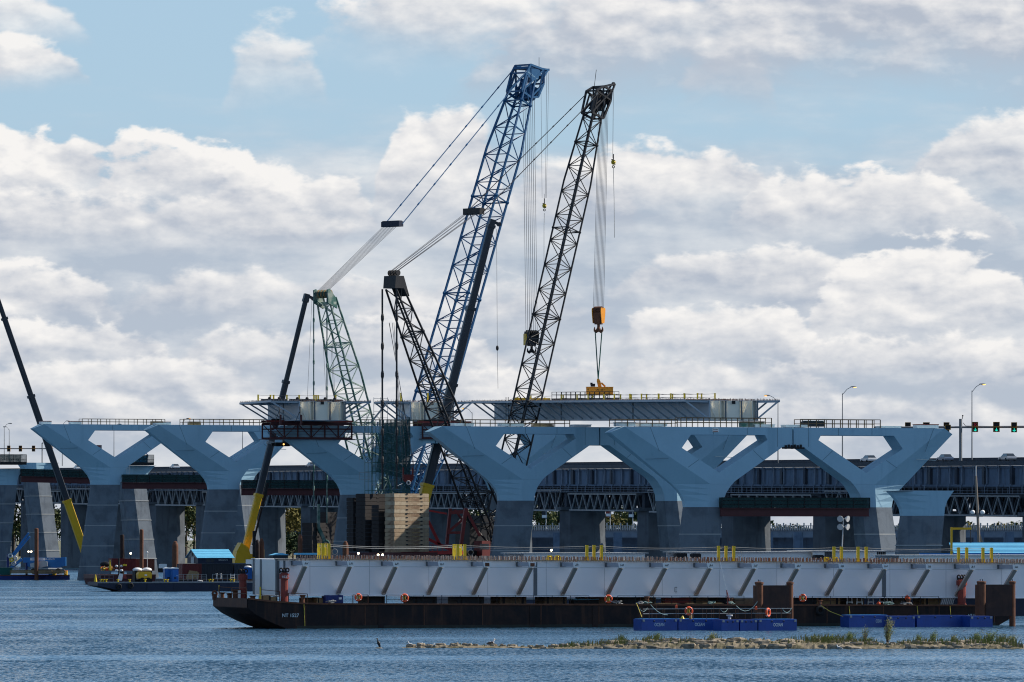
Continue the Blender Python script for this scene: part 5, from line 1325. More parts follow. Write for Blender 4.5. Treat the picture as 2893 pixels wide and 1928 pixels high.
tc2, *_ = tele('grey telescopic boom with yellow base in front of the blue boom', ft, hd_, [(.215, 1.9, 1.9), (.52, 1.5, 1.55), (.75, 1.3, 1.35), (1, 1.1, 1.15)], [M_CYEL, M_GREYB, M_GREYB, M_GREYB], [M_CYEL, M_GREYB, M_GREYB, M_GREYB], None, U)
q = hd_; ball_c = P(1405, 984, hd_.y)
bk_ = thing('hook_ball', 'dark hook ball hanging from the grey telescopic boom', 'crane hook', ball_c-Z*1, 'hook balls')
m = MB(); m.ball(ball_c, .28, .28, .5, 8, 6); m.build('ball', M_DARK, bk_)
ropes(bk_, [(ball_c, P(1403, 648, hd_.y)), (ball_c-Z*.4, P(1407, 1098, hd_.y))], .035)
ft = P(690, 1566, 1172); hd_ = along(ft, T, 864, 846)
tc3, ax3, s3, d3 = tele('yellow telescopic crane with dark upper boom left of the short girder', ft, hd_, [(.235, 1.25, 1.3), (.44, 1.15, 1.2), (.68, 1.0, 1.05), (1, .8, .85)], [M_CYEL, M_GREYB, M_GREYB, M_GREYB], [M_CYEL, M_GREY, M_GREYB, M_GREYB], None, U)
m = MB(); q = P(690, 1573, 1170); m.prism([q+T*x+Z*z-U*1.3 for x, z in ((-2.2, -1.2), (3.0, -1.2), (3.0, .3), (.8, .5), (.5, 1.6), (-.9, 2.6), (-1.8, 1.0))], U*2.6); m.build('turntable_house', M_CYEL, tc3)
m = MB(); m.ob(q+T*2.4+Z*.5-U*1.4, T*.9, U*.7, Z*.8); m.build('cab', M_CYEL, tc3)
m = MB(); m.ob(q+T*2.5+Z*.7-U*2.12, T*.7, U*.02, Z*.5); m.build('cab_window', M_GLASS, tc3)
m = MB(); c = ft+ax3*9.5+d3*1.2*(1 if d3.x > 0 else -1); m.bar(c, c+ax3*4.5, .5, .5); m.bar(c-ax3*7.5, c-ax3*.2, .3, .3); m.build('luffing_cylinder', M_DARK, tc3)
ropes(tc3, [(hd_+T*1.2, P(868, 1130, hd_.y))], .03)
m = MB(); q = P(718, 1545, 1165); m.bar(P(718, 1575, 1165), P(718, 1500, 1165), .5); solid(m, 'steel_pile', M_DARK, 'slim dark pile right of the yellow crane', 'pile', 'slim piles')
ft = P(243, 1572, 1338); hd_ = along(ft, T, -70, 660)
tc4, *_ = tele('dark telescopic boom with yellow base crossing the left edge', ft, hd_, [(.175, 1.45, 1.5), (.50, 1.2, 1.25), (.74, 1.0, 1.05), (1, .85, .9)], [M_CYEL, M_GREYB, M_GREYB, M_GREYB], [M_CYEL, M_GREYB, M_GREYB, M_GREYB], None, U)
q = P(294, 1556, 1332); r_ = thing('hook_block', 'small yellow hook block hanging right of the leftmost W pier leg', 'hook block', q-Z*1.6, 'main hook blocks')
m = MB(); m.lathe(q-Z*1.5, [(.5, 0), (.62, .15), (.36, 1.15), (.18, 1.3)], 8); m.build('block', M_CYEL, r_)
m = MB(); m.path([q-Z*.2, q+Z*.6+T*.1, q+Z*1.4], .16, 6); m.build('link', M_ORG, r_)
ropes(r_, [(q+Z*1.3, P(306, 1432, 1332))], .06, M_WOOD)
# ------------------------------------------------------------------ the girder barge in front
B0 = Vector(((740-CX)/F*605.4, 605.4, 0)); TB = (T-Z*0.0062).normalized()
def BP(l, n=0.0, z=0.0): return B0+T*l+U*n+Z*z               # l along the barge, n in from its near side
def bl(px, n=0.0):
    """station on the barge that shows at column px, n metres in"""
    p = (px-CX)/F; o = B0+U*n; return (p*o.y-o.x)/(T.x-p*T.y)
def deck(l): return 2.38-0.0055*max(0, l) if l > 6 else 2.38+0.0094*(6-l)**2
BL, BWD = 78.0, 12.0; N0 = 2.0
gb = thing('girder_barge', 'long rusty black deck barge NT 1527 carrying the grey girder', 'barge', BP(36, 10))
st = [(-1.45, 2.35), (-1.38, 1.98), (-.6, 1.38), (.8, .68), (2.1, .16), (3.4, -.25), (5, -.7), (9, -1.0), (74, -1.0), (76.5, -.2), (BL, .6)]
hull = MB(); n = len(st)
def ring(l, zb): return [BP(l, 0, zb), BP(l, 0, deck(l)), BP(l, BWD, deck(l)), BP(l, BWD, zb)]
pts = [p for l, zb in st for p in ring(l, zb)]; fs = []
for i in range(n-1):
    a, b = i*4, i*4+4
    for j in range(4): fs.append((a+j, b+j, b+(j+1) % 4, a+(j+1) % 4))
fs += [(0, 1, 2, 3), tuple(len(pts)-1-k for k in range(4))]
hull.mesh(pts, fs); hull.build('hull', M_DRUST, gb)
m = MB(); ls = [-1.45, -.4, .6]
z9 = deck(-1.45); m.poly([BP(-1.5, 0, z9-.85), BP(-1.5, 0, z9+.03), BP(-1.5, BWD, z9+.03), BP(-1.5, BWD, z9-.85)])
m.build('bow_plating', mat('bow_rust_lit', (0.085, 0.042, 0.03), .8, c2=(0.13, 0.06, 0.035), scale=.8, streak=.5, sc=(.03, .018, .015)), gb)  # rust painted lighter because light falls differently on the bow face
ls = [-1.45, 1, 4, 8, 20, 35, 50, 65, BL]
m = MB()
for a, b in zip(ls[:-1], ls[1:]): m.bar(BP(a, -.05, deck(a)+.02), BP(b, -.05, deck(b)+.02), .12, .16)
m.build('rubbing_strake', M_RUST, gb)
for l in (12, 27.5, 34, 48, 61):
    w_ = MB(); w_.ob(BP(l, -.03, 1.0), T*.28, U*.03, Z*1.25); w_.build('hull_plate', M_DRUST, gb)
for l in range(4, 77, 6):
    w_ = MB(); w_.ob(BP(l+.4, -.012, 1.0), T*.035, U*.012, Z*1.2); w_.build('hull_seam', M_RUST, gb)
bow = MB(); bow.torus(BP(-1.5, 11.4, 3.3), U, .22, .12, 10, 6); bow.bar(BP(-1.5, 11.4, 2.7), BP(-1.5, 11.4, 3.3), .4, .4); bow.build('bow_fairlead', M_RUST, gb)
text_mesh('NT 1527', 0.48, mat('hull_lettering', (0.62, 0.68, 0.72), .7), 'lettering', gb, BP(bl(797), -.06, 1.12)+Z*0, width=1.68, extrude=.01)
text_mesh('NT 152', 0.42, MATS['hull_lettering'], 'lettering', gb, BP(bl(2735), -.06, .85), width=1.0, extrude=.01)
wl = MB(); wl.ob(BP(40, -.02, .12), T*36.5, U*.018, Z*.16); wl.build('waterline_band', mat('algae_band', (0.012, 0.016, 0.012), .5, c2=(0.03, 0.028, 0.018), scale=1.5), gb)
# yellow mooring line over the side and rust marks
for px, z0, z1 in ((858, 2.35, .25), (2398, 2.0, .9), (2590, 2.0, 1.1), (2683, 2.0, .8)):
    m = MB(); l = bl(px); m.path([BP(l, -.08, z0), BP(l+.05, -.1, (z0+z1)/2), BP(l+.1, -.08, z1)], .035, 4); m.build('hanging_line', M_LINE, gb)

# the long girder
gl0 = bl(783, N0); GZ = 3.22; GH = 3.47; GL = 88.0
def GP(l, n=0.0, z=0.0): return BP(gl0, N0)+TB*l+U*n+Z*(GZ+z)
gg = thing('long_girder', 'very long light grey steel box girder lying on the rusty barge', 'girder', GP(40, 4, 0))
m = MB(); m.ob(GP(GL/2, 0, GH/2), TB*GL/2, U*.03, Z*GH/2); m.build('web', M_GIRD, gg)
m = MB(); m.ob(GP(GL/2, 8, GH/2), TB*GL/2, U*.03, Z*GH/2); m.build('web', M_GIRD, gg)
m = MB(); m.ob(GP(GL/2, 4, -.04), TB*(GL/2), U*4.2, Z*.035); m.build('bottom_flange', M_GIRD, gg)
m = MB(); m.ob(GP(GL/2, 0, GH+.03), TB*(GL/2+.2), U*.42, Z*.03); m.build('top_flange', M_WOOD, gg)
m = MB(); m.ob(GP(GL/2, 8, GH+.03), TB*(GL/2+.2), U*.42, Z*.03); m.build('top_flange', M_GIRD, gg)
m = MB(); m.ob(GP(GL/2+6, 4, GH+.02), TB*(GL/2-8), U*3.4, Z*.02); m.build('deck_plate', M_CORRUG, gg)
m = MB(); m.ob(GP(-.02, 4, GH/2), TB*.03, U*4, Z*GH/2); m.build('end_plate', M_WHITE, gg)
for nn in (.05, 5.4, 7.9):
    m = MB(); m.ob(GP(-.09, nn, GH/2), TB*.03, U*.22, Z*GH/2); m.build('end_stiffener', M_PLATE, gg)
m = MB(); m.prism([GP(-.1, 8, GH-.05), GP(-.1, 10.6, GH-.05), GP(-.1, 10.6, GH-.5), GP(-.1, 8.6, GH-.5), GP(-.1, 8, GH-1.6)], TB*.3); m.build('end_bracket', M_WHITE, gg)
for px, w_ in ((786, .2), (803, .2), (1512, .38), (2497, .42)):
    l = (bl(px, N0)-gl0); m = MB(); m.ob(GP(l, -.05, GH/2-.05), TB*w_/2, U*.02, Z*(GH/2-.08)); sp = m.build('splice_plate', M_PLATE, gg)
m = MB(); m.ob(GP(bl(830, N0)-gl0, -.06, GH-.3), TB*.06, U*.03, Z*.28); m.build('stiffener', M_PLATE, gg)
cxs = [703, 806, 911, 1015, 1119, 1223, 1325, 1429, 1531, 1633, 1735, 1834, 1935, 2035, 2135, 2235, 2335]
ends = []
M_BRK = mat('bracket_blue_grey', (0.30, 0.35, 0.42), .4, var=.2, scale=.5)
marks = random.Random(2)
for i, c in enumerate(cxs):
    px = c*1.2295; BR = 4.3; l = bl(px, N0-BR)-gl0+.0; z = GH-.42; ends.append(l)
    m = MB(); m.ob(GP(l, -BR/2, z+.06), TB*.2, U*BR/2, Z*.21); m.build('bracket', M_BRK, gg)
    brk = bpy.context.scene.objects[-1] if False else None
    m = MB(); sk = [(-.40, .26), (.40, .26), (.28, -.26), (-.30, -.26)]
    m.prism([GP(l+x, -BR-.02, z+.02+y) for x, y in sk], -U*.05); pl = m.build('end_plate', M_WHITE, gg)
    mk = MB()
    if i in (4, 5): mk.ob(GP(l, -BR-.085, z+.02), TB*.22, U*.01, Z*.17); mk.build('rust_patch', M_RUST, pl)
    else:
        for k in range(3):
            x0 = -.14+.13*k; mk.bar(GP(l+x0, -BR-.085, z-.10+marks.random()*.06), GP(l+x0+marks.uniform(-.02, .12), -BR-.085, z+.16), .03, .015, up=U)
        mk.bar(GP(l-.17, -BR-.085, z-.02), GP(l+.16, -BR-.085, z+.05), .03, .015, up=U); mk.build('paint_mark', M_DARK, pl)
    m = MB(); m.bar(GP(l-.05, -BR+.15, z-.2), GP(l, -.06, .22), .24, .40, up=TB); m.bar(GP(l, -.2, .1), GP(l, -.05, .5), .28, .14); m.build('strut', M_BROWNSTRUT, gg)
    m = MB(); m.ob(GP(l-.0, -.25, z+.05), TB*.26, U*.18, Z*.22); m.build('gusset', M_PLATE, gg)
m = MB()
for a, b in zip(ends[:-1], ends[1:]): m.bar(GP(a+.3, -4.3, GH-.66), GP(b-.3, -4.3, GH-.66), .08, .07)
m.build('edge_stringer', M_LGREY, gg)
s = MB(); rn = random.Random(9); l = 2.5
while l < GL-1:
    for nn in (-.3, .3):
        p = GP(l+rn.uniform(-.05, .05), nn, GH+.05); s.bar(p, p+Z*(.30+.12*rn.random()), .085)
    l += .36
for l in ends:
    for k in range(9): p = GP(l+rn.uniform(-.2, .2), -.6-k*.42, GH-.12); s.bar(p, p+Z*(.3+.1*rn.random()), .05)
o = s.build('shear_studs', M_STUD, gg); o['kind'] = 'stuff'
s = MB(); l = 8
while l < GL-1:
    for nn in (2.6, 5.4, 8):
        p = GP(l, nn, GH+.05); s.bar(p, p+Z*(.32+.12*rn.random()), .07)
    l += .5
o = s.build('shear_studs', mat('stud_grey', (0.30, 0.29, 0.28), .7, c2=(0.2, 0.1, 0.06), scale=.1, amt=1.0), gg); o['kind'] = 'stuff'
# fluted light marks are left to the sun; centre line mark on the web
m = MB(); q = bl(1909, N0)-gl0
for a, b in (((-.12, .9), (-.12, .45)), ((.02, 1.0), (.02, .3)), ((-.12, .9), (.14, .88)), ((-.12, .45), (.14, .47))): m.bar(GP(q+a[0], -.045, a[1]), GP(q+b[0], -.045, b[1]), .03, .01, up=U)
m.build('centre_line_mark', M_DARK, gg)
for i in range(14):
    m = MB(); m.ob(GP(3.3+i*6.05, -.036, GH/2), TB*.02, U*.006, Z*(GH/2-.05)); m.build('plate_seam', mat('plate_seam', (0.45, 0.47, 0.51), .5), gg)
# yellow posts on the girder, in groups, and their lifelines
groups = [('left', [901, 912, 918, 929]), ('beside the tan counterweights', [1283, 1293, 1301, 1313]), ('below the second pier', [1658, 1678, 1699]), ('below the nearest pier', [2030, 2051, 2073]), ('by the light mast', [2356, 2377, 2424, 2447]), ('before the blue shed', [2708, 2731, 2777, 2801])]
ordn = ['first', 'second', 'third', 'fourth']
prev = None; wires = MB()
for gname, xs in groups:
    for j, px in enumerate(xs):
        nn = (0.2 if len(xs) < 4 or j in (1, 3) else 6.5) if gname in ('left', 'beside the tan counterweights') else 0.2+.2*(j % 2)
        l = bl(px, N0+nn)-gl0; p = GP(l, nn, GH+.06); hh = 1.5
        r_ = thing('guard_post', f'{ordn[j]} yellow guard post of the group {gname}', 'post', p, 'yellow guard posts on the long girder')
        m = MB(); m.ob(p+Z*hh/2, T*.13, U*.13, Z*hh/2); m.build('post', M_YEL, r_)
        m = MB(); m.ob(p+Z*.03, T*.22, U*.22, Z*.03); m.build('base_plate', M_YEL, r_)
        m = MB(); m.torus(p+Z*(hh-.12), T, .12, .03, 8, 4); m.build('eye', M_DARK, r_)
        if prev is not None:
            for k in (.0, .16):
                L_ = (p-prev).length; steps = 6; sag = min(.8, L_*.012)
                pp = [prev+(p-prev)*(t/steps)+Z*(hh-.12-k-sag*4*(t/steps)*(1-t/steps)) for t in range(steps+1)]; wires.path(pp, .02, 4)
        prev = p
    q = p+T*.6+Z*.7; wires.torus(q, U, .28, .02, 10, 4)
wr = thing('lifeline', 'slack pale lifelines strung between the yellow posts of the barge girder', 'wire', GP(40, .2, GH)); wires.build('wire', M_ROPE, wr)['kind'] = 'stuff'
for i, px in enumerate((1553, 1576, 2335, 2360)):
    p = GP(bl(px, N0+1)-gl0, 1.0, GH+.05); m = MB(); m.prism([p+T*x+Z*z for x, z in ((-.36, 0), (.36, 0), (.36, .22), (.2, .48), (-.2, .48), (-.36, .22))], U*.12); m.torus(p+Z*.26-U*.02, U, .1, .05, 8, 4)
    solid(m, 'lifting_eye', M_YEL, ['left yellow lifting eye on the girder below the second pier', 'right yellow lifting eye on the girder below the second pier', 'left yellow lifting eye on the girder by the light mast', 'right yellow lifting eye on the girder by the light mast'][i], 'lifting eye', 'yellow lifting eyes')

# ------------------------------------------------------------------ things on the barge deck
def spud(px, n, z1, label, num=None, base=2.2, r=.36):
    l = bl(px, n); c = BP(l, n, base); H = z1-base; r_ = thing('spud', label, 'spud', c, 'red spuds on the barge')
    m = MB(); m.lathe(c, [(r*1.2, 0), (r*1.2, .18), (r, .2), (r, H-.55)], 14); m.build('tube', M_REDSPUD, r_, smooth=False)
    m = MB(); m.lathe(c+Z*(H-.55), [(r*1.32, 0), (r*1.32, .5), (r*.9, .52), (r*.9, .6)], 14); m.build('collar', M_REDSPUD, r_)
    for k in (-.3, .02, .3):
        m = MB(); m.torus(c+Z*(H+.3)+T*k, T*.3+U, .17, .075, 10, 5); m.bar(c+Z*(H)+T*k-T*.15, c+Z*(H+.3)+T*k-T*.15, .12); m.build('hook_eye', M_DARK, r_)
    if num: text_mesh(num, .3, M_WHITE, 'lettering', r_, c-U*(r*1.34)-T*.36+Z*(H-.45), width=.72, extrude=.006)
spud(686, 9.0, 5.2, 'red spud tube near the bow of the rusty barge'); spud(803, 1.0, 5.35, 'red spud tube numbered 1527 at the bow', '1527'); spud(2717, 1.2, 4.55, 'red spud tube near the right end of the barge', base=1.95, r=.42)
def bitt(px, n, label, h=.85, r=.2):
    c = BP(bl(px, n), n, deck(bl(px, n))); m = MB(); m.lathe(c, [(r*1.5, 0), (r*1.5, .06), (r, .1), (r, h*.75), (r*1.45, h*.85), (r*1.45, h)], 10)
    return solid(m, 'bollard', M_RUST, label, 'bollard', 'bollards on the rusty barge')
bitt(666, 8.5, 'large rusty bollard beside the bow railing', 1.0, .3); bitt(855, .6, 'rusty bollard right of the numbered spud'); bitt(1828, .6, 'bollard with a green rope left of the folded crane line'); bitt(2063, .6, 'bollard wrapped with green rope above the pontoon', .7); bitt(2566, .8, 'bollard wrapped with pale rope near the right spud', .7); bitt(2316, .5, 'bollard above the big tyre fender', .5)
bitt(628, 10.6, 'small dark bollard at the bow', .6); bitt(648, 9.6, 'second small dark bollard at the bow', .55); bitt(714, 1.6, 'low bollard left of the crates', .4, .25)
def edge_rail(name, pts, zs, label, mt=M_RUST, posts=True, group='railings on the barges', r=.03, rmt=None):
    r_ = thing('railing', label, 'railing', pts[0], group)
    for i, p in enumerate(pts):
        m = MB(); m.bar(p, p+Z*zs[-1], r*2.4); m.build('post', mt, r_)
    for z in zs:
        for a, b in zip(pts[:-1], pts[1:]):
            m = MB(); m.bar(a+Z*z, b+Z*z, r*2); m.build('rail', rmt or mt, r_)
    return r_
dk = lambda px, n=.35: BP(bl(px, n), n, deck(bl(px, n)))
edge_rail('rail', [dk(619, 10.8), dk(655, 8), dk(697, 2.2)], (.55, 1.1), 'rusty railing round the bow of the barge'); edge_rail('rail', [dk(p) for p in (735, 790)], (.55, 1.05), 'rusty railing left of the numbered spud'); edge_rail('rail', [dk(p) for p in (815, 868)], (.95,), 'rusty single rail right of the numbered spud'); edge_rail('rail', [dk(p) for p in (997, 1040)], (.9,), 'rusty rail frame by the first lifebuoy')
edge_rail('rail', [dk(p) for p in range(1092, 1700, 52)], (.45, .9), 'long thin railing along the middle of the barge', M_DARK, r=.018); edge_rail('rail', [dk(p) for p in range(1745, 2140, 51)], (.45, .9), 'thin railing behind the first blue pontoons', M_DARK, r=.018); edge_rail('rail', [dk(p) for p in range(2244, 2700, 51)], (.45, .9), 'thin railing along the right end of the barge', M_DARK, r=.018)
yp = MB(); q = dk(619, 10.9); yp.bar(q, q+Z*1.25, .09); solid(yp, 'yellow_bar', M_YEL, 'upright yellow bar at the bow railing', 'post', 'yellow bars on the bow'); yp = MB(); q = dk(735, .2); yp.bar(q, q+Z*1.3, .12); solid(yp, 'yellow_bar', M_YEL, 'upright yellow bar left of the wooden crates', 'post', 'yellow bars on the bow')
m = MB(); q = dk(676, 6.8); m.ob(q+Z*.45, T*.13, U*.02, Z*.45); solid(m, 'white_board', M_WHITE, 'white upright board leaning at the bow', 'board')
def crate(px, n, w, dp, h, mt, name, label, cat, group=None, bands=True, zoff=0, m2=M_DARK):
    l = bl(px, n); c = BP(l, n+dp/2, deck(l)+zoff-.02); r_ = thing(name, label, cat, c, group)
    m = MB(); m.box(c+Z*h/2, w, dp, h); m.build('body', mt, r_)
    if bands:
        for k in (-.36, .36):
            m = MB(); m.box(c+T*k*w+Z*h/2, w*.09, dp+.04, h+.04); m.build('band', m2, r_)
    return r_
crate(752, .8, .95, 1.0, .55, M_WOOD, 'wooden_crate', 'left wooden crate with dark straps at the bow', 'crate', 'wooden crates at the bow'); crate(772, .8, .85, 1.0, .5, M_WOOD, 'wooden_crate', 'right wooden crate with dark straps at the bow', 'crate', 'wooden crates at the bow')
crate(884, 3.4, 1.6, 2.0, .62, M_DWOOD, 'timber_crib', 'long dark timber crib left of the blue box', 'timber crib', 'timber cribs on the barge'); crate(910, 2.2, 1.0, 1.6, .6, M_WOOD, 'timber_crib', 'light timber crib touching the blue box', 'timber crib', 'timber cribs on the barge')
bc = crate(945, 1.2, 1.75, 1.4, .88, M_BLUEH, 'blue_box', 'blue steel box on the barge deck under the girder', 'steel box', None, True, 0, M_BLUEH); q = BP(bl(962, 1.1), 1.17, deck(20)+.62); m = MB(); m.ob(q, T*.14, U*.01, Z*.1); m.build('notice', M_WHITE, bc)
rn = random.Random(21); xs = [1062, 1200, 1330, 1450, 1570, 1690, 1780, 1830, 1990, 2030, 2130, 2270, 2340, 2420, 2540, 2640]
lbs = ['by the first lifebuoy', 'left of the orange lifebuoy', 'under the fifth bracket', 'under the tan counterweights', 'under the seventh bracket', 'under the second pier', 'with a pale end face', 'beside the red box', 'right of the red box', 'left of the plywood box', 'behind the first steel dolphin', 'right of the first dolphin', 'above the tyre fender', 'left of the white frames', 'behind the orange float', 'left of the grey louvre']
for px, lb_ in zip(xs, lbs): crate(px, 3.2, rn.uniform(1.6, 3.0), 3.0, GZ-deck(40)-.12-.0045*0, rn.choice([M_DWOOD, M_DWOOD, M_WOOD, M_CONTB]), 'girder_support', 'timber block carrying the girder '+lb_, 'timber crib', 'supports under the girder', True)
crate(1915, 3.0, 2.7, 1.2, .55, M_FRED, 'red_box', 'bright red steel box under the girder', 'steel box', None, True, .15, M_REDSPUD)
pb_ = crate(2105, 1.6, 2.2, 1.3, .68, M_DWOOD, 'plywood_box', 'plywood box with pale lid left of the first dolphin', 'box', None, False); q = BP(bl(2105, 1.6), 2.25, deck(50)+.7); m = MB(); m.box(q, 2.3, 1.4, .06); m.build('lid', M_LGREY, pb_)
pb_ = crate(1656, 3.0, 2.6, 1.4, .5, M_DARK, 'covered_crate', 'dark crate with a light blue cover under the girder', 'crate', None, False); q = BP(bl(1656, 3), 3.7, deck(34)+.52); m = MB(); m.box(q, 2.7, 1.5, .07); m.build('cover', M_ROOF, pb_)
def lifebuoy(c, ax, label, r=.34, group='lifebuoys', rope_=True):
    r_ = thing('lifebuoy', label, 'lifebuoy', c-Z*r, group)
    m = MB(); m.torus(c, ax, r, .1, 18, 7); m.build('ring', M_BUOY, r_, smooth=True)
    for k in range(4):
        t = math.pi/4+k*math.pi/2; a_ = ax.cross(Z).normalized(); q = c+(a_*math.cos(t)+Z*math.sin(t))*r
        m = MB(); m.torus(q, (a_*-math.sin(t)+Z*math.cos(t)), .1, .025, 8, 4); m.build('band', M_WHITE, r_)
    if rope_:
        m = MB()
        for k in (-.12, -.04, .05, .12): m.path([c+ax.cross(Z)*k*.5+Z*r*.85-ax*.1, c+ax.cross(Z)*k+Z*0-ax*.12, c+ax.cross(Z)*k*1.3-Z*r*1.1-ax*.1], .03, 4)
        m.build('throw_line', M_LINE, r_)
ax_ = -U
for px, py, lb_, rr in ((1012, 1688, 'lifebuoy behind the short rail frame at left', .3), (1143, 1690, 'lifebuoy with yellow line on the left half of the barge', .34), (1719, 1693, 'lifebuoy with yellow line above the left pontoon end', .34), (2268, 1690, 'lifebuoy just right of the first dolphin', .32)):
    c = P(px, py, (B0+T*bl(px)).y+.3); lifebuoy(c, ax_, lb_, rr)
def tyre(c, ax, R_, r, label, group, hang=1.0):
    r_ = thing('tyre_fender', label, 'tyre', c-Z*R_, group)
    m = MB(); m.torus(c, ax, R_-r, r, 18, 8); m.build('tyre', M_RUB, r_, smooth=True)
    m = MB(); m.tube(c+Z*(R_-r), c+Z*(R_+hang), .04, 5); m.build('chain', M_LINE if hang > .9 else M_WIRE, r_)
tyre(P(2317, 1725, (B0+T*bl(2317)).y-.35), U, .5, .16, 'big tyre fender hanging on the rusty hull', 'tyre fenders', .4)
for px, py, lb_, rr in ((2482, 1706, 'orange float ball on the barge edge', .2), (2563, 1690, 'orange float behind the rail under the girder', .26)):
    m = MB(); c = P(px, py, (B0+T*bl(px)).y+1.0); m.ball(c, rr, n=12, m=8); m.tube(c+Z*rr*.9, c+Z*rr*1.25, rr*.25, 6); solid(m, 'float_ball', M_BUOY, lb_, 'buoy', 'orange floats', smooth=True)
# white trestle frames, louvre panel, rope heaps
for i, px in enumerate((2400, 2428, 2460, 2492, 2513)):
    q = BP(bl(px, 3), 3.0, deck(62)); r_ = thing('white_trestle', ['leftmost white steel trestle under the girder', 'second white steel trestle under the girder', 'middle white steel trestle under the girder', 'fourth white steel trestle beside the orange float', 'rightmost white steel trestle beside the orange float'][i], 'trestle', q, 'white trestles on the barge')
    for k in (-.3, .3):
        m = MB(); m.bar(q+T*k, q+T*k*.7+Z*.9, .1); m.build('leg', M_WHITE, r_)
    for z in (.3, .85):
        m = MB(); m.bar(q-T*.35+Z*z, q+T*.35+Z*z, .09); m.build('rail', M_WHITE, r_)
q = BP(bl(2675, 2), 2.0, deck(66)); r_ = thing('louvre_panel', 'grey slatted panel leaning near the right spud', 'panel', q)
m = MB(); m.prism([q+T*-.75, q+T*.55, q+T*.8+Z*.85, q+T*-.5+Z*.85], U*.05); m.build('frame', M_GREY, r_)
for i in range(7):
    m = MB(); x = -.6+.2*i; m.bar(q+T*x-U*.05+Z*.08, q+T*(x+.22)-U*.05+Z*.78, .07); m.build('slat', M_LGREY, r_)
def rope_heap(px, n, label, mt, r=.45):
    rn_ = random.Random(int(px)); c = BP(bl(px, n), n, deck(bl(px, n))+.03); m = MB()
    for k in range(6): m.torus(c+T*rn_.uniform(-.3, .3)+Z*(.05+.045*k), Vector((rn_.uniform(-.3, .3), rn_.uniform(-.3, .3), 1)), r*rn_.uniform(.4, 1), .04, 12, 4)
    return solid(m, 'rope_coil', mt, label, 'rope', 'rope coils on the barge')
rope_heap(933, .4, 'pale rope coil before the blue box', M_ROPE); rope_heap(1745, .5, 'pale rope coil right of the lifebuoy with yellow line', M_ROPE); rope_heap(1826, .6, 'green rope coil round the bollard left of the red box', M_ROPEG); rope_heap(2063, .6, 'green rope coil above the first pontoon', M_ROPEG); rope_heap(2512, .5, 'green rope coil right of the orange float ball', M_ROPEG); rope_heap(2870-310, .8, 'pale rope coil by the right bollard', M_ROPE); rope_heap(2010, .5, 'thin rope coil on the barge edge above the pontoon', M_ROPEG, .3); rope_heap(1805, .3, 'flat rope coil near the yellow line', M_ROPE, .3)
planks = [(1880, 2.4), (1960, 1.6), (2000, 3.0), (1150, 2.2), (1260, 1.8), (1400, 2.5)]
for i, (px, w_) in enumerate(planks):
    c = BP(bl(px, 1.2), 1.2, deck(40)+.09); r_ = thing('plank_pile', ['pile of planks before the red box', 'short plank pile right of the red box', 'long plank pile above the second pontoon', 'plank pile right of the left lifebuoy', 'plank pile under the fourth bracket', 'plank pile under the sixth bracket'][i], 'planks', c, 'plank piles on the barge')
    for k in range(3):
        m = MB(); m.box(c+U*(k*.3-.3)+Z*(.05*(k % 2)), w_, .25, .06); m.build('plank', M_WOOD, r_)
# thin white and red signal rod standing above the rail
q0 = P(2056, 1708, 617); r_ = thing('signal_mast', 'leaning thin mast with red and white lower part before the girder', 'mast', q0)
m = MB(); m.tube(q0, P(2053, 1668, 617), .05, 6); m.build('lower_rod', M_FRED, r_); m = MB(); m.tube(P(2053, 1668, 617), P(2034, 1587, 617), .03, 5); m.build('upper_rod', M_WHITE, r_)
m = MB(); m.path([P(2053, 1668, 617), P(2062, 1699, 617)], .03, 4); m.build('stay', M_REDSPUD, r_)

# ------------------------------------------------------------------ blue pontoons
def pontoon(px0, px1, d, ytop, label, txt=None, dp=2.3, group='blue pontoons'):
    o0 = Vector(((px0-CX)/F*d, d, 0)); p = (px1-CX)/F; L = (p*o0.y-o0.x)/(T.x-p*T.y); zt = ZC-(ytop-HOR)/F*d
    c = o0+T*L/2+U*dp/2; r_ = thing('pontoon', label, 'pontoon', c, group)
    m = MB(); k = .06; a, b = L/2-.03, dp/2
    prof = [(-a, -b), (a, -b), (a, b), (-a, b)]
    rings = [(-.5, 1.0), (zt-.12, 1.0), (zt-.06, 1.006), (zt, 1.0)]
    pts = [c+T*x*s_+U*y*s_+Z*z for z, s_ in rings for x, y in prof]; fs = [(i*4+j, i*4+(j+1) % 4, i*4+4+(j+1) % 4, i*4+4+j) for i in range(3) for j in range(4)]+[(3, 2, 1, 0), (12, 13, 14, 15)]
    m.mesh(pts, fs); m.build('hull', M_PONT, r_)
    m = MB(); m.ob(c+Z*(zt+.02), T*(a-.08), U*(b-.1), Z*.02); m.build('deck', M_LIFT if txt else M_BLUEH, r_)
    for x in (-a+.18, a-.18):
        m = MB(); m.ob(c+T*x-U*(b+.05)+Z*(zt-.12), T*.1, U*.06, Z*.1); m.build('coupling', M_GALV, r_)
    for x in (-.3, .3):
        m = MB(); m.torus(c+T*x*L*.5-U*(b+.03)+Z*(zt-.18), U, .07, .025, 8, 4); m.build('lashing_ring', M_NAVY, r_)
    if txt:
        off, w_, br = txt; text_mesh('OCEAN', .44, M_WHITE if br else mat('logo_pale', (0.55, 0.65, 0.75), .6), 'lettering', r_, o0+T*(L*off)-U*.012+Z*(zt*.38), width=w_, extrude=.008)
    return o0, L, zt
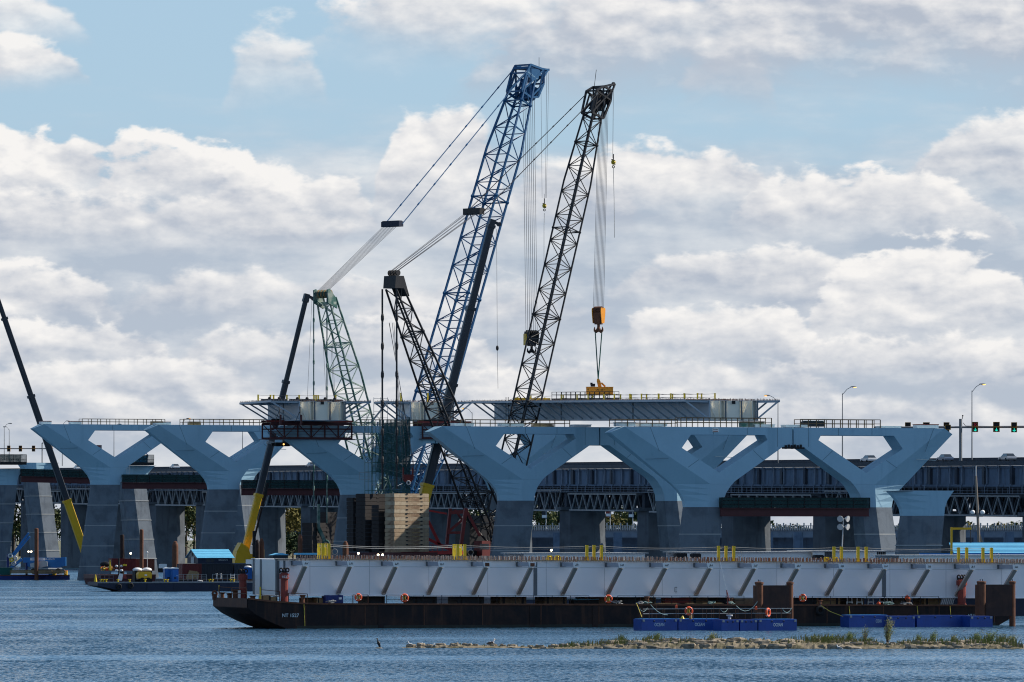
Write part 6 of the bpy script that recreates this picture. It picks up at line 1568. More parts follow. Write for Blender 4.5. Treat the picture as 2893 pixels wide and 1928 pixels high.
PT = [pontoon(1812, 1914.5, 594, 1750, 'leftmost blue pontoon lettered OCEAN', (.36, .98, False)), pontoon(1916, 2036.5, 595.5, 1750, 'second blue pontoon from the left lettered OCEAN', (.39, .98, False)), pontoon(2037.5, 2088.5, 592.5, 1752, 'narrow bright blue pontoon without lettering', None), pontoon(2090, 2140.5, 593.2, 1752, 'second narrow bright blue pontoon left of the lettered one', None), pontoon(2142, 2252, 593.8, 1751, 'brightest blue pontoon with white OCEAN lettering', (.39, .93, True))]
pontoon(2398, 2510, 616, 1739, 'left pontoon of the bare row with faint OCEAN lettering', (.68, .6, False), 2.3, 'blue pontoons'); pontoon(2511, 2586, 616.5, 1742, 'second pontoon of the bare row at right', None); pontoon(2590, 2738, 617.5, 1740, 'long pontoon of the bare row at right', None); pontoon(2740, 2805, 617, 1742, 'rightmost pontoon of the bare row', None)
# railing on the pontoons, hung lines, lifebuoys
z0 = PT[0][2]
def pr_pt(px, d): return Vector(((px-CX)/F*d, d, z0))
pts = [pr_pt(p, 595.2+i*.45) for i, p in enumerate((1805, 1829, 1842, 1872, 1878, 1910, 1915, 1959, 1979))]
edge_rail('r', [pr_pt(p, 595.0+i*.5) for i, p in enumerate((1816, 1834, 1873, 1910, 1959, 1996, 2032, 2057, 2085, 2106, 2139, 2159, 2194, 2238))], (.5, .95), 'rusty post railing with pale wires round the lettered pontoons', M_RUST, r=.026, rmt=M_ROPE)
edge_rail('r', [pr_pt(p, 596.3+i*.5) for i, p in enumerate((1842, 1878, 1916, 1985, 2010, 2078, 2123, 2173, 2207, 2236))], (.5, .95), 'rear row of railing posts on the lettered pontoons', M_RUST, r=.026, rmt=M_ROPE)
lifebuoy(P(1946, 1727, 594.6), -U, 'lifebuoy with yellow line on the second pontoon rail', .34); lifebuoy(P(2170, 1731, 594.6), (-U+T*.9).normalized(), 'lifebuoy seen edge on at the brightest pontoon', .36)
for px, py, lb_ in ((1911, 1715, 'orange marker lamp on the left pontoon rail'), (2136, 1719, 'orange marker lamp on the right pontoon rail')):
    m = MB(); c = P(px, py, 595); m.ob(c, T*.1, U*.08, Z*.14); m.lathe(c+Z*.14, [(.08, 0), (.06, .06)], 8); solid(m, 'marker_lamp', M_BUOY, lb_, 'marker lamp', 'orange marker lamps')
m = MB(); q = pr_pt(1951, 595.6); m.lathe(q, [(.16, 0), (.16, .42)], 8); solid(m, 'wood_post', M_WOOD, 'short wooden post under the pontoon lifebuoy', 'post')
m = MB(); q = pr_pt(1928, 596.2); m.lathe(q, [(.22, 0), (.05, .3)], 6); m.bar(q-T*.3+Z*.04, q+T*.3+Z*.04, .08); solid(m, 'yellow_cleat', M_YEL, 'small yellow cleat on the second pontoon', 'cleat')
m = MB(); q = pr_pt(2061, 594.5); m.lathe(q, [(.14, 0), (.14, .25), (.3, .3), (.3, .42)], 10); solid(m, 'capstan', M_LGREY, 'pale mushroom capstan on the narrow pontoon', 'capstan')
for i, (a, b, sg) in enumerate((((1806, 1718), (1829, 1718), .35), ((2034, 1718), (2057, 1719), .4), ((2209, 1718), (2237, 1718), .45), ((1838, 1709), (1886, 1738), .25), ((2080, 1712), (2140, 1700), .7))):
    A, Bq = P(a[0], a[1], 595), P(b[0], b[1], 596); hang = MB(); hang.path([A+(Bq-A)*(t/5)-Z*sg*4*(t/5)*(1-t/5) for t in range(6)], .03, 4)
    solid(hang, 'mooring_line', M_ROPEG, ['slack line at the left end of the pontoon rail', 'slack line in the gap of the pontoon rail', 'slack line at the right end of the pontoon rail', 'green line from the bollard down to the second pontoon', 'green line from the barge to the first dolphin'][i], 'rope', 'mooring lines')
m = MB(); m.path([P(1798, 1705, 606), P(1806, 1725, 600), P(1813, 1744, 595)], .035, 4); solid(m, 'mooring_line', M_LINE, 'yellow line from barge edge to the leftmost pontoon', 'rope')
m = MB(); m.path([P(2320, 1711, 620), P(2345, 1728, 618), P(2381, 1742, 616)], .035, 4); solid(m, 'mooring_line', M_LINE, 'yellow line from the tyre down to the bare pontoon row', 'rope')

# ------------------------------------------------------------------ steel dolphins
def dolphin(px0, px1, ytop, d, ybot, label, yb2):
    c0 = Vector(((px0+9-CX)/F*d, d, 0)); p = (px1-9-CX)/F; L = (p*c0.y-c0.x)/(T.x-p*T.y); zt = ZC-(ytop-HOR)/F*d
    r_ = thing('steel_dolphin', label, 'dolphin', c0+T*L/2, 'steel mooring dolphins')
    for q in (c0, c0+T*.75+U*2.4, c0+T*L):
        m = MB(); m.lathe(q-Z*3, [(.31, 0), (.31, zt+2.75), (.36, zt+2.78), (.36, zt+2.95), (.1, zt+3.0)], 14); po = m.build('pile', M_RUST, r_, smooth=False)
        m = MB(); m.bar(q+Z*zt, q+Z*(zt+.18), .06); m.build('pin', M_DARK, po)
    zb = ZC-(ybot-HOR)/F*d
    m = MB(); m.ob(c0+T*L/2-U*.36+Z*((zt-.35+zb)/2), T*(L/2-.2), U*.05, Z*((zt-.35-zb)/2)); m.build('plate', mat('dolphin_plate', (0.045, 0.024, 0.02), .8, c2=(0.08, 0.038, 0.025), scale=.9, streak=.3), r_)
    m = MB(); m.ob(c0+T*.3+U*1.2+Z*((zt-.35+zb)/2), T*.06, U*1.3, Z*((zt-.4-zb)/2)); m.build('side_plate', M_RUST, r_)
    return r_
dolphin(2138, 2241, 1644, 603, 1732, 'rust brown plate dolphin on three piles behind the bright pontoon', 0); dolphin(2767, 2869, 1642, 621, 1741, 'rust brown plate dolphin on three piles at the right edge', 0)
# ------------------------------------------------------------------ barges and plant at the left
def plain_barge(px0, px1, d, h, dp, mt, label, group='work barges', rake=3.0, name='work_barge'):
    o0 = Vector(((px0-CX)/F*d, d, 0)); p = (px1-CX)/F; L = (p*o0.y-o0.x)/(T.x-p*T.y)
    r_ = thing(name, label, 'barge', o0+T*L/2+U*dp/2, group)
    m = MB(); m.prism([o0+Z*h, o0+Z*(h*.62), o0+T*rake*.55+Z*.15*h, o0+T*rake-Z*.6, o0+T*L-Z*.6, o0+T*L+Z*h], U*dp); m.build('hull', mt, r_)
    m = MB(); m.ob(o0+T*L/2-U*.04+Z*(h-.1), T*L/2, U*.06, Z*.09); m.build('rubbing_strake', M_RUST if mt is not M_NAVY else M_GREY, r_)
    n = max(4, int(L/5))
    for i in range(n):
        m = MB(); m.ob(o0+T*(rake+(L-rake)*(i+.5)/n)-U*.03+Z*(h*.45), T*.05, U*.03, Z*h*.4); m.build('hull_rib', mt, r_)
    return r_, o0, L
def pile(px, y0, y1, d, r, label, mt=M_RUST, cap=False, group='steel piles', zb=-2.0):
    t = P(px, y0, d); b = Vector((t.x, t.y, zb if y1 is None else P(px, y1, d).z)); H = t.z-b.z
    m = MB(); prof = [(r, 0), (r, H-.25), (r*.96, H-.1), (r*.7, H)] if not cap else [(r, 0), (r, H-.9), (r*.92, H-.6), (r*.5, H-.1), (r*.2, H)]
    m.lathe(b, prof, 14); o = solid(m, 'steel_pile', mt, label, 'pile', group); return o
def container(c, L, w, h, mt, label, group='shipping containers', ax=T):
    """c: middle of the base; ribbed sides and end doors"""
    ay = ax.cross(Z)*-1; r_ = thing('container', label, 'container', c, group)
    m = MB(); m.ob(c+Z*h/2, ax*(L/2-.05), ay*(w/2-.05), Z*(h/2-.05)); m.build('body', mt, r_)
    for s_ in (-1, 1):
        for z in (.08, h-.08):
            m = MB(); m.ob(c+ay*(s_*w/2)+Z*z, ax*L/2, ay*.06, Z*.08); m.build('rail', mt, r_)
        for x in (-1, 1):
            m = MB(); m.ob(c+ay*(s_*(w/2))+ax*(x*(L/2-.06))+Z*h/2, ax*.07, ay*.065, Z*h/2); m.build('corner_post', mt, r_)
    n = int(L/.45); m = MB()
    for i in range(n):
        for s_ in (-1, 1): m.ob(c+ax*(-L/2+.2+(L-.4)*i/(n-1))+ay*(s_*(w/2-.02))+Z*h/2, ax*.09, ay*.03, Z*(h/2-.16))
    o = m.build('corrugation', mt, r_); o['kind'] = 'stuff'
    for y in (-.5, .5):
        m = MB(); m.ob(c-ax*(L/2+.0)+ay*(y*w*.48)+Z*h/2, ax*.03, ay*(w*.22), Z*(h/2-.15)); m.build('door', mt, r_)
    return r_
# 1 blue barge with boom lift
bb, o1, L1 = plain_barge(-60, 197, 1300, 1.05, 14, M_BLUEH, 'dark blue barge with a boom lift beside the leftmost W pier', rake=.5)
Dl = 1304; zd = 1.05
def LP(px, py): return P(px, py, Dl)
bl_ = thing('boom_lift', 'blue articulated boom lift folded on the blue barge', 'boom lift', LP(120, 1624))
m = MB(); m.bar(LP(66, 1583), LP(182, 1583), 1.2, 1.05); m.build('main_boom', M_LIFT, bl_)
m = MB(); m.ob(LP(107, 1580)-Vector((0, .62, 0)), Vector((1.55, 0, 0)), Vector((0, .02, 0)), Z*.26); pn = m.build('name_panel', M_WHITE, bl_)
for k in (-.09, .1):
    m = MB(); m.ob(LP(107, 1580)-Vector((0, .65, 0))+Z*k, Vector((1.2, 0, 0)), Vector((0, .01, 0)), Z*.035); m.build('panel_line', M_LIFT, pn)
text_mesh('Z-135/70', .42, M_WHITE, 'lettering', bl_, LP(129, 1582)-Vector((0, .66, 0)), ax=(1, 0, 0), width=1.9)
m = MB(); m.prism([LP(x, y)-Vector((0, .5, 0)) for x, y in ((78, 1588), (182, 1590), (183, 1596), (176, 1603), (160, 1605), (85, 1603), (78, 1600))], Vector((0, 1.6, 0))); m.build('chassis', M_LIFT, bl_)
m = MB(); m.bar(LP(30, 1606), LP(62, 1580), .75, .6); m.build('lower_arm', M_LIFT, bl_)
for dx in (0, 5):
    m = MB(); m.bar(LP(31+dx, 1574), LP(81+dx*.6, 1506+dx*2), .42, .42); m.build('upper_arm', M_LIFT, bl_)
m = MB(); m.ob(LP(180, 1587)-Vector((0, .3, 0)), Vector((.5, 0, 0)), Vector((0, .7, 0)), Z*.9); m.build('knuckle', M_LIFT, bl_)
for px in (95, 165):
    m = MB(); m.lathe(LP(px, 1614)-Vector((0, 1.0, 0)), [(.55, 0), (.6, .1), (.6, .4), (.55, .5)], 14, axis=(0, 1, 0)); m.build('wheel', M_RUB, bl_)
m = MB(); m.prism([LP(x, y)-Vector((0, 1.6, 0)) for x, y in ((86, 1593), (120, 1585), (134, 1586), (136, 1600), (118, 1604), (88, 1603))], Vector((0, 1.0, 0))); solid(m, 'white_tarp', M_LGREY, 'pale grey tarpaulin bundle before the boom lift', 'tarpaulin')
for px, w_, h_, mt, lb_ in ((143, .5, 1.0, M_LIFT, 'bright blue drum on the blue barge'), (153, .45, .85, M_CYEL, 'yellow drum with orange lid on the blue barge'), (196-10, .4, .9, M_CYEL, 'yellow can beside the leftmost pier leg')):
    c = LP(px, 1625); r_ = thing('drum', lb_, 'drum', c, 'drums on the blue barge'); m = MB(); m.lathe(c, [(w_, 0), (w_, h_*.33), (w_*1.05, h_*.35), (w_, h_*.38), (w_, h_*.66), (w_*1.05, h_*.68), (w_, h_*.71), (w_, h_)], 12); m.build('shell', mt, r_); m = MB(); m.lathe(c+Z*h_, [(w_*.9, 0), (w_*.9, .04)], 12); m.build('lid', M_BUOY if mt is M_CYEL else M_LIFT, r_)
for i, (px, w_) in enumerate(((60, 4.5), (100, 6.0), (165, 3.2), (130, 3.0))):
    c = LP(px, 1621)+Vector((0, -1-.4*i, 0)); r_ = thing('timber_stack', ['timber stack at the left end of the blue barge', 'long timber stack under the boom lift', 'timber stack beside the leftmost pier leg', 'short timber stack behind the blue drum'][i], 'timber stack', c, 'timber stacks on the blue barge')
    for k in range(4):
        m = MB(); m.ob(c+Z*(.12+.2*k), Vector((w_/2-.2*(k % 2), 0, 0)), Vector((0, .6, 0)), Z*.09); m.build('beam', M_DWOOD if k % 2 else M_WOOD, r_)
for i, (px, y0) in enumerate(((22, 1567), (75, 1577))):
    m = MB(); m.bar(LP(px, 1626), LP(px, y0), .42, .4); m.bar(LP(px, 1626)-Z*.0, LP(px, 1624), .8, .7); solid(m, 'blue_post', M_BLUEH, ['blue steel post at the foot of the raised arm', 'blue steel post before the boom lift panel'][i], 'post', 'blue posts on the blue barge')
c = LP(16, 1625); r_ = thing('green_skip', 'green waste skip at the left end of the blue barge', 'skip', c); m = MB(); m.prism([c+Vector((x, -1, z)) for x, z in ((-1.0, 0), (1.0, 0), (1.5, 1.5), (-1.6, 1.5))], Vector((0, 2, 0))); m.build('body', MATS['sling_green'], r_); m = MB(); m.ob(c+Z*1.5, Vector((1.6, 0, 0)), Vector((0, 1.1, 0)), Z*.06); m.build('rim', M_GREENC, r_)
c = LP(34, 1582); r_ = thing('hose_reel', 'yellow and white hose reels stacked left of the boom lift', 'hose reel', c-Z*1)
for k, (dx, dz, mt) in enumerate(((0, 0, M_YEL), (.7, .3, M_LGREY), (-.3, .8, M_LGREY), (.4, -.8, M_LGREY))):
    m = MB(); m.torus(c+Vector((dx, -.8, dz)), (0, 1, 0), .38, .16, 12, 6); m.build('reel', mt, r_)
pile(103, 1493, None, 1302, .42, 'tall rusty pile beside the boom lift')
def lamp_pair(px, py, d, label, n=2, gap=8):
    c = P(px, py, d); r_ = thing('work_light', label, 'work light', c-Z*1.2, 'lit work lights')
    m = MB(); m.bar(c-Z*1.2, c, .08); m.build('stand', M_DARK, r_)
    for i in range(n):
        q = c+T*((i-(n-1)/2)*gap/S(d)); m = MB(); m.ball(q-U*.1, .2, .12, .17, 8, 6); m.build('lamp', M_LAMPON, r_)
        m = MB(); m.ob(q+U*.05, T*.24, U*.06, Z*.2); m.build('housing', M_DARK, r_)
lamp_pair(84, 1559, 1330, 'pair of lit work lights left of the sunlit stub'); lamp_pair(369, 1564, 1178, 'single lit work light above the rust red containers', 1); lamp_pair(1012, 1564, 1050, 'lit work light left of the counterweights', 1); lamp_pair(1074, 1568, 1050, 'pair of lit work lights below the counterweights', 2, 13); lamp_pair(1557, 1555, 1000, 'lit work light below the second pier', 1)

# 2 navy barge with toilets and compressor
nb_, o2, L2 = plain_barge(276, 760, 1021, 1.55, 6.5, M_NAVY, 'long navy blue barge with tyres and two blue toilets', rake=6.0)
def NP(px, z=0, n=2.0):
    o = o2+U*n; p = (px-CX)/F; l = (p*o.y-o.x)/(T.x-p*T.y); return o+T*l+Z*(1.55+z)
tyre(NP(336, -.75, -.45), U, .5, .15, 'left tyre fender on the navy barge', 'tyre fenders', .5); tyre(NP(369, -.6, -.45), U, .5, .15, 'right tyre fender on the navy barge', 'tyre fenders', .5)
for i, px in enumerate((473, 492)):
    c = NP(px, 0, 2.5+1.2*(1-i)); r_ = thing('portable_toilet', ['left blue portable toilet on the navy barge', 'right blue portable toilet on the navy barge'][i], 'portable toilet', c, 'portable toilets')
    m = MB(); m.box(c+Z*1.05, 1.18, 1.18, 2.1); m.build('cabin', M_TOIL, r_); m = MB(); m.ob(c-U*.61+Z*1.0, T*.42, U*.02, Z*.92); do = m.build('door', mat('toilet_door', (0.02, 0.14, 0.44), .45), r_)
    m = MB(); m.ob(c-U*.64+T*.3+Z*1.0, T*.05, U*.02, Z*.08); m.build('handle', M_WHITE, do); m = MB(); m.ob(c-U*.64+Z*.62, T*.2, U*.01, Z*.12); m.build('vent', M_NAVY, do)
    m = MB(); m.prism([c+T*x-U*.66+Z*z for x, z in ((-.66, 2.1), (.66, 2.1), (.5, 2.3), (0, 2.38), (-.5, 2.3))], U*1.32); m.build('roof', M_WHITE, r_)
c = NP(407, 0, 3); r_ = thing('air_compressor', 'yellow wheeled air compressor on the navy barge', 'compressor', c)
m = MB(); m.prism([c+T*x-U*.7+Z*z for x, z in ((-1.1, .5), (1.1, .5), (1.15, 1.3), (.95, 1.65), (-.95, 1.65), (-1.2, 1.2))], U*1.4); m.build('housing', M_CYEL, r_)
m = MB(); m.ob(c+Z*.45, T*1.2, U*.75, Z*.1); m.build('chassis', M_DARK, r_)
for x in (-.5, .5):
    m = MB(); m.lathe(c+T*x-U*.85+Z*.36, [(.36, 0), (.36, .2)], 12, axis=U); m.build('wheel', M_RUB, r_)
m = MB(); m.ob(c-U*.72+T*.1+Z*1.1, T*.2, U*.01, Z*.12); m.build('badge', M_WHITE, r_)
c = NP(400, 0, 5); r_ = thing('covered_plant', 'pair of machines under white covers behind the compressor', 'machine', c)
for x in (-.7, .9):
    m = MB(); m.box(c+T*x+Z*.9, 1.3, 1.6, 1.8); m.build('body', M_DARK, r_); m = MB(); m.ball(c+T*x+Z*1.95, .85, .95, .38, 10, 6); m.build('cover', M_WHITE, r_, smooth=True)
c = NP(343, 0, 2); r_ = thing('notice_board', 'white board with red panel leaning on the navy barge', 'notice board', c); m = MB(); m.prism([c+T*x+Z*z for x, z in ((-.7, .2), (.1, .2), (.3, 1.3), (-.3, 1.4))], U*.06); m.build('board', M_WHITE, r_); m = MB(); m.prism([c+T*x+Z*z-U*.02 for x, z in ((.2, .6), (.9, .5), (.8, 1.2), (.35, 1.25))], U*.06); m.build('red_panel', M_FRED, r_)
for i, px in enumerate((285, 292, 300, 333, 366, 410, 465, 473, 592, 600, 652, 660)):
    c = NP(px, 0, .8); m = MB(); m.lathe(c, [(.14, 0), (.14, .3), (.24, .34), (.24, .44)], 8); solid(m, 'yellow_bollard', M_YEL, ['first', 'second', 'third', 'fourth', 'fifth', 'sixth', 'seventh', 'eighth', 'ninth', 'tenth', 'eleventh', 'twelfth'][i]+' small yellow bollard from the bow of the navy barge', 'bollard', 'yellow bollards on the navy barge')
m = MB(); c = NP(270, 0, 4.5); m.lathe(c, [(.28, 0), (.2, .5), (.08, 1.1), (.05, 1.2)], 8); solid(m, 'yellow_cone', M_YEL, 'yellow cone at the bow of the navy barge', 'cone')
edge_rail('r', [NP(p, 0, .5) for p in range(505, 590, 13)], (.45, .8, 1.2), 'galvanised railing right of the blue toilets', M_GALV, r=.02); edge_rail('r', [NP(p, 0, .5) for p in range(600, 700, 14)], (.6, 1.2), 'galvanised railing at the right of the navy barge', M_GALV, r=.02); edge_rail('r', [NP(p, 0, .5) for p in range(284, 332, 12)], (.6, 1.1), 'thin railing at the bow of the navy barge', M_GREY, r=.015)
c = NP(657, 0, 1.2); r_ = thing('white_steps', 'small white steps with yellow feet on the navy barge', 'steps', c)
for x in (-.35, .35):
    m = MB(); m.bar(c+T*x, c+T*x*.8+Z*1.3, .09); m.build('stile', M_WHITE, r_)
for z in (.35, .7, 1.05):
    m = MB(); m.box(c+Z*z, .75, .3, .08); m.build('tread', M_WHITE, r_)
m = MB(); c = NP(565, .1, 1.4); m.ball(c, .55, .4, .16, 10, 5); solid(m, 'pale_bundle', M_LGREY, 'pale wrapped bundle on the navy barge deck', 'bundle', smooth=True)
c = P(336, 1640, 1034); r_ = thing('light_mast', 'dark mast with white floodlights behind the notice board', 'light mast', c, 'site light masts')
m = MB(); m.tube(c, P(336, 1578, 1034), .14, 8); m.build('mast', M_DARK, r_)
for px, py in ((329, 1600), (329, 1612), (343, 1600), (343, 1612)):
    m = MB(); q = P(px, py, 1033); m.ball(q, .28, .2, .2, 8, 6); m.build('floodlight', M_WHITE if py > 1605 else M_LGREY, r_, smooth=True)
m = MB(); m.bar(P(347, 1597, 1033), P(357, 1597, 1033), .3); m.build('float', M_YEL, r_)

# 3 maroon barge with rust red containers and piles
mb_, o3, L3 = plain_barge(282, 440, 1170, 1.9, 12, M_MAROON, 'maroon barge with rust red containers behind the navy barge', rake=.6)
container(P(345, 1613, 1180), 4.6, 2.4, 2.3, M_CONTR, 'dark red container on the maroon barge'); container(P(391, 1613, 1182)+T*.2, 5.2, 2.4, 2.2, M_CONTO, 'rust orange container on the maroon barge')
c = P(302, 1612, 1172); rn = random.Random(8); r_ = thing('hose_heap', 'heap of orange and tan hoses on the maroon barge', 'hoses', c)
for i in range(14):
    m = MB(); m.torus(c+T*rn.uniform(-1.2, 1.2)+Z*rn.uniform(.1, .6), Vector((rn.uniform(-1, 1), rn.uniform(-1, 1), 1)), rn.uniform(.25, .5), .08, 10, 5); m.build('hose', rn.choice([M_BUOY, M_WOOD, M_LGREY, M_YEL]), r_)
m = MB(); c = P(298, 1595, 1176); m.ball(c, 1.1, .8, .55, 10, 6); solid(m, 'black_sheet', M_DARK, 'black plastic sheet over gear left of the red containers', 'sheet', smooth=True)
m = MB(); c = P(311, 1612, 1171); m.lathe(c, [(.25, 0), (.2, .8), (.1, 1.8), (.05, 2.0)], 8); solid(m, 'yellow_cone', M_YEL, 'tall yellow marker beside the hose heap', 'marker')
pile(345, 1511, None, 1184, .4, 'shorter dark pile behind the rust containers', M_DRUST); pile(400, 1496, None, 1165, .36, 'tall rusty pile right of the rust containers'); pile(495, 1529, None, 1110, .55, 'thick domed pile left of the blue roofed hut', M_RUST, True)
lm = P(416, 1612, 1168); r_ = thing('light_mast', 'thin pale lamp post right of the tall rusty pile', 'light mast', lm, 'site light masts'); m = MB(); m.tube(lm, P(416, 1562, 1168), .06, 6); m.build('mast', M_LGREY, r_); m = MB(); m.ball(P(416, 1561, 1168), .2, n=8, m=5); m.build('floodlight', M_WHITE, r_)
c = P(460, 1616, 1450); r_ = thing('small_boat', 'small white motor boat far between the piers', 'boat', c); m = MB(); m.prism([c+T*x+Z*z-U*.8 for x, z in ((-2.2, .8), (2.4, .9), (2.0, -.1), (-2.0, -.1))], U*1.6); m.build('hull', M_DARK, r_); m = MB(); m.box(c+Z*1.3, 1.6, 1.2, 1.0); m.build('cabin', M_WHITE, r_)

# 4 container barge with the blue roofed hut
cb_, o4, L4 = plain_barge(498, 760, 1088, 1.6, 14, M_CONTB, 'dark barge carrying containers and the blue roofed hut', rake=.6)
def CP(px, z=0, n=1.0):
    o = o4+U*n; p = (px-CX)/F; l = (p*o.y-o.x)/(T.x-p*T.y); return o+T*l+Z*(1.6+z)
container(CP(537, 0, 2.4), 3.4, 2.4, 2.65, M_CONTR, 'dark red container at the left end under the hut'); container(CP(608, 0, 2.4), 5.6, 2.4, 2.65, M_CONTB, 'long black container under the hut'); container(CP(688, 0, 2.4), 4.0, 2.4, 2.6, mat('container_slate', (0.035, 0.042, 0.06), .6), 'slate container below the yellow crane'); container(CP(560, 0, 6.2), 7, 2.4, 2.6, M_CONTB, 'rear black container under the hut')
hb = CP(559.5, 2.68, 1.3); r_ = thing('blue_roof_hut', 'site hut with light blue metal roof on top of the containers', 'hut', hb); Lh = 6.2; Dh = 7.0; hw = 1.05; hr = 1.35
m = MB(); m.ob(hb+T*Lh/2+U*Dh/2+Z*hw/2, T*Lh/2, U*Dh/2, Z*hw/2); m.build('wall', M_NAVY, r_)
m = MB(); m.prism([hb-T*.03+Z*hw, hb-T*.03+U*Dh/2+Z*(hw+hr), hb-T*.03+U*Dh+Z*hw], T*.06); m.build('gable', M_GREY, r_)
m = MB(); m.ob(hb-T*.05+U*Dh*.48+Z*hw/2, T*.03, U*.95, Z*hw/2); m.build('door', M_LGREY, r_)
m = MB(); m.ob(hb-T*.08+U*Dh*.48+Z*(hw+.55), T*.03, U*.35, Z*.22); m.build('gable_vent', M_DARK, r_)
for k, (a, b) in enumerate(((hb-U*.4+Z*(hw-.12), hb+U*Dh/2+Z*(hw+hr)), (hb+U*(Dh+.4)+Z*(hw-.12), hb+U*Dh/2+Z*(hw+hr)))):
    m = MB(); m.prism([a-T*.3, a+T*(Lh+.3), b+T*(Lh+.3), b-T*.3], Z*.08); ro = m.build('roof', M_ROOF, r_)
    for i in range(5):
        m = MB(); q0 = a+(b-a)*((i+.5)/5)+Z*.09; m.bar(q0-T*.3, q0+T*(Lh+.3), .05, .05); m.build('roof_seam', MATS['roof_seam'] if 'roof_seam' in MATS else mat('roof_seam', (0.10, 0.36, 0.58), .5), ro)
text_mesh('OCEAN', .35, M_LGREY, 'lettering', r_, hb+T*3.7-U*.03+Z*.5, width=1.6)
for x in (1.8, 2.6):
    m = MB(); m.ob(hb+T*x-U*.02+Z*.5, T*.3, U*.03, Z*.28); m.build('window', M_GLASS, r_)
for i, (px, w_) in enumerate(((544, 1.0), (556, .5), (531, .35))):
    c = CP(px, 0, .8); m = MB(); m.prism([c+T*x+Z*z for x, z in ((-w_, 0), (w_*.6, 0), (w_*.9, 1.3-.2*i), (-w_*.6, 1.5-.3*i))], U*.12); solid(m, 'plywood_sheet', M_WOOD, ['large plywood sheet leaning on the red container', 'narrow plank leaning right of the plywood sheet', 'white edged board leaning left of the plywood sheet'][i], 'board', 'boards leaning on the red container')
for i, px in enumerate((612, 624)):
    c = CP(px, 0, .6); m = MB(); m.lathe(c, [(.1, 0), (.1, .8), (.2, .85), (.2, .95)], 8); m.box(c+Z*.03, .5, .5, .06); solid(m, 'mooring_post', M_LGREY, ['left white mooring post before the black container', 'right white mooring post before the black container'][i], 'mooring post', 'white mooring posts')
c = CP(700, 0, -.2); r_ = thing('portable_toilet', 'blue portable toilet half hidden by the barge girder end', 'portable toilet', c, 'portable toilets'); m = MB(); m.box(c+Z*1.0, 1.2, 1.2, 2.0); m.build('cabin', M_TOIL, r_); m = MB(); m.ball(c+Z*2.05, .7, .7, .25, 8, 5); m.build('roof', M_WHITE, r_, smooth=True)
pile(727, 1525, None, 1055, .42, 'left black pile of the pair by the yellow crane', M_DRUST, True); pile(739, 1521, None, 1056, .42, 'right rusty pile of the pair by the yellow crane', M_RUST, True); pile(848, 1509, None, 1060, .4, 'tall rusty pile left of the third pier leg', M_RUST, True); pile(976, 1529, None, 1050, .5, 'domed rusty pile before the third pier leg', M_RUST, True); pile(1702, 1534, None, 1000, .45, 'capped pale pile between the second and nearest piers', M_CONC_OLD, True); pile(1488, 1501, None, 1180, .3, 'dark pile behind the second pier leg', M_DRUST)
for i, (px, py, w_) in enumerate(((788, 1569, 3.0), (867, 1568, 3.8))):
    c = P(px, py, 1040); r_ = thing('small_shelter', ['small blue roofed shelter left of the yellow posts', 'flat light blue shelter roof beside the yellow posts'][i], 'shelter', c-Z*2, 'small blue roofed shelters')
    m = MB(); m.prism([c+T*x+Z*z-U*1.2 for x, z in (((-w_/2, 0), (-w_*.1, .35), (w_*.1, .35), (w_/2, 0)) if i == 0 else ((-w_/2, 0), (-w_/2, .3), (w_/2, .3), (w_/2, 0)))], U*2.4); m.build('roof', M_ROOF, r_); m = MB(); m.box(c-Z*1.0, w_*.85, 2.0, 2.0); m.build('wall', M_CONTB, r_)
plain_barge(700, 1010, 1038, 1.7, 10, M_DARK, 'dark barge with the small blue shelters behind the girder end', rake=.6)
# ------------------------------------------------------------------ white girders on the barges further back
def back_girder(px0, px1, d, ytop, h, label, dp=7.0, blunt=False, holes=()):
    o0 = Vector(((px0-CX)/F*d, d, 0)); p = (px1-CX)/F; L = (p*o0.y-o0.x)/(T.x-p*T.y); zt = ZC-(ytop-HOR)/F*d
    r_ = thing('stored_girder', label, 'girder', o0+T*L/2+U*dp/2, 'white girders stored on barges')
    c = o0+T*L/2+U*dp/2+Z*(zt-h/2)
    m = MB(); m.prism([o0+Z*(zt-h), o0+T*L+Z*(zt-h), o0+T*(L+.0)+Z*(zt), o0+Z*(zt)], U*.06); m.build('web', M_WHITE, r_)
    m = MB(); m.prism([o0+U*dp+Z*(zt-h), o0+T*L+U*dp+Z*(zt-h), o0+T*L+U*dp+Z*zt, o0+U*dp+Z*zt], U*.06); m.build('web', M_GIRD, r_)
    m = MB(); m.ob(c+Z*(h/2+.03), T*(L/2+.3), U*(dp/2+.4), Z*.03); m.build('top_plate', M_CORRUG, r_)
    m = MB(); m.ob(c-Z*(h/2+.03), T*(L/2), U*(dp/2), Z*.03); m.build('bottom_plate', M_GIRD, r_)
    for x0, x1 in holes:
        a = (((x0-CX)/F)*o0.y-o0.x)/(T.x-((x0-CX)/F)*T.y); b = (((x1-CX)/F)*o0.y-o0.x)/(T.x-((x1-CX)/F)*T.y)
        m = MB(); m.ob(o0+T*(a+b)/2-U*.04+Z*(zt-.45), T*(b-a)/2, U*.02, Z*.38); ho = m.build('opening', M_DARK, r_)
        for k in range(4):
            m = MB(); m.bar(o0+T*(a+(b-a)*(k+.5)/4)-U*.08+Z*(zt-.83), o0+T*(a+(b-a)*(k+.5)/4)-U*.08+Z*(zt-.1), .08); m.build('bar', M_GREY, ho)
    return r_
back_girder(1480, 1822, 700, 1564, 3.0, 'white deck of a stored girder behind the barge girder, below the second pier')
back_girder(1942, 2292, 712, 1561, 3.0, 'stored girder with plain grey side left of the light mast')
back_girder(2296, 2528, 716, 1558, 3.0, 'stored girder with dark barred openings beside the flared stub', holes=((2330, 2352), (2478, 2502)))
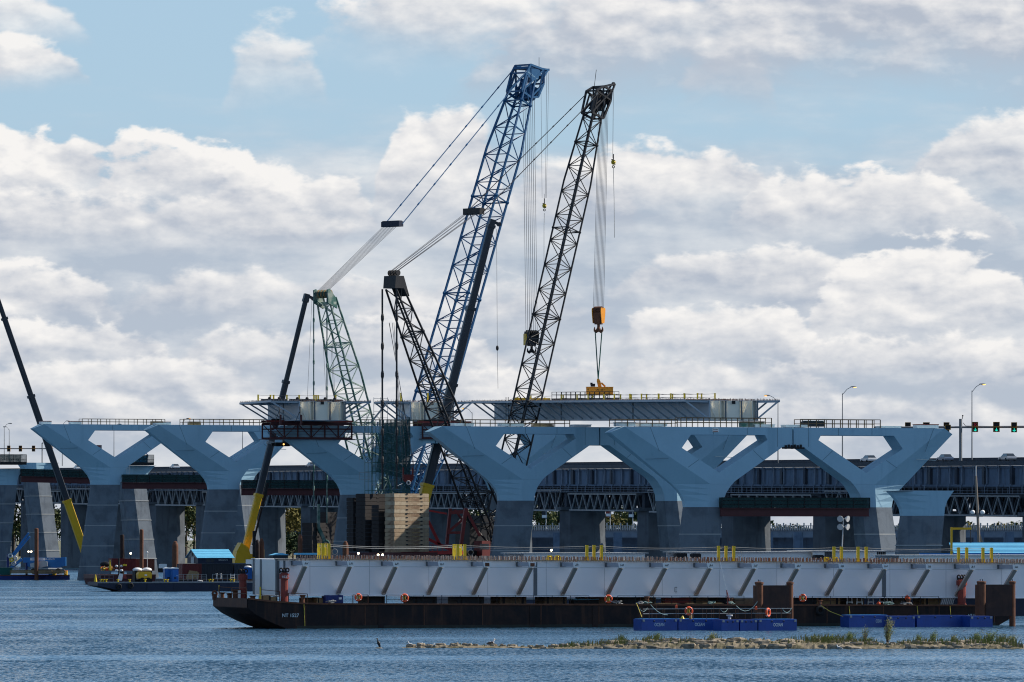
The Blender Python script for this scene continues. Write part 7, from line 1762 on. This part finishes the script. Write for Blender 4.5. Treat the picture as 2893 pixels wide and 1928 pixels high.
back_girder(2540, 2990, 690, 1570, 2.8, 'white deck of a stored girder before the blue shed')
plain_barge(1440, 2990, 686, 2.2, 26, M_NAVY, 'dark barge under the stored white girders', 'work barges')
plain_barge(1010, 1480, 1050, 2.1, 34, M_DARK, 'dark crane barge under the black lattice crane', 'work barges')
plain_barge(830, 1180, 1160, 1.9, 26, M_DARK, 'dark crane barge under the blue lattice crane', 'work barges')
# dark boxes and loose gear lying on the stored girders
for px, py, w_, lb_ in ((1922, 1571, 1.3, 'low dark engine on the stored girder left of the light mast'), (1965, 1572, 1.0, 'dark flat case on the stored girder'), (2312, 1576, 1.1, 'dark flat case before the barred openings')):
    c = P(px, py, 708); r_ = thing('equipment_case', lb_, 'case', c-Z*.3, 'dark cases on the stored girders')
    m = MB(); m.box(c, w_, 1.0, .5); m.build('body', M_DARK, r_); m = MB(); m.box(c+Z*.28, w_*.8, .8, .08); m.build('lid', M_CONTB, r_)
# site lights
def light_mast(px, ybase, ytop, d, label, n=4):
    b = P(px, ybase, d); t = P(px+6, ytop, d); r_ = thing('light_mast', label, 'light mast', b, 'site light masts')
    m = MB(); m.tube(b, t, .09, 8, .06); m.build('mast', M_LGREY, r_)
    for i in range(n):
        q = t+T*(-.35+.75*(i % 2))-Z*(.0+.9*(i//2)); m = MB(); m.lathe(q, [(.12, -.2), (.36, .12), (.36, .18)], 10, axis=(-U*.8+T*(.6 if i % 2 else -.6)-Z*.2)); m.build('floodlight', M_LGREY, r_)
    m = MB(); m.bar(t-T*.5, t+T*.5, .07); m.bar(t-T*.5-Z*.9, t+T*.5-Z*.9, .07); m.build('crossbar', M_LGREY, r_)
light_mast(2377, 1585, 1466, 705, 'thin mast with four white floodlights left of the right Y leg')
b = P(2768, 1578, 760); t = P(2757, 1345, 760); r_ = thing('wooden_pole', 'weathered wooden pole with two floodlights before the old bridge at right', 'pole', b)
m = MB(); m.tube(b, t, .2, 10, .13); m.build('pole', M_POLE, r_); m = MB(); m.tube(t, P(2757, 1316, 760), .08, 8); m.build('top_rod', M_LGREY, r_); m = MB(); m.bar(b+Z*.3+T*.9, b+Z*2.8, .2); m.build('prop', M_POLE, r_)
q = P(2761, 1443, 760); m = MB(); m.bar(q-T*.6, q+T*.6, .08); m.build('crossarm', M_DARK, r_)
for k in (-1, 1):
    m = MB(); m.ball(q+T*.65*k-Z*.2-U*.1, .32, .2, .28, 10, 6); m.build('floodlight', M_WHITE, r_, smooth=True)
g0 = P(2688, 1580, 742); r_ = thing('yellow_davit', 'yellow goalpost davit with a hanging chain beside the blue shed', 'davit', g0)
tp = P(2688, 1494, 742); m = MB(); m.bar(g0, tp+Z*.15, .22); m.build('post', M_CYEL, r_); m = MB(); m.bar(tp-T*.1, P(2745, 1494, 742), .22, .26); m.build('arm', M_CYEL, r_); m = MB(); m.path([P(2741, 1497, 742), P(2742, 1512, 742), P(2743, 1535, 742)], .05, 5); m.build('chain', M_DARK, r_)
# blue roofed shed
o0 = P(2690, 1566, 755); r_ = thing('long_shed', 'long shed with light blue metal roof at the right edge', 'shed', o0-Z*1.5)
L = 18; m = MB(); m.prism([o0+Z*.0-U*.6, o0+T*L-U*.6, o0+T*L+U*1.0+Z*1.25, o0+U*1.0+Z*1.25], Z*.12); ro = m.build('roof', M_ROOF, r_)
for i in range(9):
    m = MB(); a = .08+.13*i; m.bar(o0-U*.6+(U*1.6+Z*1.25)*(i/8)+Z*.13, o0+T*L-U*.6+(U*1.6+Z*1.25)*(i/8)+Z*.13, .05, .05); m.build('roof_seam', mat('roof_seam', (0.10, 0.36, 0.58), .5), ro)
m = MB(); m.ob(o0+T*L/2+U*1.5-Z*.8, T*L/2, U*1.9, Z*.8); m.build('wall', M_CONTB, r_); m = MB(); m.ob(o0+T*(L/2-1.5)-U*.62-Z*.05, T*(L/2+3), U*.05, Z*.16); m.build('gutter', M_LIFT, r_)
for k in range(4):
    m = MB(); m.ob(o0+T*(6+3*k)-U*.43-Z*.75, T*.8, U*.02, Z*.3); m.build('window', M_GLASS, r_)
plain_barge(2480, 3000, 752, 2.3, 10, M_DARK, 'dark barge under the blue roofed shed', 'work barges')

# ------------------------------------------------------------------ the rock shoal in front
M_ROCK = mat('shoal_rock', (0.30, 0.255, 0.195), .95, c2=(0.11, 0.09, 0.065), scale=1.6, bump=.5, bscale=5, amt=.9, spec=.1)
M_ROCKD = mat('shoal_earth', (0.22, 0.185, 0.13), .95, c2=(0.09, 0.085, 0.05), scale=1.2, bump=.5, bscale=6, amt=1.0, spec=.1)
def crest(px):
    pr = [(1140, .0), (1165, .12), (1215, .30), (1330, .30), (1420, .16), (1530, .10), (1600, .25), (1720, .55), (1830, .85), (1960, .80), (2040, .92), (2150, .74), (2240, .78), (2330, .82), (2420, .70), (2500, .42), (2560, .60), (2680, .62), (2760, .66), (2840, .52), (2880, .22), (2896, 0)]
    for (a, x), (b, y) in zip(pr[:-1], pr[1:]):
        if a <= px <= b: return .74*(x+(y-x)*(px-a)/(b-a))
    return 0
D0 = 497.0; rn = random.Random(33)
sh = MB(); pts = []; fs = []; nx = 230
rowsy = [(-.2, -.25), (.0, .02), (.4, .42), (.9, .70), (2.2, .95), (4.0, 1.0), (6.0, .7), (7.6, .2), (8.4, -.3)]
for i in range(nx+1):
    px = 1135+(2900-1135)*i/nx; c = crest(px)
    for (dy, k) in rowsy:
        j = rn.uniform(-.10, .10)*min(1, c*1.5); d = D0+dy*(.4+.6*min(1, c*1.3))+(3.2 if px < 1500 else 0)*1.0
        pts.append(((px-CX)/F*d, d, c*k+j if k > 0 else k*.6))
m_ = len(rowsy)
for i in range(nx):
    for j in range(m_-1): fs.append((i*m_+j, (i+1)*m_+j, (i+1)*m_+j+1, i*m_+j+1))
sh.mesh(pts, fs); shoal = sh.build('rock_shoal', M_ROCKD, kind='structure')
def slab_mesh(seed):
    r2 = random.Random(seed); n = r2.randint(6, 9); m = MB()
    o = [(math.cos(6.283*i/n+r2.uniform(-.2, .2))*r2.uniform(.7, 1.1), math.sin(6.283*i/n+r2.uniform(-.2, .2))*r2.uniform(.6, 1.0)) for i in range(n)]
    lo = [Vector((x*.96, y*.96, 0)) for x, y in o]; mid = [Vector((x*r2.uniform(.97, 1.05), y*r2.uniform(.97, 1.05), r2.uniform(.5, .8))) for x, y in o]; hi = [Vector((x*r2.uniform(.78, .95), y*r2.uniform(.78, .95), r2.uniform(.85, 1.1))) for x, y in o]
    fs = [(i, (i+1) % n, n+(i+1) % n, n+i) for i in range(n)]+[(n+i, n+(i+1) % n, 2*n+(i+1) % n, 2*n+i) for i in range(n)]+[tuple(range(2*n, 3*n))]
    m.mesh(lo+mid+hi, fs); me = bpy.data.meshes.new('stone'); me.from_pydata(m.v, [], m.f); me.materials.append(M_ROCK); return me
SM = [slab_mesh(i) for i in range(14)]
for i in range(290):
    px = rn.uniform(1150, 2885); c = crest(px)
    if c < .05: continue
    lev = rn.random()**.8; d = D0+.05+lev*2.6*(.4+.6*min(1, c*1.3))+(3.2 if px < 1500 else 0)
    z = c*min(1, .02+lev*1.35)-.12
    o = bpy.data.objects.new('stone', SM[rn.randrange(14)]); col.objects.link(o); o.parent = shoal
    w = rn.uniform(.22, .85)*(1 if c > .4 else .55); o.location = ((px-CX)/F*d, d, z); o.scale = (w, w*rn.uniform(.5, .9), rn.uniform(.14, .34)); o.rotation_euler = (rn.uniform(-.12, .12), rn.uniform(-.14, .14), rn.uniform(-.3, .3) if rn.random() < .7 else rn.uniform(2.8, 3.4))
# grass and reeds
M_GRASS = mat('reed_green', (0.15, 0.175, 0.045), .8, c2=(0.25, 0.21, 0.08), scale=.4, amt=1.0, spec=.2)
gr = MB()
def blades(px, n, h, spread, lean=.25, d_=None):
    for _ in range(n):
        x = px+rn.gauss(0, spread); c = crest(x); d = (d_ or D0+2.2*(.4+.6*min(1, c*1.3)))+rn.uniform(-1.2, 1.6)+(3.2 if x < 1500 else 0)
        b0 = Vector(((x-CX)/F*d, d, max(0, c*.85-.05))); hh = h*rn.uniform(.5, 1.15); k = rn.gauss(.12, lean); k2 = rn.gauss(0, .2)
        w_ = rn.uniform(.018, .034); a = Vector((w_, 0, 0)); m1 = b0+Vector((k*hh*.35, k2*hh*.3, hh*.6)); t1 = b0+Vector((k*hh*1.1, k2*hh, hh))
        gr.mesh([b0-a, b0+a, m1+a*.8, m1-a*.8, t1], [(0, 1, 2, 3), (3, 2, 4)])
for px, n, h, s_ in ((1620, 60, .5, 8), (1655, 50, .5, 10), (1690, 60, .55, 14), (1728, 70, .6, 14), (1755, 80, .8, 5), (1800, 50, .5, 12), (1830, 40, .5, 8), (1850, 90, .75, 10), (1880, 50, .5, 14), (1940, 40, .5, 8), (2010, 60, .6, 9), (2100, 30, .4, 14), (2155, 30, .45, 9), (2210, 30, .4, 20), (2240, 40, .6, 10), (2285, 60, .7, 10), (2310, 120, .7, 18), (2350, 120, .7, 16), (2390, 90, .7, 14), (2440, 80, .6, 14), (2480, 60, .5, 14), (2560, 60, .5, 16), (2600, 90, .6, 14), (2650, 70, .6, 12), (2700, 90, .6, 18), (2760, 120, .7, 18), (2800, 120, .8, 20), (2850, 110, .8, 14), (2872, 50, .5, 8), (1500, 22, .3, 20), (1400, 20, .25, 20), (1360, 16, .25, 14), (1290, 8, .35, 8), (1560, 30, .3, 18), (1590, 30, .35, 12)):
    blades(px, int(n*.7), h*1.0, s_*1.3)
for _ in range(700): blades(rn.uniform(1560, 2880), 1, .18, 3, .4)
go = gr.build('grass', M_GRASS); tag(go, 'green reeds and short grass growing over the rock shoal', 'grass', kind='stuff')
def shrub(px, h, w, label, mt, dense=1.0, bare=False, name='shoal_shrub'):
    c = crest(px); d = D0+2.0+(3.2 if px < 1500 else 0); b0 = Vector(((px-CX)/F*d, d, max(0, c*.8))); r_ = thing(name, label, 'shrub', b0, 'shrubs on the rock shoal'); r2 = random.Random(int(px))
    st = MB(); lf = MB()
    for i in range(int(11*dense)+4):
        k = r2.gauss(.08, .32)*w; k2 = r2.gauss(0, .3)*w; hh = h*r2.uniform(.5, 1.0); mid = b0+Vector((k*.4, k2*.4, hh*.55)); tp = b0+Vector((k+.12*hh, k2, hh))
        st.tube(b0+Vector((k*.1, k2*.1, 0)), mid, .016, 4, .011); st.tube(mid, tp, .011, 4, .004)
        if bare and i % 3: 
            st.tube(mid, mid+Vector((r2.uniform(-.3, .3), r2.uniform(-.2, .2), .3)), .008, 3, .003); continue
        for j in range(int(30*h/1.2)+8):
            t = r2.uniform(.25, 1.0); q = (b0+(mid-b0)*(t/.55) if t < .55 else mid+(tp-mid)*((t-.55)/.45))+Vector((r2.gauss(0, .07), r2.gauss(0, .07), r2.gauss(0, .05)))
            L_ = r2.uniform(.06, .14); dr = Vector((r2.gauss(.5, .6), r2.gauss(0, .5), r2.gauss(.25, .5))).normalized(); sd = dr.orthogonal().normalized()*.018
            lf.poly([q, q+dr*L_*.5+sd, q+dr*L_, q+dr*L_*.5-sd])
    st.build('stem', M_BARK, r_)
    if lf.v: lf.build('foliage', mt, r_)
M_LW = mat('willow_leaf', (0.16, 0.185, 0.055), .7, c2=(0.25, 0.22, 0.07), scale=1.5, amt=1.0); M_LG = mat('shrub_leaf', (0.10, 0.155, 0.035), .7, c2=(0.20, 0.21, 0.05), scale=1.5, amt=1.0)
shrub(2508, 2.2, .8, 'tall feathery willow shrub rising before the bare pontoons', M_LW, 1.9); shrub(2442, 1.7, 1.0, 'bare twiggy shrub left of the willow', M_LW, 1.3, True); shrub(2398, 1.0, .8, 'rounded bright green shrub on the shoal', M_LG, 2.2)
for px, h, w_, lb_ in ((1853, .7, .6, 'green tuft shrub on the left part of the shoal'), (2010, .7, .5, 'small leafy shrub on the crest under the dolphin'), (2595, .8, .7, 'low shrub right of the willow'), (2635, 1.1, .6, 'upright thin shrub between the pontoon ends'), (2690, .8, .7, 'rounded shrub left of the right pontoon end'), (2757, 1.0, .7, 'bright shrub below the right pontoon end'), (2795, 1.15, .9, 'largest leafy shrub near the right edge'), (2830, .9, .8, 'leafy shrub beside the largest one'), (2858, .9, .7, 'shrub leaning at the right end of the shoal'), (2455, .6, .6, 'small leafy shrub at the foot of the bare one'), (2345, .6, .7, 'wide low shrub on the left of the rounded one'), (2300, .55, .6, 'low dark shrub at the shoal crest')):
    shrub(px, h, w_, lb_, M_LG if int(px) % 2 else M_LW, 1.3)

# ------------------------------------------------------------------ birds
M_GULL = mat('gull_white', (0.75, 0.75, 0.74), .7); M_GULLG = mat('gull_grey', (0.28, 0.29, 0.31), .7); M_CORM = mat('cormorant_black', (0.012, 0.012, 0.014), .5); M_BEAK = mat('beak', (0.5, 0.32, 0.05), .5); M_BROWNB = mat('bird_brown', (0.10, 0.075, 0.06), .7)
def bird(loc, s, label, body, wing, up=False, flip=1, group='gulls resting on the shoal', name='gull'):
    X = Vector((flip, 0, 0)); Y = Vector((0, 1, 0)); c = Vector(loc); r_ = thing(name, label, 'bird', c, group); b = MB()
    if up: ax = (X*.35+Z*.94).normalized(); bc = c+Z*.30*s
    else: ax = (X*.96+Z*.25).normalized(); bc = c+Z*.17*s
    az_ = Y.cross(ax)
    b.ball(bc, .22*s, .10*s, .11*s, 12, 8, ax=ax, ay=Y, az=az_)
    nk = bc+ax*.17*s; hd = nk+(Z*.17+X*.05)*s; b.tube(nk-ax*.05*s, hd, .055*s, 8, .04*s); b.ball(hd+Z*.01*s, .06*s, .05*s, .05*s, 8, 6, ax=X, ay=Y)
    b.tube(bc-ax*.15*s, bc-ax*.36*s, .06*s, 6, .02*s)
    b.build('body', body, r_, smooth=True)
    m = MB(); m.tube(hd+X*.04*s, hd+X*.14*s-Z*.01*s, .018*s, 5, .006*s); m.build('beak', M_BEAK, r_)
    for k in (-1, 1):
        m = MB(); m.ball(bc+Y*.09*s*k-ax*.06*s, .24*s, .025*s, .09*s, 10, 6, ax=ax, ay=Y, az=az_); m.build('wing', wing, r_, smooth=True)
        m = MB(); m.tube(c+Y*.04*s*k-Z*.02, bc+Y*.04*s*k, .012*s, 5); m.build('leg', M_BEAK if body is not M_CORM else M_CORM, r_)
def shore(px, py): d = F*ZC/(py-HOR); return P(px, py, d)
bird(P(1387, 1826, 502)+Z*.05, 1.25, 'large gull with dark belly standing on the left end of the shoal', M_GULL, M_BROWNB, flip=1)
q = shore(1070, 1832); bird(q+Z*.05, 1.1, 'black cormorant perched on a small rock in the water', M_CORM, M_CORM, True, -1, 'cormorants', 'cormorant')
m = MB(); m.ball(q-Z*.06, .42, .4, .14, 9, 5); solid(m, 'wet_rock', M_ROCKD, 'small wet rock under the cormorant', 'rock')
for i, (px, py, fl) in enumerate(((1161, 1829, -1), (1220, 1831, 1), (1731, 1829, 1), (1844, 1827, -1), (1867, 1827, 1), (1888, 1829, -1), (1912, 1829, 1), (1940, 1827, -1), (2026, 1828, 1), (2204, 1828, -1), (2468, 1819, 1), (2371, 1836, -1), (1186, 1830, 1))):
    lb_ = ['white gull floating left of the shoal tip', 'white gull at the very tip of the shoal', 'white gull on the rocks left of the reeds', 'white gull below the green tuft shrub', 'white gull just right of the tuft shrub', 'white gull facing left in the row of five', 'white gull facing right in the row of five', 'grey backed gull at the end of the row of five', 'lone white gull under the middle of the shoal', 'lone white gull below the first dolphin', 'white gull at the foot of the bare shrub', 'white gull swimming before the right part of the shoal', 'white gull between the two at the shoal tip'][i]
    bird(shore(px, py)+Z*.02, .85 if i else 1.0, lb_, M_GULL, M_GULLG, False, fl)
